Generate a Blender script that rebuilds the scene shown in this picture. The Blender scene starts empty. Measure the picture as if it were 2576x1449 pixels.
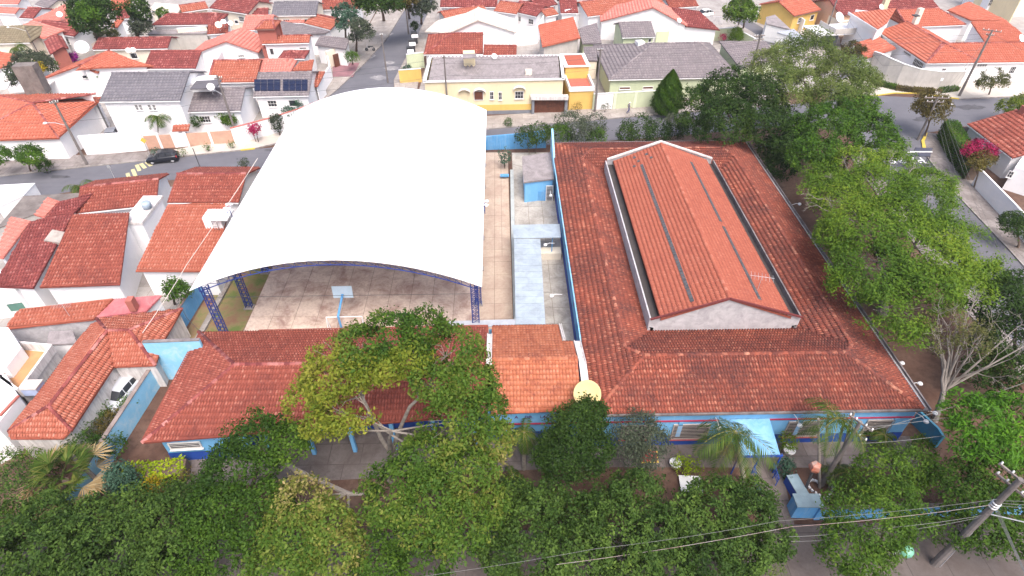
import bpy, math, random
import numpy as np
from mathutils import Vector
R = math.radians
sc = bpy.context.scene
# ---------------------------------------------------------------- camera
CAM_H, FPX, PITCH, YAW = 39.0, 1500.0, R(40.9), R(1.2)
cam_d = bpy.data.cameras.new('camera'); cam = bpy.data.objects.new('camera', cam_d)
sc.collection.objects.link(cam); sc.camera = cam
cam_d.sensor_width = 36.0; cam_d.lens = 36.0*FPX/2576.0
cam_d.clip_start = 0.5; cam_d.clip_end = 6000
cam.location = (0, 0, CAM_H); cam.rotation_euler = (R(90)-PITCH, 0, -YAW)
# ---------------------------------------------------------------- world, sun, exposure
SUN_EL, SUN_AZ = R(60), R(162)          # soft light from behind the camera, a little from the right
world = bpy.data.worlds.new('World'); sc.world = world; world.use_nodes = True
wn = world.node_tree.nodes; wl = world.node_tree.links
bg = wn['Background']; sky = wn.new('ShaderNodeTexSky'); sky.sky_type = 'NISHITA'
sky.sun_disc = False; sky.sun_elevation = SUN_EL; sky.sun_rotation = SUN_AZ
sky.air_density = 1.0; sky.dust_density = 6.0; sky.ozone_density = 1.0
wl.new(sky.outputs[0], bg.inputs[0]); bg.inputs[1].default_value = 0.15
sun_d = bpy.data.lights.new('sun', 'SUN'); sun = bpy.data.objects.new('sun', sun_d)
sc.collection.objects.link(sun); sun_d.energy = 1.3; sun_d.angle = R(32); sun_d.color = (1.0, 0.985, 0.985)
sv = Vector((math.sin(SUN_AZ)*math.cos(SUN_EL), math.cos(SUN_AZ)*math.cos(SUN_EL), math.sin(SUN_EL)))
sun.rotation_euler = sv.to_track_quat('Z', 'Y').to_euler(); sun.location = (0, 0, 120)
sc.view_settings.view_transform = 'Standard'; sc.view_settings.look = 'None'
sc.view_settings.exposure = 1.0; sc.view_settings.gamma = 1.0
sc.view_settings.use_curve_mapping = False
sc.cycles.max_bounces = 6; sc.cycles.diffuse_bounces = 3; sc.cycles.transparent_max_bounces = 8
# ---------------------------------------------------------------- from a direction seen in the survey photo to a place at a known height
_fw = np.array([math.sin(YAW)*math.cos(PITCH), math.cos(YAW)*math.cos(PITCH), -math.sin(PITCH)])
_rt = np.array([math.cos(YAW), -math.sin(YAW), 0.0]); _up = np.cross(_rt, _fw)
OFF = [0.0, 0.0, 1.0]
def sheet(c, r): OFF[0], OFF[1], OFF[2] = c*644.0, r*362.2, 0.25
def full(): OFF[0], OFF[1], OFF[2] = 0.0, 0.0, 1.0
def ray(x, y):
    x = OFF[0]+x*OFF[2]; y = OFF[1]+y*OFF[2]
    return _fw*FPX + _rt*(x-1288.0) + _up*(724.5-y)
C0 = np.array([0, 0, CAM_H])
def P(x, y, z=0.0):
    d = ray(x, y); return C0 + d*((z-CAM_H)/d[2])
def onplane(x, y, p, n):
    d = ray(x, y); return C0 + d*(np.dot(np.asarray(p)-C0, n)/np.dot(d, n))
def mpp(p): return float(np.dot(np.asarray(p)-C0, _fw))/FPX      # metres per survey pixel at p
rng = np.random.default_rng(7)
# ---------------------------------------------------------------- materials
MATS = {}
def nt(name):
    m = bpy.data.materials.new(name); m.use_nodes = True; t = m.node_tree
    return m, t.nodes, t.links, t.nodes['Principled BSDF']
def mixc(n, l, fac, a, b, mode='MIX'):
    x = n.new('ShaderNodeMix'); x.data_type = 'RGBA'; x.blend_type = mode
    for sock, v in ((x.inputs[0], fac), (x.inputs[6], a), (x.inputs[7], b)):
        if hasattr(v, 'is_output'): l.new(v, sock)
        elif isinstance(v, (int, float)): sock.default_value = v
        else: sock.default_value = (*v[:3], 1)
    return x.outputs[2]
def noise(n, l, scale, detail=4, rough=0.6, vec=None, dist=0.0):
    x = n.new('ShaderNodeTexNoise'); x.inputs['Scale'].default_value = scale
    x.inputs['Detail'].default_value = detail; x.inputs['Roughness'].default_value = rough
    x.inputs['Distortion'].default_value = dist
    if vec is not None: l.new(vec, x.inputs['Vector'])
    return x.outputs[0]
def ramp(n, l, fac, stops, interp='LINEAR'):
    x = n.new('ShaderNodeValToRGB'); cr = x.color_ramp; cr.interpolation = interp
    while len(cr.elements) > 1: cr.elements.remove(cr.elements[-1])
    for i, (p, c) in enumerate(stops):
        e = cr.elements[0] if i == 0 else cr.elements.new(p)
        e.position = p; c = (c, c, c) if isinstance(c, (int, float)) else c; e.color = (*c[:3], 1)
    l.new(fac, x.inputs[0]); return x.outputs[0]
def geo(n): return n.new('ShaderNodeNewGeometry').outputs['Position']
def bump(n, l, h, bs, strength=0.3, dist=0.02):
    b = n.new('ShaderNodeBump'); b.inputs['Strength'].default_value = strength; b.inputs['Distance'].default_value = dist
    l.new(h, b.inputs['Height']); l.new(b.outputs[0], bs.inputs['Normal'])
def plain(name, col, rough=0.75, var=0.12, scale=1.2, stain=None, amount=0.35, metal=0.0, streak=False, spec=None):
    """painted or mineral surface: base colour, soft mottling, optional stains with their own shape"""
    if name in MATS: return MATS[name]
    m, n, l, b = nt(name); pos = geo(n)
    f = noise(n, l, scale, 5, 0.65, pos)
    lo = tuple(c*(1-var*1.6) for c in col); hi = tuple(min(1, c*(1+var*0.6)) for c in col)
    c = ramp(n, l, f, [(0.3, lo), (0.7, hi)])
    if stain is not None:
        v = pos
        if streak:
            mp = n.new('ShaderNodeMapping'); mp.inputs['Scale'].default_value = (1.6, 1.6, 0.22); l.new(pos, mp.inputs[0]); v = mp.outputs[0]
        s = noise(n, l, 0.9 if not streak else 1.4, 7, 0.72, v, 0.6)
        k = ramp(n, l, s, [(0.60-amount*0.45, 0.0), (0.74-amount*0.25, min(1.0, amount*1.7))])
        c = mixc(n, l, k, c, stain)
    l.new(c, b.inputs['Base Color']); b.inputs['Roughness'].default_value = rough; b.inputs['Metallic'].default_value = metal
    if spec is not None: b.inputs['Specular IOR Level'].default_value = spec
    bump(n, l, noise(n, l, 14, 4, 0.6, pos), b, 0.12, 0.01)
    MATS[name] = m; return m
def attr(n, name):
    a = n.new('ShaderNodeAttribute'); a.attribute_name = name; return a.outputs['Fac']
ROOF_GAIN = dict(old_clay_tiles=(0.96, 1.0, 0.95), newer_clay_tiles=(0.70, 0.74, 0.74), orange_flat_tiles=(0.84, 0.84, 0.88), red_clay_tiles=(0.80, 0.78, 0.78), dark_red_tiles=(0.92, 0.92, 1.02), orange_clay_tiles=(0.84, 0.84, 0.90), salmon_tiles=(0.96, 0.98, 1.05), pale_orange_tiles=(0.70, 0.70, 0.68))
def tilemat(name, cols, lichen=(0.06, 0.03, 0.03), amount=0.4, lscale=0.35, rough=0.85, grime=0.3):
    """clay tiles: every tile its own shade (attribute), dark lichen in patches, fine grain"""
    if name in MATS: return MATS[name]
    if name in ROOF_GAIN: g_ = ROOF_GAIN[name]; cols = [tuple(a*b for a, b in zip(k, g_)) for k in cols]
    m, n, l, b = nt(name); pos = geo(n)
    c = ramp(n, l, attr(n, 'tint'), [(i/(len(cols)-1), k) for i, k in enumerate(cols)])
    s = noise(n, l, lscale, 8, 0.74, pos, 0.4)
    k = ramp(n, l, s, [(0.66-amount*0.4, 0.0), (0.80-amount*0.3, min(1.0, 0.35+amount))])
    g = noise(n, l, 5.0, 6, 0.7, pos)
    k2 = ramp(n, l, g, [(0.42, 0.0), (0.72, grime)])
    c = mixc(n, l, k2, c, lichen); kk = n.new('ShaderNodeMath'); kk.operation = 'MULTIPLY'
    l.new(k, kk.inputs[0]); l.new(ramp(n, l, g, [(0.35, 0.25), (0.6, 1.0)]), kk.inputs[1])
    c = mixc(n, l, kk.outputs[0], c, lichen)
    l.new(c, b.inputs['Base Color']); b.inputs['Roughness'].default_value = rough; b.inputs['Specular IOR Level'].default_value = 0.25
    MATS[name] = m; return m
def leafmat(name, cols, rough=0.55, trans=0.3):
    if name in MATS: return MATS[name]
    m, n, l, b = nt(name)
    c = ramp(n, l, attr(n, 'tint'), [(i/(len(cols)-1), k) for i, k in enumerate(cols)])
    l.new(c, b.inputs['Base Color']); b.inputs['Roughness'].default_value = rough; b.inputs['Specular IOR Level'].default_value = 0.12
    tr = n.new('ShaderNodeBsdfTranslucent'); l.new(c, tr.inputs[0])
    mx = n.new('ShaderNodeMixShader'); mx.inputs[0].default_value = trans
    l.new(b.outputs[0], mx.inputs[1]); l.new(tr.outputs[0], mx.inputs[2])
    l.new(mx.outputs[0], n['Material Output'].inputs[0]); MATS[name] = m; return m
# ---------------------------------------------------------------- objects
COL = sc.collection
def tag(o, label=None, cat=None, group=None, kind=None):
    if label: o['label'] = label
    if cat: o['category'] = cat
    if group: o['group'] = group
    if kind: o['kind'] = kind
    return o
def rootloc(o):
    p = np.zeros(3)
    while o is not None: p += np.array(o.location[:]); o = o.parent
    return p
def thing(name, label, cat, loc, group=None):
    o = bpy.data.objects.new(name, None); o.empty_display_size = 0.3; COL.objects.link(o); o.location = tuple(map(float, loc))
    return tag(o, label, cat, group)
def link(name, me, m, parent=None, kind=None):
    o = bpy.data.objects.new(name, me); COL.objects.link(o)
    if m is not None and not me.materials: me.materials.append(m)
    if parent is not None: o.parent = parent
    if kind: o['kind'] = kind
    return o
def quadmesh(name, V, Q, tint=None, base=None, smooth=False):
    V = np.asarray(V, np.float32).reshape(-1, 3); Q = np.asarray(Q, np.int32).reshape(-1, 4)
    if base is not None: V = V - np.asarray(base, np.float32)
    me = bpy.data.meshes.new(name); me.vertices.add(len(V)); me.vertices.foreach_set('co', V.ravel())
    me.loops.add(Q.size); me.loops.foreach_set('vertex_index', Q.ravel())
    me.polygons.add(len(Q)); me.polygons.foreach_set('loop_start', np.arange(0, Q.size, 4, dtype=np.int32))
    if smooth: me.polygons.foreach_set('use_smooth', np.ones(len(Q), bool))
    if tint is not None:
        a = me.attributes.new('tint', 'FLOAT', 'FACE'); a.data.foreach_set('value', np.asarray(tint, np.float32))
    me.update(calc_edges=True); me.validate(); return me
class MB:
    """collects boxes, prisms, tubes; build() links them as one mesh object"""
    def __init__(s): s.v = []; s.f = []
    def add(s, V, F):
        k = len(s.v); s.v += [tuple(map(float, p)) for p in V]; s.f += [tuple(i+k for i in q) for q in F]; return s
    def frame(s, c, u, w, h, su, sw, sh):   # oriented box, centre c
        c = np.asarray(c, float); V = []
        for a in (-1, 1):
            for b in (-1, 1):
                for d in (-1, 1): V.append(c + u*a*su/2 + w*b*sw/2 + h*d*sh/2)
        return s.add(V, [(0, 1, 3, 2), (4, 6, 7, 5), (0, 4, 5, 1), (2, 3, 7, 6), (0, 2, 6, 4), (1, 5, 7, 3)])
    def box(s, x0, x1, y0, y1, z0, z1):
        return s.frame(((x0+x1)/2, (y0+y1)/2, (z0+z1)/2), np.array([1., 0, 0]), np.array([0, 1., 0]), np.array([0, 0, 1.]), x1-x0, y1-y0, z1-z0)
    def prism(s, pts, z0, z1):             # footprint pts (xy), z1 number or list
        n = len(pts); zz = [z1]*n if np.isscalar(z1) else z1
        a = sum(pts[i][0]*pts[(i+1) % n][1]-pts[(i+1) % n][0]*pts[i][1] for i in range(n))
        if a < 0: pts = pts[::-1]; zz = list(zz)[::-1]
        V = [(p[0], p[1], z0) for p in pts]+[(p[0], p[1], z) for p, z in zip(pts, zz)]
        return s.add(V, [tuple(range(n))[::-1], tuple(range(n, 2*n))]+[(i, (i+1) % n, n+(i+1) % n, n+i) for i in range(n)])
    def slab(s, pts, t):                   # any planar polygon thickened downward by t
        n = len(pts); V = [tuple(p) for p in pts]+[(p[0], p[1], p[2]-t) for p in pts]
        a = sum(pts[i][0]*pts[(i+1) % n][1]-pts[(i+1) % n][0]*pts[i][1] for i in range(n))
        F = [tuple(range(n)), tuple(range(n, 2*n))[::-1]]+[(i, n+i, n+(i+1) % n, (i+1) % n) for i in range(n)]
        return s.add(V, F if a > 0 else [q[::-1] for q in F])
    def tube(s, pts, rad, k=8, caps=True):
        pts = [np.asarray(p, float) for p in pts]; rr = [rad]*len(pts) if np.isscalar(rad) else rad; V = []; F = []
        a = None
        for i, p in enumerate(pts):
            d = pts[min(i+1, len(pts)-1)]-pts[max(i-1, 0)]; d /= (np.linalg.norm(d)+1e-9)
            if a is None:
                a = np.cross(d, [0, 0, 1.]) if abs(d[2]) < 0.95 else np.cross(d, [1., 0, 0])
            a = a-d*np.dot(a, d); a /= np.linalg.norm(a)+1e-9; b = np.cross(d, a)
            V += [p+rr[i]*(a*math.cos(t)+b*math.sin(t)) for t in np.linspace(0, 2*math.pi, k, endpoint=False)]
        for i in range(len(pts)-1):
            for j in range(k): F.append((i*k+j, i*k+(j+1) % k, (i+1)*k+(j+1) % k, (i+1)*k+j))
        if caps: F += [tuple(range(k))[::-1], tuple(range((len(pts)-1)*k, len(pts)*k))]
        return s.add(V, F)
    def lathe(s, c, prof, k=16, axis=(0, 0, 1.)):
        ax = np.asarray(axis, float); ax /= np.linalg.norm(ax)
        a = np.cross(ax, [0, 0, 1.]) if abs(ax[2]) < 0.95 else np.array([1., 0, 0]); a /= np.linalg.norm(a); b = np.cross(ax, a)
        V = []; F = []; c = np.asarray(c, float)
        for r, z in prof: V += [c+ax*z+r*(a*math.cos(t)+b*math.sin(t)) for t in np.linspace(0, 2*math.pi, k, endpoint=False)]
        for i in range(len(prof)-1):
            for j in range(k): F.append((i*k+j, i*k+(j+1) % k, (i+1)*k+(j+1) % k, (i+1)*k+j))
        F.append(tuple(range(k))[::-1]); F.append(tuple(range((len(prof)-1)*k, len(prof)*k)))
        return s.add(V, F)
    def mesh(s, name, base=(0, 0, 0), smooth=False):
        me = bpy.data.meshes.new(name); b = np.asarray(base, float)
        me.from_pydata([tuple(np.asarray(p)-b) for p in s.v], [], s.f); me.update()
        if smooth: me.polygons.foreach_set('use_smooth', [True]*len(me.polygons)); me.update()
        return me
    def build(s, name, m, parent=None, kind=None, smooth=False):
        base = rootloc(parent) if parent is not None else (np.mean(np.array(s.v), axis=0)*[1, 1, 0]+[0, 0, np.array(s.v)[:, 2].min()])
        o = link(name, s.mesh(name, base, smooth), m, parent, kind)
        if parent is None: o.location = tuple(base)
        return o
def copy_tree(o, parent=None):
    c = o.copy(); COL.objects.link(c); c.parent = parent
    for ch in o.children: copy_tree(ch, c)
    return c
def nrm(v): v = np.asarray(v, float); return v/(np.linalg.norm(v)+1e-12)
Zup = np.array([0, 0, 1.0])
# ---------------------------------------------------------------- roof coverings
def plane_of(pts):
    pts = np.asarray(pts, float); c = pts.mean(0); n = np.linalg.svd(pts-c)[2][2]
    if n[2] < 0: n = -n
    return c, n
def face_frame(pts):
    c, n = plane_of(pts); u = np.cross(Zup, n)
    u = nrm(pts[1]-pts[0]) if np.linalg.norm(u) < 1e-3 else nrm(u)
    s = np.cross(n, u)
    if s[2] < 0: s = -s; u = -u
    q = np.array([[(p-c) @ u, (p-c) @ s] for p in np.asarray(pts, float)]); return c, u, s, n, q
def span(q, sv):
    """u-range of polygon q at heights sv (vectorised)"""
    sv = np.asarray(sv, float); lo = np.full(sv.shape, 1e9); hi = np.full(sv.shape, -1e9); n = len(q)
    for i in range(n):
        (u0, s0), (u1, s1) = q[i], q[(i+1) % n]
        if abs(s1-s0) < 1e-6: continue
        t = (sv-s0)/(s1-s0); ok = (t >= -1e-9) & (t <= 1+1e-9); u = u0+(u1-u0)*t
        lo = np.where(ok, np.minimum(lo, u), lo); hi = np.where(ok, np.maximum(hi, u), hi)
    return lo, hi
TILE_Q = np.array([[0, 1, 5, 4], [1, 2, 6, 5], [2, 3, 7, 6], [4, 5, 9, 8], [5, 6, 10, 9], [6, 7, 11, 10], [3, 2, 1, 0]])
def tile_arrays(pts, pw=0.21, pl=0.38, hgt=0.06, lift=0.075, holes=(), jit=0.012, tintf=None, wid=0.74, wear=0.45):
    c, u, s, n, q = face_frame(pts); s0, s1 = q[:, 1].min(), q[:, 1].max()
    rows = np.arange(s0, s1-0.02, pl); cols = np.arange(q[:, 0].min(), q[:, 0].max()+pw, pw)
    A, B = np.meshgrid(rows, cols, indexing='ij'); A = A.ravel(); B = B.ravel()
    lo, hi = span(q, np.clip(A+pl*0.4, s0+1e-4, s1-1e-4)); ok = (B > lo+0.02) & (B < hi-0.02)
    A, B = A[ok], B[ok]; N = len(A)
    if N == 0: return np.zeros((0, 3)), np.zeros((0, 4), int), np.zeros(0), None
    ph = np.array([0, math.pi/3, 2*math.pi/3, math.pi]); cx = -np.cos(ph)*0.5; ch = np.sin(ph)*1.15
    r = rng.random((N, 4)); j = (r[:, :2]-0.5)*2*jit; V = np.zeros((N, 12, 3)); fr_ = (0.0, wear, 1.06)
    for k in range(3):
        f_ = fr_[k]; ss = np.clip(A + pl*f_ + j[:, 0], s0+1e-4, s1-1e-4)
        l2, h2 = span(q, ss); w = pw*wid*(1-0.17*f_)
        for i in range(4):
            uu = np.clip(B + cx[i]*w + j[:, 1], l2, h2)
            h = hgt*ch[i]*(1-0.15*f_) + lift*max(0.0, 1-f_) + 0.012
            V[:, k*4+i] = c + uu[:, None]*u + ss[:, None]*s + (h)*n
    base = (np.arange(N)*12)[:, None, None]
    Q = (base + TILE_Q[None]).reshape(-1, 4)
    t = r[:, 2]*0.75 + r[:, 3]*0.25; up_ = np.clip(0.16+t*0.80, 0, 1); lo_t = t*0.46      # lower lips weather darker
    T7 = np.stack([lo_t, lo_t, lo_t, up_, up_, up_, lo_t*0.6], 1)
    return V.reshape(-1, 3), Q, T7.ravel(), (A, B)
def pan_arrays(pts, pl=0.38, lift=0.055):
    c, u, s, n, q = face_frame(pts); s0, s1 = q[:, 1].min(), q[:, 1].max(); V = []; Q = []
    for a in np.arange(s0, s1-0.02, pl):
        b = min(a+pl*1.02, s1-1e-4); (l0, l1), (h0, h1) = span(q, [max(a, s0+1e-4), b])
        k = len(V); V += [c+u*l0+s*a+n*lift, c+u*h0+s*a+n*lift, c+u*h1+s*b, c+u*l1+s*b]; Q.append((k, k+1, k+2, k+3))
    return np.array(V), np.array(Q)
def cap_arrays(segs, w=0.30, pl=0.40, hgt=0.13):
    """rounded ridge and hip tiles laid along each segment (p, q)"""
    VV = []; QQ = []; TT = []; k = 0
    ph = np.array([0, math.pi/3, 2*math.pi/3, math.pi]); T = np.array([[0, 1, 5, 4], [1, 2, 6, 5], [2, 3, 7, 6], [3, 2, 1, 0]])
    for p, q in segs:
        p = np.asarray(p, float); q = np.asarray(q, float); L = np.linalg.norm(q-p)
        if L < 0.2: continue
        d = (q-p)/L; sd = nrm(np.cross(d, Zup)); up = np.cross(sd, d)
        for a in np.arange(0, L, pl):
            V = np.zeros((8, 3)); jj = (rng.random(3)-0.5)*0.03
            for e in range(2):
                ww = w*(1.0 if e == 0 else 0.86)
                for i in range(4):
                    V[e*4+i] = p+d*min(L, a+e*pl*1.08)+sd*(-math.cos(ph[i])*ww/2+jj[0])+up*(math.sin(ph[i])*hgt*(1.15 if e == 0 else 0.95)+0.02+jj[1]+(0.02 if e == 0 else 0))
            VV.append(V); QQ.append(T+k); k += 8; TT += [rng.random()]*4
    if not VV: return None
    return np.concatenate(VV), np.concatenate(QQ), np.array(TT)
def corr_arrays(pts, pitch=0.18, amp=0.028):
    """corrugated sheet: ridges running up the slope"""
    c, u, s, n, q = face_frame(pts); V = []; Q = []
    # clip slope range per u: swap axes
    qs = q[:, ::-1]; us = np.arange(q[:, 0].min()+1e-3, q[:, 0].max(), pitch/2); lo, hi = span(qs, us)
    for i, uu in enumerate(us):
        h = amp*(1 if i % 2 else -1)+amp; V += [c+u*uu+s*lo[i]+n*h, c+u*uu+s*hi[i]+n*h]
        if i: k = 2*i; Q.append((k-2, k, k+1, k-1))
    return np.array(V), np.array(Q)
# ---------------------------------------------------------------- colours of the place
TILE = dict(
 school=tilemat('old_clay_tiles', [(0.17, 0.045, 0.033), (0.27, 0.068, 0.046), (0.35, 0.092, 0.058), (0.56, 0.24, 0.165)], (0.085, 0.034, 0.032), 0.62, 0.30, grime=0.45),
 hall=tilemat('newer_clay_tiles', [(0.40, 0.105, 0.068), (0.47, 0.128, 0.082), (0.51, 0.15, 0.095), (0.57, 0.20, 0.14)], (0.22, 0.062, 0.048), 0.32, 0.3, grime=0.3),
 link=tilemat('orange_flat_tiles', [(0.38, 0.105, 0.05), (0.50, 0.165, 0.08), (0.58, 0.215, 0.115), (0.66, 0.29, 0.17)], (0.15, 0.042, 0.036), 0.42, 0.6, grime=0.5),
 red=tilemat('red_clay_tiles', [(0.25, 0.066, 0.048), (0.35, 0.095, 0.066), (0.43, 0.13, 0.092), (0.60, 0.28, 0.21)], (0.12, 0.036, 0.034), 0.42, 0.3, grime=0.45),
 dark=tilemat('dark_red_tiles', [(0.17, 0.042, 0.038), (0.25, 0.062, 0.052), (0.33, 0.088, 0.07), (0.52, 0.23, 0.185)], (0.11, 0.03, 0.03), 0.45, 0.4),
 orange=tilemat('orange_clay_tiles', [(0.44, 0.12, 0.07), (0.53, 0.155, 0.092), (0.58, 0.19, 0.118), (0.64, 0.26, 0.175)], (0.26, 0.07, 0.05), 0.28, 0.3, grime=0.3),
 salmon=tilemat('salmon_tiles', [(0.48, 0.16, 0.12), (0.55, 0.19, 0.145), (0.59, 0.22, 0.17), (0.64, 0.28, 0.22)], (0.32, 0.08, 0.065), 0.20, 0.3, grime=0.2),
 light=tilemat('pale_orange_tiles', [(0.42, 0.12, 0.078), (0.52, 0.165, 0.11), (0.59, 0.225, 0.16), (0.68, 0.35, 0.27)], (0.26, 0.06, 0.045), 0.28, 0.4),
 grey=tilemat('grey_concrete_tiles', [(0.15, 0.13, 0.14), (0.19, 0.165, 0.175), (0.225, 0.195, 0.20), (0.27, 0.235, 0.24)], (0.09, 0.075, 0.08), 0.2, 0.3, grime=0.25),
 slate=tilemat('slate_grey_tiles', [(0.12, 0.115, 0.13), (0.15, 0.14, 0.16), (0.18, 0.168, 0.185), (0.21, 0.195, 0.21)], (0.07, 0.06, 0.07), 0.2, 0.3, grime=0.25),
 olive=tilemat('olive_brown_tiles', [(0.16, 0.13, 0.085), (0.20, 0.165, 0.11), (0.24, 0.20, 0.13), (0.28, 0.235, 0.16)], (0.09, 0.07, 0.05), 0.25, 0.3),
 cream=tilemat('pale_cream_tiles', [(0.55, 0.49, 0.44), (0.60, 0.53, 0.48), (0.64, 0.57, 0.52), (0.68, 0.60, 0.55)], (0.40, 0.34, 0.31), 0.2, 0.3, grime=0.2),
)
SHEET = dict(
 fibre=plain('fibre_cement_sheet', (0.30, 0.265, 0.27), 0.9, 0.15, 1.0, (0.13, 0.115, 0.115), 0.35),
 pinkmetal=plain('rose_metal_sheet', (0.47, 0.13, 0.14), 0.5, 0.12, 0.6, (0.60, 0.26, 0.25), 0.3),
 bluemetal=plain('pale_blue_metal_sheet', (0.36, 0.42, 0.48), 0.5, 0.1, 0.8, (0.22, 0.25, 0.28), 0.35),
 greymetal=plain('light_grey_metal_sheet', (0.40, 0.42, 0.47), 0.5, 0.12, 0.8, (0.26, 0.26, 0.28), 0.3),
 concrete=plain('weathered_slab', (0.22, 0.19, 0.175), 0.9, 0.2, 0.8, (0.10, 0.08, 0.075), 0.45),
)
W = dict(
 white=plain('white_wall', (0.84, 0.83, 0.84), 0.8, 0.03, 0.7, (0.58, 0.55, 0.54), 0.10, streak=True),
 cream=plain('cream_wall', (0.78, 0.70, 0.58), 0.85, 0.05, 0.7, (0.48, 0.41, 0.33), 0.16, streak=True),
 yellow=plain('pale_yellow_wall', (0.74, 0.63, 0.42), 0.85, 0.05, 0.7, (0.50, 0.40, 0.27), 0.16, streak=True),
 ochre=plain('ochre_wall', (0.68, 0.45, 0.13), 0.85, 0.06, 0.7, (0.52, 0.33, 0.10), 0.16, streak=True),
 green=plain('pale_green_wall', (0.55, 0.60, 0.41), 0.85, 0.05, 0.7, (0.40, 0.44, 0.29), 0.18, streak=True),
 grey=plain('grey_rendered_wall', (0.50, 0.47, 0.44), 0.9, 0.1, 0.9, (0.33, 0.30, 0.29), 0.25, streak=True),
 stained=plain('mildewed_wall', (0.52, 0.50, 0.51), 0.9, 0.12, 0.9, (0.26, 0.24, 0.26), 0.42),
 brick=plain('red_painted_wall', (0.40, 0.13, 0.10), 0.85, 0.08, 0.9, (0.22, 0.08, 0.07), 0.2),
 pink=plain('peach_wall', (0.66, 0.40, 0.27), 0.85, 0.06, 0.9, (0.42, 0.25, 0.18), 0.2),
 dirty=plain('grimy_white_wall', (0.70, 0.66, 0.64), 0.9, 0.07, 0.8, (0.30, 0.26, 0.25), 0.38, streak=True),
)
M_white = plain('white_paint', (0.80, 0.79, 0.80), 0.6, 0.03, 1.0)
M_frame = plain('window_frame', (0.72, 0.70, 0.69), 0.6, 0.04, 1.0)
M_glass = plain('dark_glass', (0.035, 0.038, 0.045), 0.12, 0.2, 0.6, spec=0.6)
M_wood = plain('brown_wood', (0.16, 0.055, 0.03), 0.6, 0.25, 3.0, (0.06, 0.02, 0.015), 0.4)
M_dark = plain('dark_metal', (0.05, 0.05, 0.055), 0.55, 0.1, 1.0)
M_concrete = plain('pole_concrete', (0.20, 0.175, 0.165), 0.9, 0.15, 2.0, (0.09, 0.075, 0.07), 0.35)
M_steel = plain('galvanised_steel', (0.50, 0.50, 0.52), 0.45, 0.08, 1.0, metal=0.4)
M_gutterline = plain('brown_gutter', (0.22, 0.12, 0.10), 0.8)
HOUSES = []
class House:
    def __init__(s, name, label, cat, wall='white', ov=0.35, group=None):
        s.name, s.label, s.cat, s.wall, s.ov, s.group = name, label, cat, wall, ov, group
        s.faces = []; s.front = []; s.extra = []; s.eaves = []; s.z0 = 0.0; s.root = None
        HOUSES.append(s)
    # ---- roof shapes; corners are survey directions at the eave height ze
    def F(s, e0, e1, r1, r0, ze, roof, kind='gg', k=0.36, back=1.0):
        E0, E1 = P(*e0, ze), P(*e1, ze); d = nrm((E1-E0)*[1, 1, 0]); nn = np.array([-d[1], d[0], 0]); L = np.linalg.norm((E1-E0)[:2])
        lo, hi = ze, ze+9
        for _ in range(40):
            z = (lo+hi)/2; D = float(np.mean([(P(*r0, z)-E0) @ nn, (P(*r1, z)-E0) @ nn]))
            if z-ze-k*D > 0: hi = z
            else: lo = z
        D = max(D, 0.8); z = ze+k*D
        a0, a1 = (P(*r0, z)-E0) @ d, (P(*r1, z)-E0) @ d
        if kind[0] == 'g': a0 = 0.0
        if kind[1] == 'g': a1 = L
        a0 = min(max(a0, 0), L*0.9); a1 = max(min(a1, L), a0+0.3)
        zz = np.array([0, 0, z-ze]); R0, R1 = E0+d*a0+nn*D+zz, E0+d*a1+nn*D+zz; B0, B1 = E0+nn*D*(1+back), E1+nn*D*(1+back)
        zb = np.array([0, 0, z-ze-k*D*back]); B0 = B0+zb; B1 = B1+zb
        fs = [[E0, E1, R1, R0], [B1, B0, R0, R1]]
        if kind[0] == 'h': fs.append([B0, E0, R0])
        if kind[1] == 'h': fs.append([E1, B1, R1])
        s.eaves.append((E0, E1, nn))
        s.faces += [(f, roof) for f in fs]; s.front.append((E0+nn*s.ov, -nn)); return s
    def V(s, e0, e1, a, b, ze, roof, k=0.36):
        E0, E1 = P(*e0, ze), P(*e1, ze); d = nrm((E1-E0)*[1, 1, 0]); L = np.linalg.norm((E1-E0)[:2]); nn = np.array([-d[1], d[0], 0])
        t = 0.5
        for _ in range(6): z = ze+k*L*max(t, 1-t)*1.0; t = min(max((P(*a, z)-E0) @ d/L, 0.15), 0.85)
        z = ze+k*L*0.5; A = P(*a, z); B = P(*b, z); dep = B-A; dep[2] = 0
        A = E0+d*L*t+np.array([0, 0, z-ze])
        s.faces += [([E0+dep, E0, A, A+dep], roof), ([E1, E1+dep, A+dep, A], roof)]
        s.front.append((E0+nn*s.ov, -nn)); return s
    def S(s, a, b, c, d, ze, roof, k=0.2):
        E0, E1 = P(*a, ze), P(*b, ze); dd = nrm((E1-E0)*[1, 1, 0]); nn = np.array([-dd[1], dd[0], 0])
        if k == 0: C, D = P(*c, ze), P(*d, ze)
        else:
            lo, hi = (ze, ze+8) if k > 0 else (max(0.5, ze-6), ze)
            for _ in range(40):
                z = (lo+hi)/2; dist = float(np.mean([(P(*c, z)-E0) @ nn, (P(*d, z)-E0) @ nn])); g = z-ze-k*dist
                if g > 0: hi = z
                else: lo = z
            C, D = P(*c, z), P(*d, z)
        s.faces.append(([E0, E1, C, D], roof)); s.front.append((E0+nn*s.ov, -nn)); return s
    def poly(s, pts, roof):
        s.faces.append(([P(*p) for p in pts], roof)); return s
    def raw(s, pts, roof):
        s.faces.append(([np.asarray(p, float) for p in pts], roof)); return s
    # ---- a wall opening seen on front i between two survey corners
    def win(s, i, x0, y0, x1, y1, kind='bars', m=None):
        o = OFF[:]; s.extra.append((i, x0, y0, x1, y1, kind, m, o)); return s
    def wallplane(s, p, q, z=0.0):
        A, B = P(*p, z), P(*q, z); d = nrm((B-A)*[1, 1, 0]); nn = np.array([-d[1], d[0], 0])
        if nn[1] < 0: nn = -nn
        s.front.append((A, -nn)); return s
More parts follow.
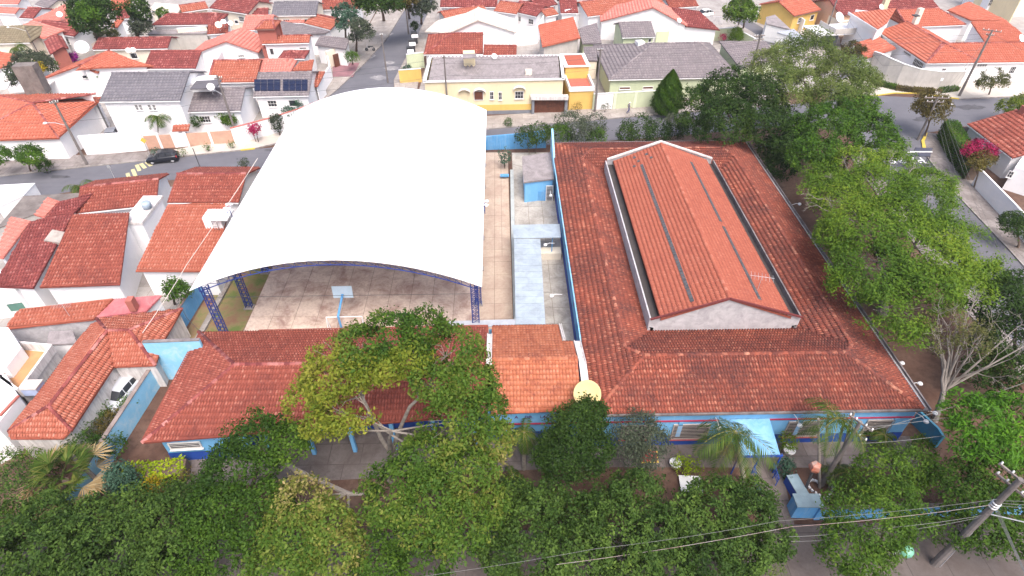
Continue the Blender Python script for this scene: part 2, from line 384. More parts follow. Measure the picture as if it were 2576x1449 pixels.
    def done(s, z_under=0.14):
        fs = [(np.array([np.asarray(p, float) for p in f]), r) for f, r in s.faces]
        allp = np.concatenate([f for f, _ in fs]); base = allp.mean(0)*[1, 1, 0]+[0, 0, s.z0]
        s.root = root = thing(s.name, s.label, s.cat, base, s.group)
        # flatten each face onto its plane for the covering
        key = lambda p: tuple(np.round(p, 2)); edges = {}
        for i, (f, r) in enumerate(fs):
            for j in range(len(f)): edges.setdefault(frozenset((key(f[j]), key(f[(j+1) % len(f)]))), []).append(i)
        # walls under the outer edges
        wm = MB()
        for i, (f, r) in enumerate(fs):
            n = len(f); c, nr = plane_of(f); cen = f.mean(0); L = []
            for j in range(n):
                a, b = f[j], f[(j+1) % n]; sh = len(edges[frozenset((key(a), key(b)))]) > 1
                d = nrm((b-a)*[1, 1, 0]); w = np.array([-d[1], d[0], 0])
                if (cen-a) @ w < 0: w = -w
                L.append((a+w*(0 if sh else s.ov), d, sh))
            vs = []
            for j in range(n):
                (p, d, _), (q, e, _) = L[j-1], L[j]; cr = d[0]*e[1]-d[1]*e[0]
                x = q.copy() if abs(cr) < 0.08 else p+d*(((q-p)[0]*e[1]-(q-p)[1]*e[0])/cr)
                x[2] = min(max(c[2]-((x-c)[:2] @ nr[:2])/max(nr[2], 0.2), f[:, 2].min()-0.2), f[:, 2].max())-z_under
                if np.linalg.norm((x-f[j])[:2]) > 2.5: x[:2] = f[j][:2]+(cen-f[j])[:2]*0.05
                vs.append(x)
            for j in range(n):
                if L[j][2]: continue
                a, b = vs[j], vs[(j+1) % n]
                wm.add([a, b, (b[0], b[1], s.z0), (a[0], a[1], s.z0)], [(0, 1, 2, 3)])
        wm.build('wall', W.get(s.wall, W['white']) if isinstance(s.wall, str) else s.wall, root)
        # coverings, one roof part for each material
        kinds = []
        for f, r in fs:
            if r not in kinds: kinds.append(r)
        for r in kinds:
            mine = [f for f, q in fs if q == r]; flat = []
            for f in mine:
                c, nr = plane_of(f); flat.append(np.array([p-nr*((p-c) @ nr) for p in f]))
            deck = MB(); dist = np.linalg.norm(np.mean(np.concatenate(mine), 0)-C0)
            for f in flat: deck.slab([p-[0, 0, 0.03] for p in f], 0.10)
            mat = TILE.get(r) or SHEET.get(r) or W.get(r)
            ro = deck.build('roof', mat, root)
            if r in TILE:
                near = dist < 62; fl = r in ('grey', 'slate', 'olive', 'cream')
                pw, pl = (0.21, 0.40) if near else ((0.27, 0.44) if dist < 92 else (0.40, 0.56))
                if fl: pw, pl = (0.30, 0.42) if dist < 95 else (0.42, 0.55)
                if r == 'light' and dist < 55: pw, pl = 0.26, 0.42
                hg = 0.10 if (r == 'light' and dist < 55) else ((0.065 if near else 0.075) if not fl else 0.04)
                VV, QQ, TT, k = [], [], [], 0
                for f in flat:
                    v, q, t, _ = tile_arrays(f, pw, pl, hg, 0.065 if not fl else 0.035, wid=0.74 if not fl else 0.86)
                    if len(v): VV.append(v); QQ.append(q+k); TT.append(t); k += len(v)
                    v, q = pan_arrays(f, pl); VV.append(v); QQ.append(q+k); TT.append(rng.random(len(q))*0.4); k += len(v)
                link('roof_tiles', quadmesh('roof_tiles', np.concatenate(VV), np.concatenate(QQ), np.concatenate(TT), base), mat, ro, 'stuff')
                segs = []
                for e, own in edges.items():
                    own = [i for i in own if fs[i][1] == r]
                    if len(own) == 2 and len(e) == 2:
                        p, q = [np.array(x) for x in e]; f, g = fs[own[0]][0], fs[own[1]][0]; c, nr = plane_of(f)
                        if (g.mean(0)-c) @ nr < -0.02: segs.append((p, q))
                ca = cap_arrays(segs, 0.30 if near else 0.36, 0.42 if near else 0.6, 0.12)
                if ca: link('ridge_tiles', quadmesh('ridge_tiles', *ca, base), TILE['dark'] if r in ('red', 'light', 'orange') else mat, ro, 'stuff')
            elif r in ('fibre', 'pinkmetal', 'bluemetal', 'greymetal'):
                VV, QQ, k = [], [], 0
                for f in flat:
                    v, q = corr_arrays(f, 0.22 if dist < 70 else 0.34, 0.03); VV.append(v); QQ.append(q+k); k += len(v)
                link('corrugated_sheet', quadmesh('corrugated_sheet', np.concatenate(VV), np.concatenate(QQ), None, base), mat, ro)
        for a, b, nn in s.eaves:
            d = nrm(b-a); L = np.linalg.norm(b-a); MB().frame((a+b)/2-nn*0.03-Zup*0.10, d, nn, Zup, L, 0.07, 0.13).build('gutter', M_white if s.wall in ('white', 'green', 'cream') else M_gutterline, root)
            if not s.extra and a[2] > 2.6 and L > 5:
                for t in ((0.28, 0.72) if L < 12 else (0.2, 0.5, 0.8)):
                    t += (rng.random()-0.5)*0.12; opening_at(root, a+(b-a)*t+nn*(s.ov-0.03)-Zup*1.25, d, -nn, 1.1+0.4*rng.random(), 1.0, 'bars' if rng.random() < 0.6 else 'glass')
        for i, x0, y0, x1, y1, kind, m, o in s.extra:
            keep = OFF[:]; OFF[:] = o; opening(root, s.front[i], x0, y0, x1, y1, kind, m); OFF[:] = keep
        return root
def opening(root, fr, x0, y0, x1, y1, kind='bars', m=None, out=0.03):
    p, n = fr; u = nrm(np.cross(n, Zup)); cx, cy = (x0+x1)/2, (y0+y1)/2
    u = -u if u @ _rt < 0 else u
    c = onplane(cx, cy, p, n); a, b = onplane(x0, cy, p, n), onplane(x1, cy, p, n); t, d = onplane(cx, y0, p, n), onplane(cx, y1, p, n)
    return opening_at(root, c+n*out, u, n, abs((b-a) @ u), abs(t[2]-d[2]), kind, m)
def opening_at(root, c, u, n, w, h, kind='bars', m=None):
    f = min(0.08, w*0.12)
    nm = {'door': 'door', 'gate': 'garage_door', 'void': 'opening', 'vent': 'vent'}.get(kind, 'window')
    fb = MB()
    for sx in (-1, 1): fb.frame(c+u*sx*(w/2-f/2), u, n, Zup, f, 0.10, h)
    for sz in (-1, 1): fb.frame(c+Zup*sz*(h/2-f/2), u, n, Zup, w-2*f, 0.10, f)
    fm = m if (m is not None and kind in ('door', 'gate')) else M_frame
    if kind == 'school': fm = plain('louvre_frame', (0.42, 0.36, 0.33), 0.85); kind = 'louvre'; sill = plain('red_sill', (0.33, 0.07, 0.08), 0.8)
    else: sill = M_frame
    o = fb.build(nm, fm, root)
    pane = MB().frame(c-n*0.01, u, n, Zup, w-2*f, 0.04, h-2*f)
    pane.build('panel' if kind in ('door', 'gate', 'vent') else 'pane', (m or M_wood) if kind in ('door', 'gate') else ((m or M_dark) if kind in ('void', 'vent') else (m or M_glass)), o)
    bars = MB()
    if kind == 'bars':
        for t in np.linspace(-0.5, 0.5, max(3, int(w/0.45)+2))[1:-1]: bars.frame(c+u*t*w+n*0.03, u, n, Zup, 0.035, 0.03, h-2*f)
        bars.frame(c+n*0.035, u, n, Zup, w-2*f, 0.03, 0.035)
    elif kind == 'louvre':
        for t in np.linspace(-0.5, 0.5, max(5, int(h/0.16)))[1:-1]: bars.frame(c+Zup*t*h+n*0.05, u, nrm(n+Zup*-0.6), nrm(Zup+n*0.6), w-2*f, 0.02, 0.10)
    elif kind in ('gate', 'door'):
        for t in np.linspace(-0.5, 0.5, max(3, int(w/0.28)+1))[1:-1]: bars.frame(c+u*t*w+n*0.02, u, n, Zup, 0.04, 0.03, h-2*f)
    if bars.v: bars.build('bars' if kind == 'bars' else ('slats' if kind == 'louvre' else 'rails'), fm if kind != 'gate' else (m or M_wood), o)
    if kind in ('bars', 'glass', 'louvre'): MB().frame(c-Zup*(h/2+0.04)+n*0.05, u, n, Zup, w+0.1, 0.16, 0.06).build('sill', sill, o)
    return o
# free-standing walls: footprint line at ground, thickness, height, coping
def yardwall(label, pts, h, m, t=0.18, coping=None, name='boundary_wall', group=None, z0=0.0, panels=None):
    """pts: survey directions on the ground; builds one mitred wall with a coping part"""
    Q = [P(*p)[:2] if len(p) == 2 else np.array(p[1:3], float) for p in pts]
    return wallxy(label, Q, h, m, t, coping, name, group, z0)
def wallxy(label, Q, h, m, t=0.18, coping=None, name='boundary_wall', group=None, z0=0.0):
    Q = [np.asarray(q, float) for q in Q]; hh = [h]*len(Q) if np.isscalar(h) else h
    root = thing(name, label, 'wall', (*Q[0], z0), group)
    def offs(tt):
        res = []
        for i, q in enumerate(Q):
            ds = []
            if i > 0: d = nrm(np.append(Q[i]-Q[i-1], 0)); ds.append(np.array([-d[1], d[0]]))
            if i < len(Q)-1: d = nrm(np.append(Q[i+1]-Q[i], 0)); ds.append(np.array([-d[1], d[0]]))
            n = sum(ds); n = n/np.linalg.norm(n); sc_ = 1/max(0.4, n @ ds[0]); res.append(n*sc_*tt/2)
        return res
    def strip(z_lo, z_hi, tt):
        b = MB(); o = offs(tt); V = []; F = []
        for i, q in enumerate(Q):
            for sgn in (1, -1): V += [(*(q+o[i]*sgn), z_lo[i]), (*(q+o[i]*sgn), z_hi[i])]
        for i in range(len(Q)-1):
            k = 4*i; F += [(k, k+4, k+5, k+1), (k+2, k+3, k+7, k+6), (k+1, k+5, k+7, k+3), (k, k+2, k+6, k+4)]
        k = 4*(len(Q)-1); F += [(0, 1, 3, 2), (k, k+2, k+3, k+1)]
        return b.add(V, F)
    strip([z0]*len(Q), [z0+x for x in hh], t).build('wall_face', m, root)
    if coping is not None: strip([z0+x for x in hh], [z0+x+0.07 for x in hh], t+0.08).build('coping', coping, root)
    return root
# ================================================================ GROUND, ROADS
def struct(name, me_or_mb, m, **k):
    o = me_or_mb.build(name, m); o['kind'] = 'structure'; return o
def groundmat():
    m, n, l, b = nt('earth_ground'); pos = geo(n)
    f = noise(n, l, 0.12, 8, 0.7, pos); g = noise(n, l, 1.6, 6, 0.7, pos)
    c = ramp(n, l, f, [(0.35, (0.075, 0.034, 0.022)), (0.5, (0.115, 0.062, 0.043)), (0.65, (0.155, 0.10, 0.072))])
    c = mixc(n, l, ramp(n, l, g, [(0.45, 0.0), (0.65, 0.7)]), c, (0.055, 0.026, 0.018))
    l.new(c, b.inputs['Base Color']); b.inputs['Roughness'].default_value = 0.95; bump(n, l, g, b, 0.4, 0.05); return m
M_ground = groundmat()
g = MB().add([(-2500, -1500, 0), (2500, -1500, 0), (2500, 3500, 0), (-2500, 3500, 0)], [(0, 1, 2, 3)])
struct('ground', g, M_ground)
def asphalt():
    m, n, l, b = nt('asphalt'); pos = geo(n)
    f = noise(n, l, 0.25, 7, 0.65, pos); g = noise(n, l, 30, 3, 0.6, pos)
    mp = n.new('ShaderNodeMapping'); mp.inputs['Scale'].default_value = (0.06, 1.2, 1); l.new(pos, mp.inputs[0])
    st = noise(n, l, 1.5, 6, 0.7, mp.outputs[0])
    c = ramp(n, l, f, [(0.3, (0.10, 0.099, 0.117)), (0.7, (0.145, 0.143, 0.163))])
    c = mixc(n, l, ramp(n, l, st, [(0.5, 0.0), (0.7, 0.35)]), c, (0.07, 0.067, 0.078))
    c = mixc(n, l, ramp(n, l, g, [(0.4, 0.0), (0.7, 0.25)]), c, (0.10, 0.097, 0.105))
    l.new(c, b.inputs['Base Color']); b.inputs['Roughness'].default_value = 0.9; bump(n, l, g, b, 0.2, 0.01); return m
M_asphalt = asphalt()
def paving(name, base, joint, size, stain, grow=1.0, off=0.5):
    m, n, l, b = nt(name); pos = geo(n)
    br = n.new('ShaderNodeTexBrick'); l.new(pos, br.inputs['Vector']); br.offset = off
    br.inputs['Scale'].default_value = 1.0; br.inputs['Brick Width'].default_value = size[0]; br.inputs['Row Height'].default_value = size[1]
    br.inputs['Mortar Size'].default_value = 0.03; br.inputs['Mortar Smooth'].default_value = 0.3
    br.inputs['Color1'].default_value = (*base, 1); br.inputs['Color2'].default_value = (*[c*0.8 for c in base], 1); br.inputs['Mortar'].default_value = (*joint, 1)
    f = noise(n, l, 0.5, 8, 0.72, pos, 0.5); g = noise(n, l, 4, 6, 0.7, pos)
    c = mixc(n, l, ramp(n, l, f, [(0.42, 0.0), (0.66, 0.85*grow)]), br.outputs[0], stain)
    c = mixc(n, l, ramp(n, l, g, [(0.45, 0.0), (0.7, 0.4)]), c, stain)
    l.new(c, b.inputs['Base Color']); b.inputs['Roughness'].default_value = 0.92; bump(n, l, g, b, 0.25, 0.01); MATS[name] = m; return m
M_walk = paving('sidewalk_concrete', (0.40, 0.36, 0.33), (0.22, 0.19, 0.17), (2.2, 1.6), (0.19, 0.16, 0.145), 0.8)
M_walkdark = paving('mossy_sidewalk', (0.30, 0.265, 0.255), (0.14, 0.12, 0.11), (2.4, 1.8), (0.11, 0.09, 0.08), 1.0)
M_walkpale = paving('clean_sidewalk', (0.55, 0.50, 0.44), (0.38, 0.34, 0.30), (2.5, 2.0), (0.38, 0.34, 0.30), 0.5)
M_kerb = plain('kerb_stone', (0.34, 0.31, 0.29), 0.9, 0.15, 1.5, (0.15, 0.12, 0.11), 0.4)
M_yellow = plain('road_yellow_paint', (0.62, 0.47, 0.06), 0.8, 0.1, 2.0, (0.30, 0.26, 0.16), 0.3)
M_palepaint = plain('worn_yellow_paint', (0.60, 0.53, 0.27), 0.85, 0.1, 2.0, (0.26, 0.24, 0.2), 0.35)
def flat(pts, z):
    b = MB(); V = [(p[0], p[1], z) for p in pts]
    a = sum(V[i][0]*V[(i+1) % len(V)][1]-V[(i+1) % len(V)][0]*V[i][1] for i in range(len(V)))
    return b.add(V if a > 0 else V[::-1], [tuple(range(len(V)))])
def G(x, y): return tuple(P(x, y)[:2])
full()
# street behind the school, running from the left edge across to the right junction
rd_far = [(-130, 56.3), G(0, 444), G(217, 420), G(430, 398), G(642, 375), (-1.1, 80.1), (22, 84.0), (45, 87.5), (60, 90.5), (72.2, 88.9), (84, 89.7), (140, 92.0)]
rd_near = [(-130, 47), (-66, 59.5), (-50, 65.2), (-33, 68.3), (-1.5, 73.9+0.2), (22, 77.0), (44, 80.5), (53, 81.0)]
road = flat(rd_far+[(140, 82.4), (84, 80.4), (70, 80.2), (60.5, 77.5), (57.2, 72), (55.5, 62), (54.6, 50), (53.5, 40), (52.5, 20), (52, -30), (44.5, -30), (45.2, 20), (46.3, 45), (47.6, 60), (48.8, 72), (50, 78)]+rd_near[::-1][1:], 0.012)
struct('road', road, M_asphalt)
# side street climbing away from the junction, and the one at the top right
struct('side_street', flat([(-34.0, 76.5), (-26.5, 94), (-23.8, 106), (-21.6, 119.6), (-20.2, 140), (-19, 220), (-13.2, 220), (-14.6, 140), (-15.8, 120), (-16.8, 108), (-17.6, 98), (-15.5, 79)], 0.016), M_asphalt)
struct('upper_street', flat([G(1868, 40), G(1905, 62), G(1990, 112), G(1925, 112), G(1905, 88), G(1850, 55), (70, 190), (78, 190)], 0.016), M_asphalt)
struct('upper_street', flat([(70.5, 118), (76, 118), (66.5, 95), (60, 91.5), (52, 90.2)], 0.016), M_asphalt)
# pavements with kerbs
def pavement(name, pts, m, z=0.13, kerb=None, kerbm=None):
    b = MB().prism([p[:2] for p in pts], 0.0, z); o = struct(name, b, m)
    if kerb is not None:
        kb = MB()
        for a, c in zip(kerb[:-1], kerb[1:]):
            a = np.array([*a, 0.]); c = np.array([*c, 0.]); d = nrm(c-a); w = np.array([-d[1], d[0], 0])
            kb.frame((a+c)/2+[0, 0, 0.075], d, w, Zup, np.linalg.norm(c-a), 0.16, 0.155)
        kb.build('kerb', kerbm or M_kerb, o)
    return o
off = lambda pts, dx, dy: [(x+dx, y+dy) for x, y in pts]
k1 = [(-130, 56.3), G(0, 444), G(217, 420), G(430, 398)]
pavement('pavement', k1+[G(430, 380), G(222, 392), (-66, 73.5), (-130, 62)], M_walkdark, 0.13, k1)
k2 = [G(430, 398), G(642, 375), (-29, 77.3)]
pavement('pavement', k2+[(-28.5, 83), G(600, 350), G(430, 380)], M_walkpale, 0.132, k2)
k3 = [(-14.9, 78.3), (-1.1, 80.1), (22, 84.0), (45, 87.5)]
pavement('pavement', k3+[(45, 92), (22, 87.5), (8, 85.6), (-3, 84), (-14, 82)], M_walk, 0.13, k3)
k4 = [(56, 89.6), (60, 90.5), (63, 91.3), (67, 91.2), (72.2, 88.9)]; k5 = [(72.2, 88.9), (84, 89.7), (140, 92.0)]
po = pavement('pavement', k4+k5[1:]+[(140, 100), (84, 95), (70, 96), (62, 100), (57, 97)], M_walkpale, 0.13, k4, M_yellow)
kb = MB()
for a, c in zip(k5[:-1], k5[1:]):
    a = np.array([*a, 0.]); c = np.array([*c, 0.]); d = nrm(c-a); kb.frame((a+c)/2+[0, 0, 0.075], d, np.array([-d[1], d[0], 0]), Zup, np.linalg.norm(c-a), 0.16, 0.155)
kb.build('kerb', M_kerb, po)
k6 = [(53.5, 40), (54.6, 50), (55.5, 62), (57.2, 72)]
pavement('pavement', [(52.5, 20)]+k6+[(60.5, 77.5), (62.3, 77), (61, 70), (59.8, 60), (58.8, 48), (57, 20)], M_walkdark, 0.13, [(52.5, 20)]+k6)
MB().prism([(57.3, 72.2), (58.6, 75.0), (60.5, 77.4), (60.75, 77.3), (58.95, 74.8), (57.7, 72.1)], 0.13, 0.165).build('kerb', M_yellow, bpy.data.objects['pavement.004'])
k7 = [(45.2, 20), (46.3, 45), (47.6, 60), (48.8, 72)]
pavement('pavement', [(43.4, 20), (44.4, 45), (45.6, 60), (46.8, 72)]+k7[::-1], M_walkdark, 0.13, k7)
k8 = [(-26.5, 94), (-23.8, 106), (-21.6, 119.6), (-20.2, 140)]
pavement('pavement', k8+[(-26, 140), (-26.5, 119), (-28.5, 106), (-31, 94), (-33, 86), (-29.5, 84)], M_walk, 0.13, k8)
MB().prism([G(838, 195), G(836, 160), G(905, 160), G(888, 195)], 0.1, 0.142).build('paving_patch', plain('maroon_paving', (0.27, 0.13, 0.15), 0.85, 0.15, 1.0, (0.15, 0.09, 0.1), 0.3), bpy.data.objects['pavement.006'] if 'pavement.006' in bpy.data.objects else None)
k9 = [(-13.9, 160), (-15.8, 120), (-16.8, 108), (-17.6, 98)]
pavement('pavement', k9+[(-16, 88), (-13, 83), (-13.5, 98), (-13.6, 108), (-12.6, 120), (-11, 160)], M_walk, 0.132, k9)
# speed-hump bars painted across the left street
hump = MB()
for x0, y0, x1, y1, w in [(374, 407, 366, 419, 9), (360, 410, 351, 425, 10), (350, 413, 336, 432, 10), (340, 424, 326, 446, 11), (327, 434, 310, 452, 12)]:
    a, c = P(x0-7, y0), P(x1+16, y1); d = nrm(c-a); n_ = np.array([-d[1], d[0], 0])
    hump.frame((a+c)/2+[0, 0, 0.024], d, n_, Zup, np.linalg.norm(c-a)*0.8, 0.45, 0.012)
o = hump.build('road_marking', M_palepaint); o['kind'] = 'structure'
MB().add([(*P(x, y)[:2], 0.02) for x, y in [(298, 455), (318, 448), (330, 452), (322, 458)]], [(0, 1, 2, 3)]).build('road_marking', M_palepaint)['kind'] = 'structure'
M_patch = plain('pale_road_patch', (0.34, 0.33, 0.33), 0.95, 0.25, 0.8, (0.17, 0.16, 0.18), 0.55)
for cx_, cy_, rx_, ry_, sd_ in [(955, 196, 26, 7, 1), (985, 172, 20, 6, 2), (980, 158, 16, 5, 3), (975, 84, 14, 9, 4), (932, 140, 14, 8, 5), (700, 378, 40, 6, 6), (150, 445, 30, 5, 7), (2320, 300, 26, 8, 8), (2440, 270, 40, 7, 9)]:
    rs = np.random.default_rng(sd_); pts_ = [P(cx_+rx_*math.cos(a)*(0.6+0.5*rs.random()), cy_+ry_*math.sin(a)*(0.6+0.5*rs.random()))[:2] for a in np.linspace(0, 2*math.pi, 22, endpoint=False)]
    struct('road_patch', flat(pts_, 0.021), M_patch if sd_ < 6 else plain('dark_road_patch', (0.085, 0.083, 0.095), 0.95, 0.25, 0.8))
yk = MB(); a, c = np.append(P(606, 379)[:2], 0.08), np.append(P(642, 375)[:2], 0.08); yk.frame((a+c)/2, nrm(c-a), nrm(np.cross(c-a, Zup)), Zup, np.linalg.norm(c-a), 0.2, 0.17); yk.build('kerb', M_yellow, bpy.data.objects['pavement.001'])
# front side: the street below the camera
struct('front_street', flat([(-200, -3), (200, -3), (200, 14.4), (-200, 14.4)], 0.014), M_asphalt)
# ================================================================ THE SCHOOL
M_blue = plain('sky_blue_paint', (0.16, 0.42, 0.72), 0.8, 0.06, 0.8, (0.40, 0.58, 0.74), 0.16, streak=True)
M_navy = plain('royal_blue_paint', (0.012, 0.065, 0.36), 0.75, 0.12, 1.2, (0.02, 0.05, 0.2), 0.2)
M_paleblue = plain('faded_pale_blue_paint', (0.27, 0.58, 0.80), 0.85, 0.06, 0.8, (0.62, 0.72, 0.78), 0.28)
M_midblue = plain('boundary_blue_paint', (0.10, 0.32, 0.62), 0.85, 0.1, 0.8, (0.30, 0.46, 0.62), 0.25, streak=True)
M_redband = plain('magenta_red_band', (0.42, 0.03, 0.08), 0.8)
M_louvre = plain('cream_louvre', (0.60, 0.56, 0.48), 0.8, 0.06, 2.0)
M_trough = plain('dark_gutter_bed', (0.06, 0.05, 0.05), 0.9, 0.2, 1.0)
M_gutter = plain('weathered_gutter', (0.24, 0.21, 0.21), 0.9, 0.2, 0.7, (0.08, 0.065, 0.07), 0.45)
def cover(ro, root, faces, key, segs, pw, pl, hg=0.06, singles=None, ns=300, wid=0.74, lift=0.085, ridge=None):
    """tiles over planar faces; the ns tiles of face `singles` that show largest become objects of their own"""
    base = rootloc(root); VV, QQ, TT, k = [], [], [], 0
    for i, f in enumerate(faces):
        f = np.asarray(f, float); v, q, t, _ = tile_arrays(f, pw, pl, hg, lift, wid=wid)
        if singles == i:
            tv = v.reshape(-1, 12, 3); cen = tv.mean(1); d = np.linalg.norm(cen-C0, axis=1)
            wfull = np.linalg.norm(tv[:, 0]-tv[:, 3], axis=1); full_ = wfull > wfull.max()-0.02
            order = np.argsort(np.where(full_, d, 1e9))[:ns]; tt = t.reshape(-1, 7)
            proto = []
            for b in range(6):
                g = tv[order[b]]; me = quadmesh('roof_tile', g-g.mean(0), TILE_Q, tt[order[b*17]])
                me.materials.append(TILE[key]); proto.append(me)
            for o_ in order:
                ob = bpy.data.objects.new('roof_tile', proto[int(rng.integers(0, 6))]); COL.objects.link(ob); ob.parent = ro
                ob.location = tuple(cen[o_]-base)
            mask = np.ones(len(tv), bool); mask[order] = False
            v = tv[mask].reshape(-1, 3); n = int(mask.sum()); t = tt[mask].ravel()
            q = ((np.arange(n)*12)[:, None, None]+TILE_Q[None]).reshape(-1, 4)
        if len(v): VV.append(v); QQ.append(q+k); TT.append(t); k += len(v)
        v, q = pan_arrays(f, pl); VV.append(v); QQ.append(q+k); TT.append(rng.random(len(q))*0.4); k += len(v)
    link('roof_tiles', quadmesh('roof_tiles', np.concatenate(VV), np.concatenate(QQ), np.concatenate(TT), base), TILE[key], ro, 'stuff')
    ca = cap_arrays(segs, 0.34, 0.42, 0.12)
    if ca: link('ridge_tiles', quadmesh('ridge_tiles', *ca, base), TILE[ridge or key], ro, 'stuff')
full()
XL, XR, Y0, Y1, ZE, K = 6.36, 30.3, 26.25, 67.45, 4.15, 0.339
school = thing('school_hall', 'large blue school hall with red hip roof and raised central roof', 'school building', (18.4, 47, 0))
def zx(d): return ZE+K*d
h4, h3 = 4.3, 3.1
A, A2 = (XL+h4, Y0+h4, zx(h4)), (XR-h4, Y0+h4, zx(h4)); D, D2 = (XL+h4, Y1-h4, zx(h4)), (XR-h4, Y1-h4, zx(h4))
B, B2 = (XL+h3, Y0+h4+1.2, zx(h3)), (XR-h3, Y0+h4+1.2, zx(h3)); Cc, C2 = (XL+h3, Y1-h4-1.2, zx(h3)), (XR-h3, Y1-h4-1.2, zx(h3))
cx0, cx1 = 12.0, 23.85; cy0, cy1 = 34.35, 60.0; zin = lambda d: zx(h3)-K*d
inL, inR = zin(cx0-B[0]), zin(B2[0]-cx1)
vFL, vFR = (cx0, Y0+h4+(zx(h4)-inL)/K, inL), (cx1, Y0+h4+(zx(h4)-inR)/K, inR)
vBL, vBR = (cx0, Y1-h4-(zx(h4)-inL)/K, inL), (cx1, Y1-h4-(zx(h4)-inR)/K, inR)
faces = [
 [(XL, Y0, ZE), (XR, Y0, ZE), A2, A],                                            # front slope
 [(XL, Y1, ZE), (XL, Y0, ZE), (XL+h3, Y0+h3, zx(h3)), (XL+h3, Y1-h3, zx(h3))],   # left slope
 [(XL+h3, Y0+h3, zx(h3)), A, B], [(XL+h3, Y1-h3, zx(h3)), Cc, D],
 [(XR, Y0, ZE), (XR, Y1, ZE), (XR-h3, Y1-h3, zx(h3)), (XR-h3, Y0+h3, zx(h3))],
 [(XR-h3, Y0+h3, zx(h3)), B2, A2], [(XR-h3, Y1-h3, zx(h3)), D2, C2],
 [(XR, Y1, ZE), (XL, Y1, ZE), D, D2],
 [B, Cc, vBL, vFL], [C2, B2, vFR, vBR],                                          # inner slopes
 [A, A2, B2, vFR, vFL, B], [D2, D, Cc, vBL, vBR, C2]]
deck = MB()
for f in faces: deck.slab([(p[0], p[1], p[2]-0.03) for p in f], 0.10)
ro = deck.build('roof', TILE['school'], school)
cover(ro, school, faces, 'school', [((XL, Y0, ZE), A), (A, A2), ((XR, Y0, ZE), A2), (B, Cc), (B2, C2), (A, B), (A2, B2), (D, Cc), (D2, C2), (D, D2), ((XL, Y1, ZE), D), ((XR, Y1, ZE), D2)], 0.23, 0.42, 0.055, singles=0, lift=0.10)
# walls in two tones
wl_ = MB(); x0, x1, y0, y1 = XL+0.12, XR-0.12, Y0+0.18, Y1-0.15
for a, b in [((x0, y0), (x1, y0)), ((x1, y0), (x1, y1)), ((x1, y1), (x0, y1)), ((x0, y1), (x0, y0))]:
    wl_.add([(*a, 1.1), (*b, 1.1), (*b, ZE-0.1), (*a, ZE-0.1)], [(0, 1, 2, 3)])
wl_.build('wall', M_blue, school)
bs_ = MB(); e = 0.03
for a, b in [((x0-e, y0-e), (x1+e, y0-e)), ((x1+e, y0-e), (x1+e, y1+e)), ((x1+e, y1+e), (x0-e, y1+e)), ((x0-e, y1+e), (x0-e, y0-e))]:
    bs_.add([(*a, 0), (*b, 0), (*b, 1.12), (*a, 1.12)], [(0, 1, 2, 3)])
bs_.build('wall_base', M_navy, school)
MB().box(XL+0.1, XR-0.05, Y0+0.10, Y0+0.17, 2.95, 3.07).build('painted_band', M_redband, school)
MB().box(XL-0.05, XR+0.35, Y0-0.14, Y0+0.05, ZE-0.16, ZE+0.0).build('gutter', M_gutter, school)
gm = MB().box(XR+0.02, XR+0.10, Y0+0.05, Y1+0.1, ZE-0.12, ZE+0.10); gm.box(XR+0.42, XR+0.52, Y0-0.14, Y1+0.1, ZE-0.12, ZE+0.12); gm.box(XR+0.1, XR+0.42, Y0+0.05, Y1+0.1, ZE-0.12, ZE-0.04)
gm.build('gutter', M_gutter, school)
MB().box(XR+0.08, XR+0.15, Y0+0.05, Y1+0.1, ZE+0.102, ZE+0.15).build('flashing', M_steel, school)
MB().box(XL, XR+0.4, Y1+0.02, Y1+0.3, ZE-0.1, ZE+0.06).build('gutter', M_gutter, school)
# tapering end wall at the back left corner, and pale parapet edge on the left eave
MB().add([(XL-0.12, Y1+0.3, 0), (XL+0.1, Y1+0.3, 0), (XL+0.1, Y1+0.3, 6.0), (XL-0.12, Y1+0.3, 6.0), (XL-0.12, 62.5, 3.8), (XL+0.1, 62.5, 3.8), (XL+0.1, 62.5, 0), (XL-0.12, 62.5, 0)],
         [(0, 3, 2, 1), (3, 4, 5, 2), (0, 7, 4, 3), (1, 2, 5, 6), (4, 7, 6, 5)]).build('parapet', M_paleblue, school)
MB().box(XL-0.14, XL+0.02, 33.6, 62.4, ZE-0.10, ZE+0.03).build('fascia', M_paleblue, school)
# pennants painted along the left wall
for i in range(9):
    y = 36.5+i*2.9; MB().add([(XL+0.09, y, 3.3), (XL+0.09, y+0.9, 3.3), (XL+0.09, y+0.45, 1.9)], [(0, 1, 2)]).build('painted_pennant', M_redband if i % 2 else M_navy, school)
# raised central roof
rz = 5.82; ax = 17.72; az = 7.95
cw = MB().add([(cx0+0.25, cy0, 3.9), (cx1-0.25, cy0, 3.9), (cx1-0.25, cy0, 4.75), (cx1+0.22, cy0, 4.85), (cx1+0.22, cy0, rz), (ax, cy0, az), (cx0-0.22, cy0, rz), (cx0-0.22, cy0, 4.85), (cx0+0.25, cy0, 4.75)], [tuple(range(9))])
cw.add([(cx0-0.22, cy0, 4.85), (cx0+0.25, cy0, 4.75), (cx0+0.25, cy0+0.25, 4.75), (cx0-0.22, cy0+0.25, 4.85)], [(0, 1, 2, 3)])
cw.build('gable_wall', W['stained'], school)
MB().add([(cx0, cy1, 3.9), (cx0, cy1, rz+0.12), (ax, cy1, az+0.14), (cx1, cy1, rz+0.12), (cx1, cy1, 3.9)], [(0, 1, 2, 3, 4)]).build('gable_wall', W['stained'], school)
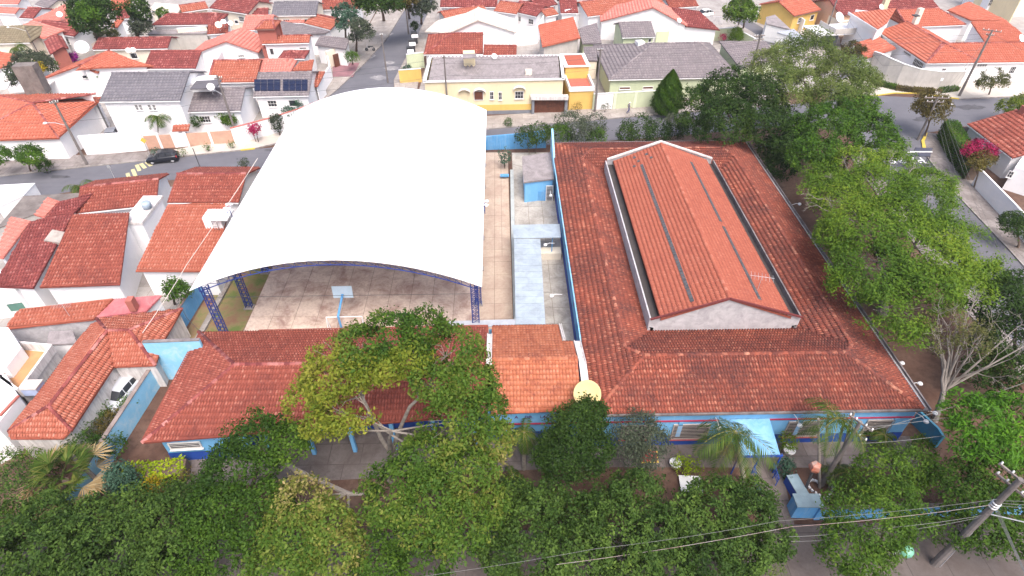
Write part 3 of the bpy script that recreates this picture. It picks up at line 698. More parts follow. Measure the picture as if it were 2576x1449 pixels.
for sgn, xw in ((-1, cx0), (1, cx1)):
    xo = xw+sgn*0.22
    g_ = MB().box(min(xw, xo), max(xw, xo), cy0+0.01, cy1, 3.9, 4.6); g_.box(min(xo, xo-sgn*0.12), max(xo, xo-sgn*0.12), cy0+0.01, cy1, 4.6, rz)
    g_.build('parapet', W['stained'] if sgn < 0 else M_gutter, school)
    xi = xo-sgn*0.12; xr = xw-sgn*0.72
    MB().box(min(xi, xr), max(xi, xr), cy0+0.02, cy1-0.02, rz-0.62, rz-0.5).build('gutter', M_trough, school)
kk = (az-rz)/(ax-(cx0+0.66)); kr = (az-rz)/((cx1-0.66)-ax)
hall = [[(cx0+0.66, cy1-0.1, rz), (cx0+0.66, cy0-0.12, rz), (ax, cy0-0.12, az), (ax, cy1-0.1, az)],
        [(cx1-0.66, cy0-0.12, rz), (cx1-0.66, cy1-0.1, rz), (ax, cy1-0.1, az), (ax, cy0-0.12, az)]]
deck = MB()
for f in hall: deck.slab([(p[0], p[1], p[2]-0.03) for p in f], 0.14)
ho = deck.build('raised_roof', TILE['hall'], school)
cover(ho, school, hall, 'hall', [((ax, cy0-0.1, az), (ax, cy1-0.1, az))], 0.21, 0.38, 0.04, wid=0.84, lift=0.05)
# coping over the back gable, red edge on the front gable
for pa, pb, mm, nm, yy in [((cx0, rz+0.12), (ax, az+0.14), W['dirty'], 'coping', cy1), ((ax, az+0.14), (cx1, rz+0.12), W['dirty'], 'coping', cy1), ((cx0-0.2, rz-0.02), (ax, az-0.01), TILE['dark'], 'edge_tiles', cy0-0.16), ((ax, az-0.01), (cx1+0.2, rz-0.02), TILE['dark'], 'edge_tiles', cy0-0.16)]:
    p, q = np.array([pa[0], yy, pa[1]]), np.array([pb[0], yy, pb[1]]); d = nrm(q-p)
    MB().frame((p+q)/2+[0, 0, 0.05], d, np.array([0, 1., 0]), np.cross(d, [0, 1., 0]), np.linalg.norm(q-p), 0.28 if nm == 'coping' else 0.12, 0.16).build(nm, mm, school)
# rows of grey glass tiles let into both slopes
M_gtile = plain('grey_glass_tile', (0.095, 0.10, 0.11), 0.7, 0.25, 3.0, spec=0.1)
def slope_pt(side, fx, y):
    return np.array([cx0+0.66+(ax-cx0-0.66)*fx, y, rz+(az-rz)*fx]) if side < 0 else np.array([cx1-0.66-(cx1-0.66-ax)*fx, y, rz+(az-rz)*fx])
nL = nrm([-kk, 0, 1.]); nR = nrm([kr, 0, 1.])
gme = MB().frame((0, 0, 0), np.array([1., 0, 0]), np.array([0, 1., 0]), Zup, 0.30, 0.33, 0.05).mesh('glass_tile'); gme.materials.append(M_gtile)
def glass_tile(side, fx, y):
    n_ = nL if side < 0 else nR; o = bpy.data.objects.new('glass_tile', gme); COL.objects.link(o); o.parent = ho
    o.location = tuple(slope_pt(side, fx, y)+n_*0.085-rootloc(school)); o.rotation_euler = (0, -math.atan(kk) if side < 0 else math.atan(kr), 0)
for y in np.arange(35.2, 57.2, 0.38): glass_tile(-1, 0.50, y)
for y in np.arange(35.4, 57.5, 0.38):
    if not 45.5 < y < 46.2: glass_tile(1, 0.46, y)
for fx, y in [(0.42, 58.9), (0.66, 58.7), (0.47, 57.9), (0.72, 57.7), (0.36, 57.2)]: glass_tile(-1, fx, y)
# louvred windows of the front
fr = (np.array([0, y0-0.02, 0]), np.array([0, -1., 0]))
for x0_, y0_, x1_, y1_ in [(1690, 1067, 1782, 1103), (1976, 1060, 2062, 1097), (2172, 1056, 2240, 1092), (1560, 1070, 1640, 1104)]:
    opening(school, fr, x0_, y0_, x1_, y1_, 'school', M_dark)
for x in (13.0, 21.9, 26.0, 29.0): MB().box(x-0.16, x+0.16, y0-0.1, y0+0.01, 1.13, 2.94).build('pilaster', M_blue, school)
# entrance awning of pale blue sheet on posts
aw = thing('entrance_awning', 'sky-blue corrugated awning on posts over the school entrance', 'awning', (18.3, 24.6, 0))
ap = [P(1861, 1146, 2.5), P(1970, 1144, 2.5), None, None]; ap[2] = np.array([ap[1][0]-0.1, y0-0.05, 3.1]); ap[3] = np.array([ap[0][0]-0.9, y0-0.05, 3.1])
v, q = corr_arrays(np.array(ap), 0.42, 0.05)
link('awning_sheet', quadmesh('awning_sheet', v, q, None, rootloc(aw)), plain('bright_blue_sheet', (0.14, 0.35, 0.58), 0.5, 0.1, 1.0, (0.32, 0.52, 0.68), 0.35), aw)
MB().frame((ap[0]+ap[1])/2-[0, 0.02, 0.12], np.array([1., 0, 0]), np.array([0, 1., 0]), Zup, np.linalg.norm(ap[1]-ap[0]), 0.06, 0.2).build('fascia', M_navy, aw)
for p in (ap[0], (ap[0]+ap[1])/2, ap[1]): MB().tube([(p[0], p[1]+0.1, 0), (p[0], p[1]+0.1, 2.4)], 0.05).build('post', M_navy, aw)
# wall lamps on bent arms
def walllamp(label, at, direc, L=0.9, drop=0.25):
    at = np.asarray(at, float); d = nrm(direc); r = thing('wall_lamp', label, 'lamp', at, 'lamps on the school walls')
    MB().tube([at, at+d*L*0.6+[0, 0, 0.12], at+d*L], 0.025, 6).build('arm', M_white, r)
    MB().lathe(at+d*(L+0.05), [(0.05, 0.1), (0.14, 0.06), (0.19, -0.02), (0.17, -0.1), (0.05, -0.15)], 12).build('lamp_head', M_white, r, smooth=True)
for lb, px, py, z, d in [('wall lamp low on the left school wall beside the awning row', 1395, 612, 3.0, (-1, -.2, 0)), ('wall lamp on the left school wall above the corridor slabs', 1414, 741, 3.2, (-1, -.1, 0)),
    ('lamp arm on the far right corner of the school roof', 1898, 374, 3.9, (1, 0.2, 0.1)), ('white lamp sticking out of the right eave under the feathery tree', 1990, 516, 3.9, (1, .1, .1)),
    ('long white lamp arm near the front right corner of the school roof', 2286, 967, 3.7, (1, .1, 0)), ('white lamp on the front school wall above the middle louvres', 1996, 1040, 3.6, (0.2, -1, -.2)),
    ('white lamp at the front right corner of the school wall', 2300, 1036, 3.5, (0.3, -.6, 0)), ('small white lamp beside the black bags at the school corner', 2318, 1034, 3.3, (1, -.2, 0)), ('tiny white lamp on the right eave above bare earth', 2240, 913, 3.8, (1, 0, 0)),
    ('white lamp on the front school wall behind the palm', 1800, 1050, 3.4, (0, -1, 0)), ('white lamp over the louvred door of the small blue annex', 1384, 480, 2.6, (0, -1, 0))]:
    walllamp(lb, P(px, py, z), d)
# tv antenna and pipe on the raised roof
an = thing('tv_antenna', 'thin tv antenna on the raised school roof near its gable', 'antenna', slope_pt(1, 0.4, 36.6))
b = rootloc(an); mb = MB().tube([b, b+[0, 0, 1.5]], 0.02, 5); mb.tube([b+[-0.9, 0.3, 1.4], b+[0.9, -0.3, 1.5]], 0.016, 5)
for t in np.linspace(-0.8, 0.8, 7): mb.tube([b+[t-0.15, -t*0.33-0.45, 1.45], b+[t+0.15, -t*0.33+0.45, 1.45]], 0.012, 4)
mb.build('antenna_rods', M_steel, an)
# ---------------------------------------------------------------- annex with the long roof, and the link
annex = thing('school_annex', 'long low school wing with red hip roof and blue porch columns', 'school building', (-13, 31, 0))
ka = 0.33; ry = 30.8; rzx = 5.0; za = lambda y: rzx-abs(ry-y)*ka
fL, fR, bL, bR = (-25.6, 25.2), (-1.25, 26.75), (-25.7, 36.2), (-1.25, 36.4); rL, rR = (-20.4, ry, rzx), (-1.25, ry, rzx)
t3 = lambda p: (p[0], p[1], za(p[1]))
zl = 3.2
af = [[t3(fL), t3(fR), rR, rL], [t3(bR), t3(bL), rL, rR], [t3(bL), t3(fL), rL]]
deck = MB()
for f in af: deck.slab([(p[0], p[1], p[2]-0.03) for p in f], 0.10)
ao = deck.build('roof', TILE['red'], annex)
cover(ao, annex, af, 'red', [(t3(fL), rL), (t3(bL), rL), (rL, rR)], 0.22, 0.42, 0.055, singles=0, lift=0.10, ridge='dark')
wm = MB(); ax0, ax1 = -24.9, -1.3
def awall(b, pts, z0, z1):
    for a, c in zip(pts[:-1], pts[1:]): b.add([(*a, z0), (*c, z0), (*c, z1), (*a, z1)], [(0, 1, 2, 3)])
awall(wm, [(-18.9, 28.2), (-18.9, 26.1), (-24.8, 25.8), (-24.9, 35.6), (ax1, 35.8)], 1.0, 3.12); wm.build('wall', M_blue, annex)
wm = MB(); awall(wm, [(-18.9, 28.2), (ax1, 28.6)], 1.0, 3.5); wm.build('porch_wall', M_blue, annex)
wm = MB(); awall(wm, [(-18.87, 28.17), (-18.87, 26.07), (-24.83, 25.77), (-24.93, 35.63), (ax1, 35.83)], 0, 1.02); wm.build('wall_base', M_navy, annex)
wm = MB(); awall(wm, [(-18.86, 28.16), (ax1, 28.56)], 0, 1.3); wm.build('porch_wall_base', M_navy, annex)
opening(annex, (np.array([-24.8, 25.74, 0]), nrm([0.05, -1., 0])), 424, 1112, 508, 1128, 'louvre', M_dark)
for x in np.linspace(-17.4, -2.2, 6):
    y = 25.95+(x+18.9)*0.055; MB().box(x-0.14, x+0.14, y-0.14, y+0.14, 0, 3.2).build('porch_column', M_blue, annex)
link_ = thing('link_building', 'short school wing with bright orange tiles between two white flashings', 'school building', (2.2, 31, 0))
lz = 5.12; zk = lambda y: lz-abs(ry-y)*0.335
lf = [[(-0.95, 26.75, zk(26.75)), (5.62, 26.95, zk(26.95)), (5.62, ry, lz), (-0.95, ry, lz)], [(4.75, 36.3, zk(36.3)), (-0.95, 36.3, zk(36.3)), (-0.95, ry, lz), (4.75, ry, lz)], [(5.62, 33.4, zk(33.4)), (4.75, 33.4, zk(33.4)), (4.75, ry, lz), (5.62, ry, lz)]]
deck = MB()
for f in lf: deck.slab([(p[0], p[1], p[2]-0.03) for p in f], 0.10)
lo_ = deck.build('roof', TILE['link'], link_)
cover(lo_, link_, lf, 'link', [((-0.95, ry, lz), (5.62, ry, lz))], 0.25, 0.42, 0.035, singles=0, wid=0.9, lift=0.07)
wm = MB(); awall(wm, [(-1.2, 27.1), (5.7, 27.2)], 1.0, 3.6); wm.build('front_wall', M_blue, link_); wm = MB(); awall(wm, [(-1.2, 36.0), (4.5, 36.0), (4.5, 33.1), (5.5, 33.1)], 0, 3.2); wm.build('wall', M_blue, link_)
wm = MB(); awall(wm, [(-1.2, 27.06), (5.7, 27.16)], 0, 1.02); wm.build('wall_base', M_navy, link_)
MB().box(-1.2, 5.7, 27.0, 27.05, 2.05, 2.2).build('painted_band', M_redband, link_)
def flash(nm, pts, w, root):
    b = MB()
    for a, c in zip(pts[:-1], pts[1:]):
        a, c = np.asarray(a, float), np.asarray(c, float); d = nrm(c-a); s_ = nrm(np.cross(d, Zup)); b.frame((a+c)/2, d, s_, np.cross(s_, d), np.linalg.norm(c-a), w, 0.14)
        for sg in (-1, 1): b.frame((a+c)/2+s_*sg*(w/2-0.03)+Zup*0.1, d, s_, np.cross(s_, d), np.linalg.norm(c-a), 0.06, 0.16)
    b.build(nm, W['dirty'], root)
flash('flashing', [(-1.1, 34.6, zk(34.6)+0.12), (-1.1, ry, lz+0.12), (-1.1, 30.2, zk(30.2)+0.12)], 0.42, link_)
flash('flashing', [(5.95, 33.4, 4.25), (6.0, 30.5, 4.95), (6.05, 28.4, 4.45)], 0.55, link_)
flash('flashing', [(4.85, 36.2, zk(36.2)+0.1), (4.9, 33.5, zk(33.5)+0.1)], 0.22, link_)
# lettering on the link fascia
def lettering(txt, loc, size, m, parent, rot=(R(90), 0, 0)):
    cu = bpy.data.curves.new('lettering', 'FONT'); cu.body = txt; cu.size = size; cu.extrude = 0.01
    tmp = bpy.data.objects.new('tmp_text', cu); COL.objects.link(tmp)
    dg = bpy.context.evaluated_depsgraph_get(); me = bpy.data.meshes.new_from_object(tmp.evaluated_get(dg)); me.name = 'lettering'
    bpy.data.objects.remove(tmp); me.materials.clear(); me.materials.append(m)
    o = bpy.data.objects.new('lettering', me); COL.objects.link(o); o.parent = parent
    o.location = tuple(np.asarray(loc, float)-rootloc(parent)); o.rotation_euler = rot; return o
lettering('A    DR.    LADISL', (0.75, 27.07, 2.75), 0.42, plain('purple_lettering', (0.10, 0.012, 0.13), 0.7), link_)
# yellow water-tank lid / dish on the junction of the roofs
dish = thing('satellite_dish', 'large yellow round dish standing on the link roof edge', 'satellite dish', P(1477, 990, 4.4))
dn = nrm(np.array([-0.1, -0.62, 0.78])); dc = P(1477, 991, 5.0)
MB().lathe(dc, [(0.05, 0.0), (0.45, 0.04), (0.78, 0.13), (0.98, 0.24), (1.0, 0.27), (0.96, 0.27), (0.76, 0.17), (0.43, 0.07), (0.03, 0.04)], 28, dn).build('dish', plain('cream_yellow_paint', (0.66, 0.52, 0.24), 0.6, 0.05, 1.0), dish, smooth=True)
MB().tube([rootloc(dish)-[0, 0, 0.3], dc], 0.05).build('mast', M_steel, dish); MB().tube([dc, dc+dn*0.7], 0.02, 5).build('feed_arm', M_steel, dish)
# ---------------------------------------------------------------- white arched canopy over the court
can = thing('court_canopy', 'huge white arched canopy on blue lattice columns over the sports court', 'canopy', (-13.7, 54, 0))
cxa, cxb, cya, cyb, cze, cza = -25.55, -1.7, 37.15, 71.0, 7.0, 10.0
N = 28; V = []; F = []
zc = lambda t: cze+(cza-cze)*(1-(2*t-1)**2)
for j, y in enumerate(np.linspace(cya, cyb, 9)):
    for i in range(N+1): t = i/N; V.append((cxa+(cxb-cxa)*t, y, zc(t)))
for j in range(8):
    for i in range(N): k = j*(N+1)+i; F.append((k, k+1, k+N+2, k+N+1))
M_can = leafmat('bright_white_membrane', [(0.96, 0.96, 0.96), (0.97, 0.97, 0.97)], 0.5, 0.14)
top = MB().add(V, F).add([(x, y, z-0.06) for x, y, z in V], [q[::-1] for q in F])
n0 = len(V); ed = []
for i in range(N): ed += [(i, i+n0, i+1+n0, i+1), (8*(N+1)+i, 8*(N+1)+i+1, 8*(N+1)+i+1+n0, 8*(N+1)+i+n0)]
for j in range(8): ed += [(j*(N+1), (j+1)*(N+1), (j+1)*(N+1)+n0, j*(N+1)+n0), (j*(N+1)+N, j*(N+1)+N+n0, (j+1)*(N+1)+N+n0, (j+1)*(N+1)+N)]
top.f += ed; top.build('membrane', M_can, can, smooth=False)
M_truss = plain('dark_blue_steel', (0.015, 0.04, 0.22), 0.5, 0.1, 2.0)
def truss(pts_a, pts_b, r=0.05):
    b = MB(); b.tube(pts_a, r, 6); b.tube(pts_b, r, 6)
    for i in range(len(pts_a)-1):
        b.tube([pts_a[i], pts_b[i+1]], r*0.55, 5); b.tube([pts_b[i], pts_a[i]], r*0.55, 5)
    return b
ys = [37.3+5.35*i for i in range(7)]
for y in ys:
    pa = [(cxa+(cxb-cxa)*t, y, zc(t)-0.12) for t in np.linspace(0.03, 0.97, 25)]; pb = [(p[0], p[1], p[2]-0.5) for p in pa]
    truss(pa, pb, 0.045).build('arch_truss', M_truss, can)
    for x, sg in ((-24.35, -1), (-2.35, 1)):
        b = MB()
        for yy in (y-0.16, y+0.16):
            zt = zc((x-cxa)/(cxb-cxa))-0.2; zs = np.linspace(0, zt, 16)
            b2 = truss([(x-0.28, yy, z) for z in zs], [(x+0.28, yy, z) for z in zs], 0.045); b.add(b2.v, b2.f)
        for z in np.linspace(0.1, 6.6, 14): b.tube([(x-0.28, y-0.16, z), (x-0.28, y+0.16, z+0.3)], 0.025, 4); b.tube([(x+0.28, y-0.16, z+0.3), (x+0.28, y+0.16, z)], 0.025, 4)
        b.build('lattice_column', M_truss, can)
        MB().box(x-0.45, x+0.45, y-0.35, y+0.35, 0.0, 0.16).build('footing', M_kerb, can)
for z in (6.2,): MB().tube([(-24.3, 37.2, z), (-2.4, 37.2, z)], 0.02, 5).build('tie_rod', M_dark, can)
# loudspeakers/floodlights clustered on both canopy edges
for lb, px, py, z in [('cluster of white floodlights on the left canopy edge', 575, 520, 7.3), ('cluster of white floodlights on the right canopy edge', 1219, 512, 7.2)]:
    c = P(px, py, z); fl = thing('floodlight_cluster', lb, 'floodlights', c)
    for i in range(4):
        q_ = c+[0.35*(i % 2)-0.18, 0.7*(i//2)-0.35, 0.05]; d = nrm([(-1 if px < 900 else 1)*0.6, -0.5+i*0.3, -0.4])
        MB().lathe(q_, [(0.05, -0.18), (0.1, -0.12), (0.17, 0.1), (0.18, 0.15), (0.04, 0.12)], 12, d).build('floodlight', M_white, fl, smooth=True)
    MB().tube([c-[0, 0.8, 0.3], c+[0, 0.8, -0.1]], 0.035, 6).build('bracket', M_truss, fl); MB().tube([c-[0, 0, 1.2], c], 0.035, 6).build('bracket', M_truss, fl)
# ---------------------------------------------------------------- court floor, slabs laid one by one
M_slab = paving('court_concrete', (0.70, 0.57, 0.48), (0.2, 0.13, 0.11), (50, 50), (0.27, 0.155, 0.13), 1.0)  # base raised in place of daylight coming through the canopy
M_slabpale = paving('pale_court_concrete', (0.50, 0.40, 0.32), (0.25, 0.2, 0.17), (50, 50), (0.30, 0.20, 0.16), 0.7)
M_slabgrey = paving('corridor_concrete', (0.46, 0.43, 0.39), (0.2, 0.18, 0.16), (50, 50), (0.19, 0.17, 0.15), 0.9)
court = struct('court_floor', flat([(-24.0, 36.0), (1.0, 36.0), (1.0, 73.2), (-23.6, 73.2)], 0.03), plain('slab_joints', (0.16, 0.115, 0.09), 0.95, 0.2, 1.0))
cl = rootloc(court)
def slabs(x0, x1, y0, y1, nx, ny, m, parent, z=0.03, gap=0.035, jl=0.0):
    xs, ys_ = np.linspace(x0, x1, nx+1), np.linspace(y0, y1, ny+1); r0 = rootloc(parent)
    me = MB().box(-0.5, 0.5, -0.5, 0.5, 0, 1).mesh('slab'); me.materials.append(m)
    for i in range(nx):
        for j in range(ny):
            o = bpy.data.objects.new('slab', me); COL.objects.link(o); o.parent = parent
            o.location = tuple(np.array([(xs[i]+xs[i+1])/2, (ys_[j]+ys_[j+1])/2, z])-r0); o.scale = (xs[1]-xs[0]-gap, ys_[1]-ys_[0]-gap, 0.02+rng.random()*0.018); o.rotation_euler = (0, 0, (rng.random()-0.5)*jl)
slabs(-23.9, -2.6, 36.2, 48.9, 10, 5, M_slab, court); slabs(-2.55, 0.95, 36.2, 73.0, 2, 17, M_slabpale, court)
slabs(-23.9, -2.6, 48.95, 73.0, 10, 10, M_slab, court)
corr = struct('corridor_floor', flat([(1.45, 33.0), (6.5, 33.0), (6.5, 73.0), (1.45, 73.0)], 0.02), bpy.data.materials['slab_joints'])
slabs(1.5, 6.45, 33.2, 72.9, 3, 18, M_slabgrey, corr, 0.02)
wallxy('low pale kerb wall along the right side of the court', [(1.2, 37.5), (1.25, 55), (1.4, 67.5)], 0.55, plain('pale_grey_kerb', (0.42, 0.45, 0.45), 0.9, 0.1, 0.8, (0.25, 0.27, 0.28), 0.3), 0.42, None, 'kerb_wall')
MB().prism([(-0.1, 66.0), (1.0, 66.0), (1.0, 66.5), (-0.1, 66.5)], 0.35, 0.5).build('bench', M_midblue)
tag(bpy.data.objects['bench'], 'short blue bench at the far end of the court strip', 'bench')
# lawn strip between the court and the left boundary
def lawnmat():
    m, n, l, b = nt('thin_lawn'); pos = geo(n); f = noise(n, l, 0.5, 7, 0.7, pos)
    c = ramp(n, l, f, [(0.38, (0.22, 0.11, 0.07)), (0.5, (0.22, 0.17, 0.08)), (0.62, (0.12, 0.16, 0.04))])
    l.new(c, b.inputs['Base Color']); b.inputs['Roughness'].default_value = 0.95; bump(n, l, noise(n, l, 8, 5, 0.7, pos), b, 0.5, 0.04); return m
struct('lawn_strip', flat([(-29.2, 36.5), (-24.0, 36.0), (-23.6, 73.2), (-28.6, 73.2)], 0.008), lawnmat())
wallxy('concrete edging between the lawn strip and the left wall', [(-27.7, 37.0), (-27.4, 55), (-27.2, 73)], 0.25, M_kerb, 0.5, None, 'kerb_wall')
wallxy('blue boundary wall left of the sports court', [(-29.7, 35.2), (-29.3, 45), (-28.6, 73.6)], 2.1, M_midblue, 0.2, plain('mossy_coping', (0.24, 0.17, 0.15), 0.9, 0.2, 1, (0.1, 0.07, 0.06), 0.4))
wallxy('blue boundary wall along the street behind the court', [(-28.6, 73.75), (-1.9, 73.9), (3.5, 74.15), (6.2, 74.3)], [2.0, 2.0, 2.3, 2.6], M_midblue, 0.2, None)
wallxy('tall pale blue wall behind the left end of the long wing', [(-28.85, 33.85), (-24.4, 34.0)], 4.5, M_paleblue, 0.22, M_gutter)
wallxy('peeling pale blue boundary wall beside the overgrown yard', [(-29.6, 21.5), (-29.45, 25), (-28.9, 33.6)], 2.1, M_paleblue, 0.25, plain('dirty_coping', (0.30, 0.24, 0.22), 0.9, 0.2, 1, (0.12, 0.09, 0.08), 0.4))
# walkways with sheet roofs
ww = thing('covered_walkway', 'long pale blue metal roof over the walkway beside the court', 'walkway roof', (3, 45, 0))
zw = 2.7
v, q = corr_arrays(np.array([P(1297, 816, zw), P(1372, 816, zw), P(1359, 601, zw+0.1), P(1293, 601, zw+0.1)]), 0.5, 0.012)
MB().slab([P(1297, 816, zw), P(1372, 816, zw), P(1359, 601, zw+0.1), P(1293, 601, zw+0.1)], 0.06).build('sheet_roof', SHEET['bluemetal'], ww)
wa, wb = P(1297, 816, zw), P(1372, 816, zw); wc, wd = P(1359, 601, zw), P(1293, 601, zw)
for i in range(14):
    t = i/14; a = wa+(wd-wa)*t; c = wb+(wc-wb)*t; MB().frame((a+c)/2+[0, 0, 0.02+0.1*t], nrm(c-a), np.array([0, 1., 0]), Zup, np.linalg.norm(c-a), 0.04, 0.03).build('seam', SHEET['bluemetal'], ww)
for t in (0.05, 0.35, 0.65, 0.95):
    for s_ in (0.1, 0.9):
        p = (wa+(wb-wa)*s_)*(1-t)+(wd+(wc-wd)*s_)*t; MB().tube([(p[0], p[1], 0), (p[0], p[1], zw-0.05)], 0.05, 6).build('post', M_midblue, ww)
w2 = thing('covered_walkway', 'narrow pale metal strip roof along the back eave of the wings', 'walkway roof', (0, 38, 0))
MB().slab([P(1110, 826, 2.9), P(1296, 819, 2.9), P(1296, 803, 2.9), P(1110, 808, 2.9)], 0.06).build('sheet_roof', SHEET['greymetal'], w2)
for px in (1125, 1200, 1280): p = P(px, 812, 2.9); MB().tube([(p[0], p[1], 0), (p[0], p[1], 2.85)], 0.04, 6).build('post', M_midblue, w2)
w3 = thing('covered_walkway', 'patched pale sheet roof crossing the corridor to the school hall', 'walkway roof', (4, 55, 0))
MB().slab([P(1293, 599, 2.9), P(1411, 597, 3.0), P(1408, 563, 3.0), P(1288, 566, 2.9)], 0.07).build('sheet_roof', SHEET['bluemetal'], w3)
for px, py in ((1300, 595), (1390, 594), (1300, 570)): p = P(px, py, 2.9); MB().tube([(p[0], p[1], 0), (p[0], p[1], 2.85)], 0.05, 6).build('post', M_midblue, w3)
# small blue block with grey sheet roof
sb = House('store_block', 'small blue store block with grey sheet roof beside the hall', 'building', M_blue, 0.15)
zs = 2.9
sb.poly([(1317, 459, zs), (1394, 450, zs), (1386, 383, zs+0.3), (1313, 394, zs+0.3)], 'fibre'); sb.done()
MB().box(*[P(1330, 508)[0], P(1391, 508)[0]-0.3], P(1330, 506)[1]-0.03, P(1330, 506)[1], 0, 1.35).build('wall_base', M_midblue, sb.root)
opening(sb.root, (np.array([0, P(1330, 506)[1]-0.03, 0]), np.array([0, -1., 0])), 1373, 467, 1391, 507, 'louvre', M_dark)
for a_, c_ in [((1318, 480), (1320, 570)), ((1322, 480), (1324, 570))]: pass
# beige tank bench in the corridor
tb = MB().frame(P(1383, 638, 0.45), np.array([1., 0, 0]), np.array([0, 1., 0]), Zup, 2.3, 1.1, 0.9); tag(tb.build('counter', W['cream']), 'low beige counter across the corridor beside the hall', 'counter')
# basketball hoop and goal
bh = thing('basketball_hoop', 'basketball backboard on a leaning blue pole at the court end', 'basketball hoop', (-14.6, 38.6, 0))
MB().tube([(-14.55, 38.6, 0), (-14.65, 38.7, 2.4), (-14.45, 40.6, 3.35)], 0.11, 8).build('pole', M_midblue, bh)
bc = P(866, 743, 3.45); bc[1] = 40.75; bc = np.array([-14.45, 40.75, 3.5])
MB().frame(bc, np.array([1., 0, 0]), np.array([0, 0.12, 1.]), np.array([0, 1., -0.12]), 1.8, 1.25, 0.05).build('backboard', plain('pale_blue_board', (0.50, 0.62, 0.72), 0.6, 0.06, 2), bh)
MB().lathe(bc+[0, 0.35, -0.35], [(0.21, 0), (0.24, 0), (0.24, 0.03), (0.21, 0.03)], 16).build('rim', plain('orange_rim', (0.5, 0.12, 0.03), 0.5), bh)
gl = thing('goal_frame', 'small white goal frame behind the basketball pole', 'goal', (-15, 39.5, 0))
ga, gb = P(820, 798, 2.0), P(911, 796, 2.0)
MB().tube([(ga[0]+0.2, ga[1], 0), ga, gb, (gb[0], gb[1], 0)], 0.05, 6).build('posts', M_white, gl)
MB().tube([(ga[0]+0.2, ga[1]-1.0, 0), (ga[0], ga[1], 2.0)], 0.03, 5).tube([(gb[0], gb[1]-1.0, 0), (gb[0], gb[1], 2.0)], 0.03, 5).build('back_stays', M_white, gl)
# ================================================================ HOUSES AROUND THE SCHOOL
def zone(x0, y0, s): OFF[0], OFF[1], OFF[2] = x0, y0, s
M_yard = paving('yard_concrete', (0.40, 0.37, 0.35), (0.24, 0.22, 0.20), (2.0, 2.0), (0.22, 0.19, 0.175), 0.8)
struct('yard_paving', flat([(-120, 66), (-66, 73.6), (-44, 77.5), (-31, 80.5), (-31, 94), (-28.6, 106), (-26.6, 120), (-26, 200), (-190, 200), (-190, 70)], 0.006), M_yard)
struct('yard_paving', flat([(-13.2, 84.2), (8, 86), (45, 92.3), (56, 92), (66, 118), (70, 200), (-10, 200), (-12.8, 120)], 0.007), M_yard)
struct('yard_paving', flat([(60, 97), (84, 95.2), (140, 100), (160, 200), (80, 200), (72, 118)], 0.008), M_yard)
struct('yard_paving', flat([(-90, 27.5), (-30.0, 27.5), (-30, 40), (-29.6, 66.5), (-50, 64.0), (-66, 58.5), (-90, 54)], 0.0075), M_yard)
def H(label, wall='white', ov=0.35, name='house', group='houses around the school'): return House(name, label, 'house', wall, ov, group)
def blk(root, name, px0, px1, z0, z1, depth, m, zr=None):
    """box whose front bottom edge runs between two survey directions at height z0"""
    A, B_ = P(*px0, z0 if zr is None else zr), P(*px1, z0 if zr is None else zr); d = nrm((B_-A)*[1, 1, 0]); n_ = np.array([-d[1], d[0], 0]); A[2] = B_[2] = z0
    return MB().frame((A+B_)/2+n_*depth/2+[0, 0, (z1-z0)/2], d, n_, Zup, np.linalg.norm((B_-A)[:2]), depth, z1-z0).build(name, m, root)
# ---------------------------------------------------------------- upper left quarter
sheet(0, 0)
h = H('orange-tiled corner house with long hips behind the left utility pole', 'white')
h.poly([(-420, 1425, 3.2), (600, 1392, 3.2), (325, 1037, 5.3)], 'orange')
h.poly([(600, 1392, 3.2), (1035, 1040, 3.2), (965, 942, 5.3), (325, 1037, 5.3)], 'orange')
h.poly([(325, 1037, 5.3), (965, 942, 5.3), (-60, 955, 3.3)], 'orange'); h.poly([(-60, 955, 3.3), (-420, 1425, 3.2), (325, 1037, 5.3)], 'orange'); h.done()
blk(h.root, 'chimney', (265, 955), (470, 945), 4.2, 8.2, 1.6, SHEET['concrete'])
A2 = H('tall white house with slate-grey gable roof and two balconies', 'white').F((1000, 1022), (1812, 1012), (1910, 720), (1110, 745), 5.9, 'slate', 'gg')
for x in (1364, 1405, 1495, 1540): A2.win(0, x, 1052, x+28, 1108, 'bars')
A2.win(0, 1190, 1060, 1250, 1180, 'door', M_white).win(0, 1690, 1050, 1750, 1160, 'door', M_white).done()
for x0_, x1_, yy in ((1145, 1385, 1210), (1680, 1850, 1175)):
    bc_ = blk(A2.root, 'balcony', (x0_, yy), (x1_, yy-4), 2.7, 2.85, 1.3, M_white)
    rl = MB(); a_, b_ = P(x0_, yy, 2.85), P(x1_, yy-4, 2.85)
    for t in np.linspace(0, 1, 14): p = a_+(b_-a_)*t; rl.tube([p, p+[0, 0, 0.9]], 0.03, 4)
    rl.tube([a_+[0, 0, 0.9], b_+[0, 0, 0.9]], 0.04, 4); rl.build('railing', M_white, bc_)
h = H('white house with lower grey tiled roof right of the slate gable').F((1868, 1128), (2420, 1112), (2500, 858), (1935, 930), 3.6, 'grey', 'gg'); h.done()
blk(h.root, 'water_tank_box', (1925, 930), (2160, 920), 5.0, 6.3, 2.6, W['white']); blk(h.root, 'tank_cover', (1915, 905), (2175, 895), 6.3, 6.45, 2.9, TILE['slate'])
h = H('white gable house with orange roof beside the banana plants').V((405, 805), (978, 735), (745, 668), (1062, 512), 3.6, 'orange')
h.poly([(978, 735, 3.6), (1545, 655, 3.5), (1062, 512, 5.3), (745, 668, 5.3)], 'orange'); h.win(0, 825, 755, 880, 790, 'glass'); h.done()
h = H('long dark red roofed house behind the orange gable', 'cream').F((935, 500), (1685, 487), (1745, 362), (985, 395), 3.4, 'dark', 'hg'); h.done()
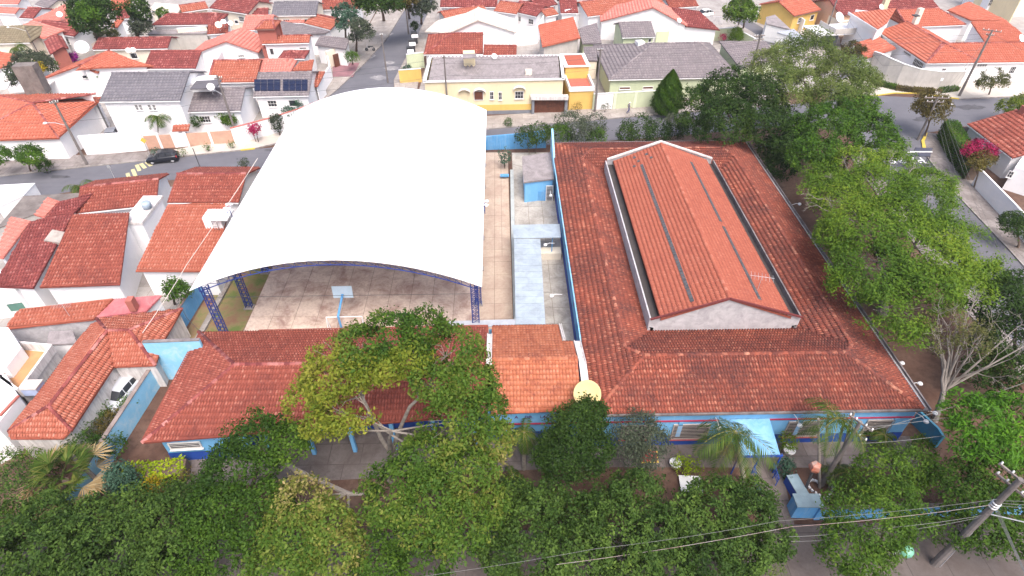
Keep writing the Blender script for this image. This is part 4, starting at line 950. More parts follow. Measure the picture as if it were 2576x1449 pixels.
h = H('white house with dark red hip roof and small arched window').F((1530, 256), (2195, 246), (2170, 130), (1690, 142), 3.8, 'dark', 'hh'); h.win(0, 1960, 268, 2030, 302, 'glass'); h.win(0, 2070, 268, 2130, 300, 'glass'); h.done()
H('dark red roofed house at the top edge left of the grey roof', 'cream').F((2100, 82), (2490, 142), (2610, -10), (2160, -30), 3.6, 'dark').done()
H('cream gable house under a salmon roof near the top edge', 'cream').F((1830, 125), (2100, 85), (2155, -5), (1900, 50), 3.4, 'light').done()
h = H('white house with broad salmon gable and small shuttered window').V((1895, 562), (2600, 528), (2235, 440), (2395, 302), 3.8, 'salmon'); h.win(0, 2225, 556, 2330, 602, 'glass', M_white).win(0, 2395, 550, 2460, 577, 'bars').done()
H('house with regular pale orange roof behind the slate gable').F((2085, 832), (2570, 826), (2605, 600), (2140, 612), 3.3, 'light', 'hg').done()
H('low house with dark red roof and white parapet behind the yellow plants').F((1440, 692), (1965, 690), (1885, 503), (1465, 520), 3.0, 'dark').done()
H('dark red roofed house right below the big dark tree').F((330, 300), (742, 368), (880, 288), (520, 208), 3.2, 'dark').done()
H('salmon roofed house left of the big dark tree').S((135, 297), (440, 390), (655, 300), (330, 205), 3.2, 'salmon', 0.28).done()
h = H('house with olive brown roof at the left edge', 'cream').F((-80, 440), (300, 428), (235, 262), (-80, 268), 3.4, 'olive', 'gh'); h.win(0, 200, 470, 240, 520, 'void'); h.done()
h = H('small brick-red house with dark tiles and white ridge bars', 'brick').V((505, 550), (690, 492), (648, 465), (580, 338), 3.2, 'dark'); h.done()
h = H('white house with orange roof at the left edge beside grey shrubs').S((-90, 690), (70, 682), (190, 545), (-70, 512), 3.2, 'orange', 0.3); h.done()
H('salmon roofed house at the far upper left edge').F((-60, 128), (150, 138), (212, 104), (-40, 55), 3.0, 'salmon').done()
H('dark red roofed house near the upper left corner').F((190, 180), (330, 188), (492, 95), (360, 70), 3.0, 'dark').done()
H('wide pale salmon roofed house left of the tree tops').S((320, 216), (725, 228), (665, 50), (480, 100), 3.2, 'salmon', 0.25).done()
H('cream house with grey roof at the top left edge', 'cream').F((345, 46), (480, 82), (650, 0), (430, -25), 3.2, 'grey').done()
H('small orange roofed house peeking out right of the big tree').S((1130, 100), (1300, 110), (1320, -20), (1110, -20), 3.2, 'orange', 0.28).done()
H('house with pale yellowish tiles at the top edge', 'cream').F((1495, 104), (1785, 132), (1745, 58), (1490, 18), 3.2, 'cream').done()
H('small orange roofed shelter between the dark trees').S((1115, 272), (1180, 275), (1250, 192), (1170, 195), 2.8, 'orange', 0.3).done()
H('red roofed house between the two upper dark trees').F((1165, 190), (1300, 185), (1290, 110), (1180, 105), 3.0, 'dark').done()
h = H('white house with plain salmon roof above the broad gable').F((2430, 302), (2720, 300), (2720, 150), (2452, 165), 3.8, 'salmon'); h.win(0, 2360, 200, 2400, 240, 'glass'); h.done()
H('small red roofed house with beige dish behind the cream wall').F((2085, 346), (2295, 332), (2345, 260), (2150, 235), 3.2, 'red').done()
H('grey sheeted shed roof in front of the arched-window house', 'grey', 0.1).S((1480, 345), (2080, 338), (2090, 300), (1520, 300), 2.8, 'fibre', 0.1).done()
yardwall('long cream yard wall behind the broad salmon gable', [(1850, 490), (2140, 470)], 3.6, W['cream'], 0.2, M_white)
for px0, px1, lb, cat_ in [((-60, 920), (80, 900), 'bare white block at the left edge below the orange roof', 'white'), ((100, 935), (420, 925), 'low white block in front of the orange gable house', 'white')]:
    r_ = thing('white_block', lb, 'building', P(*px0), 'houses around the school'); blk(r_, 'wall', px0, px1, 0, 3.0, 4, W['white']); blk(r_, 'slab_roof', px0, px1, 3.0, 3.15, 4.2, W['dirty'])
H('far red roofed house in the upper left corner').F((-60, 40), (180, 42), (330, -10), (-40, -40), 3.2, 'salmon').done()
# front walls and gates along the left street
yardwall('big plain white wall and gate in front of the slate house', [(880, 1560), (1480, 1512)], 2.7, W['white'], 0.2, M_white)
M_panel = plain('peach_render_panel', (0.55, 0.33, 0.24), 0.85, 0.1, 1.5, (0.40, 0.25, 0.2), 0.2)
fwl = thing('panelled_wall', 'street wall of peach panels between white posts with orange tile gate roof', 'wall', P(1490, 1505))
fa, fb = P(1490, 1500), P(2390, 1440); fd = nrm(fb-fa); fn = np.array([-fd[1], fd[0], 0]); fl_ = np.linalg.norm(fb-fa)
for t0, t1 in [(0.0, 0.155), (0.17, 0.31), (0.47, 0.72), (0.735, 0.985)]: MB().frame(fa+fd*fl_*(t0+t1)/2+[0, 0, 0.95], fd, fn, Zup, fl_*(t1-t0), 0.15, 1.9).build('panel', M_panel, fwl)
for t in (-0.005, 0.162, 0.32, 0.46, 0.727, 0.992): MB().frame(fa+fd*fl_*t+[0, 0, 1.1], fd, fn, Zup, 0.3, 0.3, 2.2).build('post', M_white, fwl)
MB().frame(fa+fd*fl_*0.39+[0, 0, 1.0], fd, fn, Zup, fl_*0.12, 0.08, 2.0).build('gate', M_white, fwl)
gr = H('little orange tiled roof over the white street gate', 'white', 0.6, 'gate_roof'); gr.S((1730, 1318), (1895, 1312), (1912, 1248), (1745, 1256), 2.4, 'light', 0.35); gr.cat = 'gate roof'; gr.group = None; gr.done()
yardwall('white garden wall with bougainvillea beside the canopy', [(2370, 1455), (2760, 1350), (3080, 1240), (3300, 1150)], 2.4, W['white'], 0.2, TILE['salmon'])
# ---------------------------------------------------------------- upper middle left
sheet(1, 0)
B1 = H('white house with grey roof carrying two solar arrays').F((-30, 972), (532, 960), (585, 722), (0, 738), 3.4, 'grey', 'gg'); B1.done()
f0 = np.array(B1.faces[0][0]); c_, n_ = plane_of(f0); M_solar = plain('solar_cells', (0.012, 0.016, 0.045), 0.2, 0.1, 3.0, spec=0.6)
for ax_, bx_ in ((-20, 245), (270, 520)):
    for r_ in range(2):
        for k_ in range(4):
            q4 = [onplane(ax_+(bx_-ax_)*(k_+u_)/4+(12 if v_ == 0 else 0)*(1 if ax_ < 0 else 1), 912-(r_+v_)*58, c_+n_*0.16, n_) for u_, v_ in ((0.03, 0.03), (0.97, 0.03), (0.97, 0.96), (0.03, 0.96))]
            MB().slab(q4, 0.05).build('solar_panel', M_solar, B1.root)
H('house with bright salmon hip roof behind the solar panels').F((-60, 735), (350, 725), (285, 598), (-40, 600), 3.6, 'salmon', 'gh').S((360, 715), (560, 705), (582, 603), (440, 618), 3.4, 'light', 0.3).F((225, 592), (487, 590), (372, 512), (345, 514), 4.0, 'dark', 'hh').done()
h = H('two-storey white house with pale orange roof and open window').F((60, 442), (535, 430), (565, 345), (120, 370), 5.4, 'light', 'gg'); h.win(0, 140, 485, 180, 550, 'void').win(0, 435, 475, 510, 495, 'glass').done()
h = H('brick-red stair tower with small salmon hip roof', 'brick', 0.3).F((-10, 295), (190, 292), (165, 205), (90, 207), 7.6, 'light', 'hh'); h.done()
H('house with long grey sloping roof behind the stair tower').S((235, 352), (690, 354), (742, 300), (255, 210), 3.6, 'grey', 0.22).done()
H('house with orange roof against the bluish tree').F((480, 234), (745, 300), (812, 155), (495, 160), 3.4, 'light').F((-20, 216), (480, 230), (500, 158), (0, 165), 3.4, 'salmon').done()
h = H('white corner house with low grey roof beside the side street').S((590, 454), (905, 494), (945, 385), (650, 355), 3.2, 'grey', 0.2); h.win(0, 730, 500, 800, 530, 'glass').done()
H('cream house with high dark grey roof at the top edge', 'cream').F((150, 157), (605, 152), (640, 20), (285, 18), 4.6, 'slate', 'gg').done()
H('red roofed house left of the big street tree').F((650, 97), (1028, 92), (1000, 5), (720, -20), 3.4, 'red').done()
H('dark red roofed house left of the high grey roof').F((-40, 160), (122, 152), (136, 88), (-20, 84), 3.0, 'dark').F((-60, 70), (130, 60), (110, -10), (-50, -10), 3.0, 'dark').done()
H('tiny orange lean-to beside the maroon pavement').S((590, 872), (622, 868), (697, 716), (583, 720), 2.8, 'light', 0.25).done()
yardwall('white side wall along the maroon pavement', [(675, 950), (770, 800), (745, 700)], 2.4, W['white'], 0.2, None)
h = thing('garage_wall', 'pale pink garage wall with brown doors by the side street', 'wall', P(745, 690)); blk(h, 'wall_face', (740, 690), (880, 640), 0, 2.9, 0.3, W['cream'])
for x in (735, 800): blk(h, 'door', (x, 688), (x+50, 670), 0, 2.3, 0.1, M_wood)
H('cream tiled house with broad pale gable right of the side street').V((1940, 336), (2620, 330), (2230, 228), (2235, 95), 3.6, 'cream').S((1700, 330), (1945, 335), (2225, 110), (1830, 190), 3.4, 'cream', 0.18).done()
H('house with salmon and dark red hip roof behind the yellow house').F((1690, 548), (2285, 542), (2245, 333), (1975, 335), 3.2, 'red', 'hg').done()
H('low red roof behind the yellow house chimney').F((2285, 585), (2620, 588), (2590, 455), (2297, 460), 3.2, 'red').done()
H('salmon roofed house behind the pale cream gable').F((1900, 184), (2330, 114), (2345, 55), (1960, 85), 3.6, 'light').done()
H('dark red roofed house at the top edge right of the street').F((1850, 72), (2430, 70), (2430, -20), (1880, -20), 3.6, 'dark').done()
H('pale orange roofed house at the top edge beside the red gables').F((2390, 112), (2620, 142), (2640, 0), (2450, 40), 3.4, 'light').done()
# green yard wall and white-capped gates by the side street
zone(933.8, 19.3, 0.1333)
yardwall('pale green garden wall beside the yellow house', [(690, 1170), (1010, 1130)], 2.6, W['green'], 0.2, M_white)
yardwall('ochre side wall beside the yellow house', [(545, 1430), (960, 1400)], 2.2, W['ochre'], 0.2, M_white)
for i, (x, y, w_) in enumerate([(770, 700, 115), (725, 850, 112), (690, 990, 112)]):
    lb = ['white-topped gate box nearest the cream gable', 'middle one of three white-topped gate boxes', 'white-topped gate box next to the green wall'][i]
    gt = thing('gate_box', lb, 'gate', P(x, y), 'gate boxes on the side street'); blk(gt, 'box', (x, y), (x+w_, y-6), 0, 2.2, 1.0, M_dark); blk(gt, 'lid', (x-6, y-128), (x+w_+2, y-134), 2.2, 2.32, 1.5, M_white)
# ---------------------------------------------------------------- yellow house and its ochre wing
full()
yh = thing('yellow_house', 'pale yellow house with grey corrugated roof and brown garage door', 'house', P(1220, 288), 'houses around the school')
zy = 5.1; ya, yb, yc, yd = P(1068, 207, zy), P(1417, 200, zy), P(1410, 141, zy), P(1083, 144, zy)
foot = [ya[:2], yb[:2], yc[:2], yd[:2]]
b = MB()
for i in range(4):
    p, q = foot[i], foot[(i+1) % 4]; b.add([(*p, 0), (*q, 0), (*q, zy), (*p, zy)], [(0, 1, 2, 3)])
b.build('wall', W['yellow'], yh)
cen = sum(foot)/4; ins = [p+(cen-p)/np.linalg.norm(cen-p)*0.45 for p in foot]
rf = [(*ins[0], zy-0.35), (*ins[1], zy-0.35), (*ins[2], zy+0.05), (*ins[3], zy+0.05)]
v, q = corr_arrays(np.array(rf), 0.6, 0.13); link('corrugated_sheet', quadmesh('corrugated_sheet', v, q, None, rootloc(yh)), SHEET['fibre'], yh)
for i in range(4):
    p, q = np.append(foot[i], zy+0.08), np.append(foot[(i+1) % 4], zy+0.08); d = nrm(q-p); MB().frame((p+q)/2, d, np.array([-d[1], d[0], 0]), Zup, np.linalg.norm(q-p)+0.3, 0.42, 0.16).build('parapet', M_white, yh)
yfr = (np.append(foot[0], 0), nrm(np.cross(np.append(foot[1]-foot[0], 0), Zup)))
d = nrm(np.append(foot[1]-foot[0], 0)); L = np.linalg.norm(foot[1]-foot[0]); nf = yfr[1]
MB().frame(np.append((foot[0]+foot[1])/2, 1.05)+nf*0.012, d, nf, Zup, L, 0.03, 0.9).build('painted_band', W['ochre'], yh)
MB().frame(np.append((foot[0]+foot[1])/2, 0.3)+nf*0.02, d, nf, Zup, L, 0.05, 0.6).build('plinth', plain('grey_plinth', (0.20, 0.21, 0.24), 0.9), yh)
opening(yh, yfr, 1343, 249, 1419, 286, 'gate', M_wood, 0.06)
for x0_, x1_, y0_, y1_ in [(1232, 1242, 230, 250), (1254, 1263, 231, 251), (1295, 1317, 229, 248)]: opening(yh, yfr, x0_, y0_, x1_, y1_, 'bars', None, 0.05)
opening(yh, yfr, 1192, 228, 1216, 252, 'void', M_wood, 0.05)
for xa_, xb_, yy in ((1190, 1222, 232), (1290, 1322, 226), (1153, 1183, 232)):   # little arched hoods
    pa_, pb_ = onplane(xa_, yy, *yfr), onplane(xb_, yy, *yfr); w_ = np.linalg.norm(pb_-pa_); c_ = (pa_+pb_)/2
    hb = MB(); ring = [c_+d*(-math.cos(t)*w_/2)+Zup*math.sin(t)*w_*0.36 for t in np.linspace(0, math.pi, 11)]
    for p, q in zip(ring[:-1], ring[1:]): hb.add([p, q, q+nf*0.5-Zup*0.1, p+nf*0.5-Zup*0.1], [(0, 1, 2, 3)])
    hb.build('arched_hood', W['dirty'], yh)
gp, gq = onplane(1334, 244, *yfr), onplane(1428, 244, *yfr); MB().frame((gp+gq)/2+nf*0.45+[0, 0, 0.15], nrm(gq-gp), nf, Zup, np.linalg.norm(gq-gp), 0.9, 0.5).build('garage_hood', W['dirty'], yh)
for x in (1340, 1423): p = onplane(x, 268, *yfr); MB().frame((p[0], p[1], 1.4)+nf*0.3, d, nf, Zup, 0.4, 0.55, 2.8).build('gate_post', MATS['grey_plinth'], yh)
blk(yh, 'chimney', (1167, 168), (1196, 167), 5.0, 7.0, 1.3, W['yellow']); blk(yh, 'chimney_cap', (1164, 148), (1199, 147), 7.0, 7.15, 1.6, SHEET['fibre']); blk(yh, 'skylight', (1322, 190), (1338, 190), 4.9, 5.6, 0.8, W['cream'])
oh = thing('ochre_wing', 'ochre wing with red tiled terrace and white parapets', 'house', P(1460, 277), 'houses around the school')
oa, ob_ = P(1430, 278), P(1489, 276); od = nrm(ob_-oa); on = np.array([-od[1], od[0], 0]); oL = np.linalg.norm(ob_-oa)
MB().frame((oa+ob_)/2+on*2.4+[0, 0, 1.5], od, on, Zup, oL, 4.8, 3.0).build('wall', W['ochre'], oh)
MB().frame((oa+ob_)/2+on*2.4+[0, 0, 3.04], od, on, Zup, oL-0.4, 4.4, 0.08).build('terrace_floor', plain('terracotta_floor', (0.48, 0.13, 0.09), 0.8, 0.15, 2), oh)
for p, q in [(oa, ob_), (oa, oa+on*4.8), (ob_, ob_+on*4.8)]: dd = nrm(q-p); MB().frame((p+q)/2+[0, 0, 3.3], dd, np.array([-dd[1], dd[0], 0]), Zup, np.linalg.norm(q-p), 0.25, 0.65).build('parapet', M_white, oh)
MB().frame((oa+ob_)/2+on*7.5+[0, 0, 2.4], od, on, Zup, oL, 5.2, 4.8).build('upper_block', W['ochre'], oh)
MB().frame((oa+ob_)/2+on*7.5+[0, 0, 4.85], od, on, Zup, oL+0.4, 5.6, 0.1).build('roof_slab', M_white, oh); MB().frame((oa+ob_)/2+on*7.3+[0, 0, 4.95], od, on, Zup, oL-0.8, 4.2, 0.1).build('roof_tiles', TILE['orange'], oh)
MB().frame((oa+ob_)/2+on*4.92+[0, 0, 0.25], od, on, Zup, oL, 0.05, 0.5).build('plinth', MATS['grey_plinth'], oh)
# ---------------------------------------------------------------- upper middle right
sheet(2, 0)
gh = H('pale green house with large grey hip roof behind the cypress', 'green').F((972, 802), (2290, 774), (1900, 432), (1418, 436), 3.3, 'grey', 'hh')
gh.S((2300, 680), (2660, 600), (2560, 405), (2080, 420), 3.4, 'grey', 0.24).win(0, 1080, 873, 1190, 900, 'glass', M_wood).win(0, 1315, 868, 1420, 896, 'glass', M_wood).win(0, 1860, 850, 1930, 880, 'glass', M_wood).done()
blk(gh.root, 'roof_box', (1262, 515), (1330, 510), 4.6, 5.9, 1.4, M_white)
h = H('small grey carport roof beside the green house', 'cream', 0.1, 'carport').S((725, 612), (862, 614), (845, 468), (720, 470), 3.0, 'grey', 0.15); h.cat = 'carport'; h.done()
h = H('house with grey gable roof behind the green house', 'green').F((1110, 378), (1447, 368), (1418, 220), (1100, 226), 3.6, 'grey'); h.win(0, 1235, 395, 1280, 422, 'glass').win(0, 1370, 388, 1400, 425, 'glass').done()
H('grey sheeted side roof left of the grey gable', 'green').S((705, 448), (905, 432), (852, 232), (672, 280), 3.4, 'grey', 0.3).done()
H('white block with plain bright orange sloping roof', 'grey').S((305, 472), (688, 382), (618, 172), (262, 252), 4.2, 'orange', 0.2).done()
H('house with wide salmon roof and low white gable').V((890, 216), (1765, 262), (1430, 160), (1390, 40), 3.4, 'salmon').S((1690, 258), (2095, 304), (1885, 110), (1610, 75), 3.2, 'dark', 0.28).done()
H('house with fine-lined pale orange roof at the top edge').F((765, 167), (1560, 72), (1540, -40), (750, -25), 3.6, 'light').done()
H('dark red narrow roof at the top edge left of the salmon house').F((490, 134), (668, 132), (640, -20), (470, -10), 3.6, 'dark').done()
H('little orange roof below the red gables').F((345, 167), (470, 142), (460, 75), (342, 85), 3.2, 'light').done()
H('narrow dark red roof near the top edge beside a topiary').F((265, 87), (460, 47), (440, -30), (258, -20), 3.2, 'dark').done()
H('dark red gable above the white yard').F((-20, 108), (242, 167), (190, 18), (20, 8), 3.2, 'dark').done()
H('red roofed house at the top edge beside the white car').F((1590, 82), (1882, 62), (1830, -30), (1600, -20), 3.4, 'red').done()
yardwall('white yard wall left of the orange sloping roof', [(-60, 470), (250, 440), (330, 300)], 3.2, W['white'], 0.2, None)
yardwall('pale grey party wall below the dark red narrow roof', [(520, 320), (745, 270)], 4.0, W['white'], 0.2, M_white)
yardwall('long pale green garden wall behind the green house', [(1440, 440), (2215, 400), (2430, 520)], 2.2, W['green'], 0.2, M_white)
yardwall('rusty brown wall beside the white car', [(1910, 250), (2115, 250)], 1.6, W['stained'], 0.2, None)
sw = thing('panelled_wall', 'pale green street wall with white gate in front of the green house', 'wall', P(810, 1110))
sa, sb_ = P(812, 1112), P(1420, 1078); sd = nrm(sb_-sa); sn = np.array([-sd[1], sd[0], 0]); sl = np.linalg.norm(sb_-sa)
MB().frame(sa+sd*sl*0.18+[0, 0, 1.25], sd, sn, Zup, sl*0.27, 0.1, 2.5).build('gate', M_white, sw)
for t0, t1 in ((0.37, 0.66), (0.70, 1.25)): MB().frame(sa+sd*sl*(t0+t1)/2+[0, 0, 1.2], sd, sn, Zup, sl*(t1-t0), 0.14, 2.4).build('panel', W['green'], sw)
for t in (0.01, 0.345, 0.68): MB().frame(sa+sd*sl*t+[0, 0, 1.3], sd, sn, Zup, sl*0.045, 0.24, 2.6).build('post', plain('light_green_post', (0.70, 0.75, 0.55), 0.8), sw)
MB().frame(sa+sd*sl*0.625+[0, 0, 2.62], sd, sn, Zup, sl*1.26, 0.22, 0.08).build('coping', M_white, sw)
# ---------------------------------------------------------------- upper right: the big white corner house
zone(2028.6, 0, 0.2133)
rh = H('large white corner house with many orange roofs and inner courtyard', 'white').F((1410, 747), (2750, 730), (2750, 498), (1640, 515), 3.4, 'orange', 'hg')
rh.F((842, 367), (1410, 747), (1612, 505), (1192, 258), 3.4, 'orange', 'gh').F((1190, 320), (1885, 292), (1560, 100), (1060, 108), 3.6, 'orange', 'hh')
rh.S((1945, 257), (2365, 237), (1918, 25), (1665, 105), 3.6, 'orange', 0.22).S((2105, 495), (2640, 482), (2365, 247), (1942, 259), 3.5, 'orange', 0.22)
rh.poly([(492, 152, 5.4), (832, 368, 5.4), (960, 235, 6.6), (1056, 112, 6.6)], 'orange')
rh.S((705, 690), (1062, 570), (850, 425), (560, 515), 2.9, 'orange', 0.18)
for x0_, y0_, x1_, y1_ in [(1592, 803, 1642, 852), (1852, 798, 1912, 878), (2010, 753, 2130, 787), (2258, 788, 2302, 832), (2392, 783, 2462, 867)]: rh.win(0, x0_, y0_, x1_, y1_, 'bars')
rh.win(1, 1250, 700, 1390, 810, 'bars').win(1, 1000, 690, 1060, 735, 'bars').win(1, 1140, 600, 1250, 650, 'bars'); rh.done()
blk(rh.root, 'chimney', (1268, 290), (1320, 285), 5.0, 7.6, 0.7, W['cream']); blk(rh.root, 'chimney_cap', (1285, 200), (1342, 196), 7.6, 7.75, 0.9, M_dark)
blk(rh.root, 'courtyard_wall', (1500, 430), (1850, 425), 0.0, 3.2, 0.2, W['ochre'])
b = MB().frame((P(492, 152, 5.5)+P(832, 368, 5.5))/2, nrm(P(832, 368, 5.5)-P(492, 152, 5.5)), nrm(np.cross(P(832, 368, 5.5)-P(492, 152, 5.5), Zup)), Zup, np.linalg.norm(P(832, 368, 5.5)-P(492, 152, 5.5)), 0.12, 0.45); b.build('barge_board', M_white, rh.root)
Qc = [P(x, y)[:2] for x, y in [(705, 860), (780, 910), (900, 958), (1050, 1000), (1250, 1030), (1500, 1040), (1790, 1018)]]
wallxy('curved grey garden wall with white rim on the street corner', Qc, [3.6, 3.9, 3.7, 3.4, 3.0, 2.7, 2.5], W['grey'], 0.25, M_white)
h = H('long dark red roofed house above the corner house', 'pink').F((400, 182), (1575, 102), (1520, -60), (370, -50), 3.8, 'dark'); h.done()
blk(h.root, 'chimney', (895, 115), (950, 112), 4.6, 6.6, 0.8, W['yellow'])
r_ = thing('white_block', 'white building with tall barred windows at the top right edge', 'building', P(2300, 140), 'houses around the school')
blk(r_, 'wall', (2080, 190), (2700, 190), 0, 6.5, 8, W['white'])
ffr = (P(2080, 190), np.array([0, -1., 0]))
for x in (2150, 2220, 2360): opening(r_, ffr, x, -10, x+90, 70, 'bars')
yardwall('tall cream yellow wall at the top right', [(1930, 120), (2380, 290)], 5.0, W['yellow'], 0.25, M_white)
r_ = thing('terrace_house', 'pale house with curved concrete terrace and dark gate left of the corner house', 'house', P(300, 520), 'houses around the school')
blk(r_, 'wall', (330, 430), (800, 410), 0, 2.8, 5.5, W['cream']); blk(r_, 'terrace', (150, 430), (700, 395), 2.8, 3.0, 5.5, W['white']); blk(r_, 'upper_wall', (520, 290), (830, 330), 3.0, 5.6, 0.3, W['white'])
tb_ = MB(); pr_ = [P(x, y, 3.0) for x, y in [(150, 300), (250, 360), (330, 405), (500, 395), (680, 385)]]
for p, q in zip(pr_[:-1], pr_[1:]): dd = nrm(q-p); tb_.frame((p+q)/2+[0, 0, 0.45], dd, np.array([-dd[1], dd[0], 0]), Zup, np.linalg.norm(q-p), 0.12, 0.9)
tb_.build('parapet', W['grey'], r_); blk(r_, 'garage_gate', (150, 520), (330, 560), 0, 2.4, 0.15, plain('slate_blue_gate', (0.10, 0.11, 0.15), 0.6))
tfr = (P(520, 290, 3.0)-[0, 0.02, 0], np.array([0, -1., 0]))
for x in (535, 600): opening(r_, tfr, x, 225, x+55, 330, 'glass')
sheet(3, 0)
H('orange roofed house with ochre side wall near the top right street', 'ochre').F((265, 162), (540, 98), (430, -30), (85, -5), 3.4, 'orange').done()
H('grey sheeted garage roof beside the ochre walled house', 'white', 0.1).S((-20, 240), (235, 300), (70, 150), (-20, 170), 3.0, 'fibre', 0.05).done()
H('pale metal garage roof beside the right hand pavement', 'white', 0.1).S((90, 330), (400, 420), (260, 290), (100, 320), 2.8, 'greymetal', 0.05).done()
yardwall('pale grey street wall below the orange roofed house', [(60, 140), (330, 340)], 2.6, W['white'], 0.2, None)
full()
# right edge house and its walls
h = H('orange roofed house behind the pink bougainvillea at the right edge', 'white').F((2432, 312), (2546, 398), (2640, 330), (2545, 272), 3.0, 'red', 'gg'); h.done()
blk(h.root, 'chimney', (2566, 300), (2585, 298), 4.4, 6.0, 0.8, W['brick'])
yardwall('long plain white wall beside the right hand street', [(2444, 466), (2524, 552), (2600, 640)], 2.3, W['white'], 0.2, None)
yardwall('dark iron fence on low wall at the right hand corner', [(2408, 350), (2500, 345)], 1.8, M_dark, 0.1, None, 'iron_fence')
r_ = thing('white_block', 'white house wall with small barred window at the right edge', 'building', P(2570, 480), 'houses around the school'); blk(r_, 'wall', (2520, 475), (2660, 520), 0, 3.0, 4, W['white'])
opening(r_, (P(2520, 475), nrm(np.array(np.cross(P(2660, 520)-P(2520, 475), Zup)))), 2534, 429, 2550, 448, 'bars')
# ---------------------------------------------------------------- left of the court
sheet(0, 1)
H('white flat roofed garage at the left edge below the street', 'white', 0.05).S((-40, 640), (235, 512), (350, 390), (-40, 412), 3.0, 'white', 0.0).done()
H('dark concrete terrace roof between street and red roofs', 'grey', 0.05).S((-40, 850), (350, 700), (945, 482), (240, 520), 2.9, 'concrete', 0.0).done()
h = H('house with dark brown-red roof and square roof opening at the left', 'white'); h.S((-60, 1440), (330, 1447), (745, 700), (300, 772), 3.3, 'dark', 0.26)
h.S((-60, 1135), (30, 1152), (312, 772), (110, 728), 3.8, 'salmon', 0.2).S((460, 742), (742, 692), (935, 500), (600, 572), 3.8, 'dark', 0.22).S((345, 714), (442, 742), (597, 570), (480, 535), 3.9, 'salmon', 0.2); h.done()
c_, n_ = plane_of(np.array(h.faces[0][0])); q4 = [onplane(x, y, c_+n_*0.2, n_) for x, y in [(440, 970), (600, 995), (650, 885), (525, 860)]]
MB().slab(q4, 0.3).build('skylight', plain('dusty_skylight', (0.42, 0.37, 0.33), 0.5, 0.2, 1.0, (0.2, 0.17, 0.15), 0.4), h.root)
E4 = H('white house with large speckled red roof left of the court', 'white').S((400, 1444), (1205, 1415), (1300, 690), (735, 705), 3.3, 'red', 0.27)
E4.wallplane((420, 1600), (1200, 1585)); sheet(0, 2); E4.win(1, 818, 12, 892, 88, 'bars'); E4.done(); sheet(0, 1)
r_ = thing('roof_terrace', 'stained white concrete roof patch with grey tank beside the speckled roof', 'terrace', P(1400, 860, 0)); blk(r_, 'slab', (1232, 815), (1440, 812), 4.6, 4.9, 5.0, W['dirty']); blk(r_, 'support', (1245, 808), (1430, 806), 0, 4.58, 4.6, W['white'], 4.6)
MB().lathe(P(1485, 640, 5.0), [(0.45, 0), (0.46, 0.55), (0.4, 0.65), (0.1, 0.7)], 18).build('water_tank', plain('grey_blue_tank', (0.34, 0.42, 0.50), 0.5), r_, smooth=True)
H('house with long pale red roof along the left street').F((760, 700), (1572, 610), (1850, 348), (1130, 380), 3.4, 'red', 'gg').done()
H('red roofed house against the top of the canopy edge').F((1680, 592), (2400, 590), (2640, 300), (1930, 300), 3.6, 'red', 'gg').done()
E6 = H('white house with pale orange lined roof beside the canopy', 'white').S((1362, 1280), (2150, 1282), (2320, 598), (1690, 602), 3.3, 'light', 0.27); E6.done()
r_ = thing('roof_box', 'white rooftop tank house with ladder beside the canopy edge', 'tank house', P(2150, 905, 4.0)); blk(r_, 'wall', (2095, 905), (2270, 905), 4.0, 5.9, 1.6, W['white']); blk(r_, 'lid', (2110, 775), (2290, 775), 5.9, 6.05, 1.8, W['white'])
lad = MB(); p = P(2180, 900, 4.2)
for s_ in (0, 0.45): lad.tube([p+[s_, -0.1, 0], p+[s_, 0.0, 2.4]], 0.025, 4)
for z in np.linspace(0.2, 2.2, 7): lad.tube([p+[0, -0.1, z], p+[0.45, -0.1, z]], 0.02, 4)
lad.build('ladder', M_dark, r_)
# courtyard house in the lower left, its roof tiles seen from close
sheet(0, 2)
ze, zr = 2.9, 4.2
I1 = H('U-shaped house with old orange barrel tiles around the overgrown yard', 'dirty', 0.25)
pt = dict(a=(972, 312, 3.9), b=(1835, 208, 3.2), c=(1655, 525, 2.9), d=(1300, 425, 4.3), e=(1078, 432, 4.3), f=(1565, 780, 2.9), g=(1140, 797, 2.9), hh=(720, 1440, 2.9), i=(90, 1445, 2.9), j=(490, 1190, 4.3), k=(935, 378, 3.0), l=(150, 1530, 2.9), m=(640, 1530, 2.9))
fc = lambda s_: I1.poly([pt[x] if x in pt else None for x in s_], 'light')
fc('edba'); fc('dcb'); fc('fcd') if False else None
I1.poly([pt['g'], pt['f'], pt['d'], pt['e']], 'light'); I1.poly([pt['f'], pt['c'], pt['d']], 'light')
I1.poly([pt['hh'], pt['g'], pt['e'], pt['j']], 'light'); I1.poly([pt['k'], pt['i'], pt['j'], pt['e'], pt['a']], 'light'); I1.poly([pt['i'], (90, 1520, 2.75), (620, 1520, 2.75), pt['hh'], pt['j']], 'light')
I1.done()
H('low house with faded orange roof left of the rose metal roof', 'stained', 0.15).S((40, 415), (940, 318), (1140, 108), (195, 210), 3.0, 'light', 0.22).done()
I2 = H('rose pink metal roof on a back shed', 'white', 0.15, 'shed').S((935, 300), (1470, 238), (1625, 74), (1145, 112), 3.0, 'pinkmetal', 0.16); I2.cat = 'shed'; I2.done()
blk(I2.root, 'chimney', (1310, 240), (1375, 235), 3.2, 4.4, 0.7, W['brick'])
H('grey sheet lean-to roof in the white back yard', 'white', 0.1).S((470, 570), (775, 560), (735, 430), (495, 440), 2.4, 'fibre', 0.2).done()
r_ = thing('white_block', 'white house wall with green glazed window at the left edge', 'building', P(60, 300), 'houses around the school'); blk(r_, 'wall', (-120, 330), (330, 262), 0, 3.1, 3.5, W['white'])
wfr = (P(-120, 330), nrm(np.cross(P(330, 262)-P(-120, 330), Zup)*1.0)); opening(r_, wfr, 72, 140, 268, 235, 'glass', plain('green_glass', (0.10, 0.22, 0.18), 0.25))
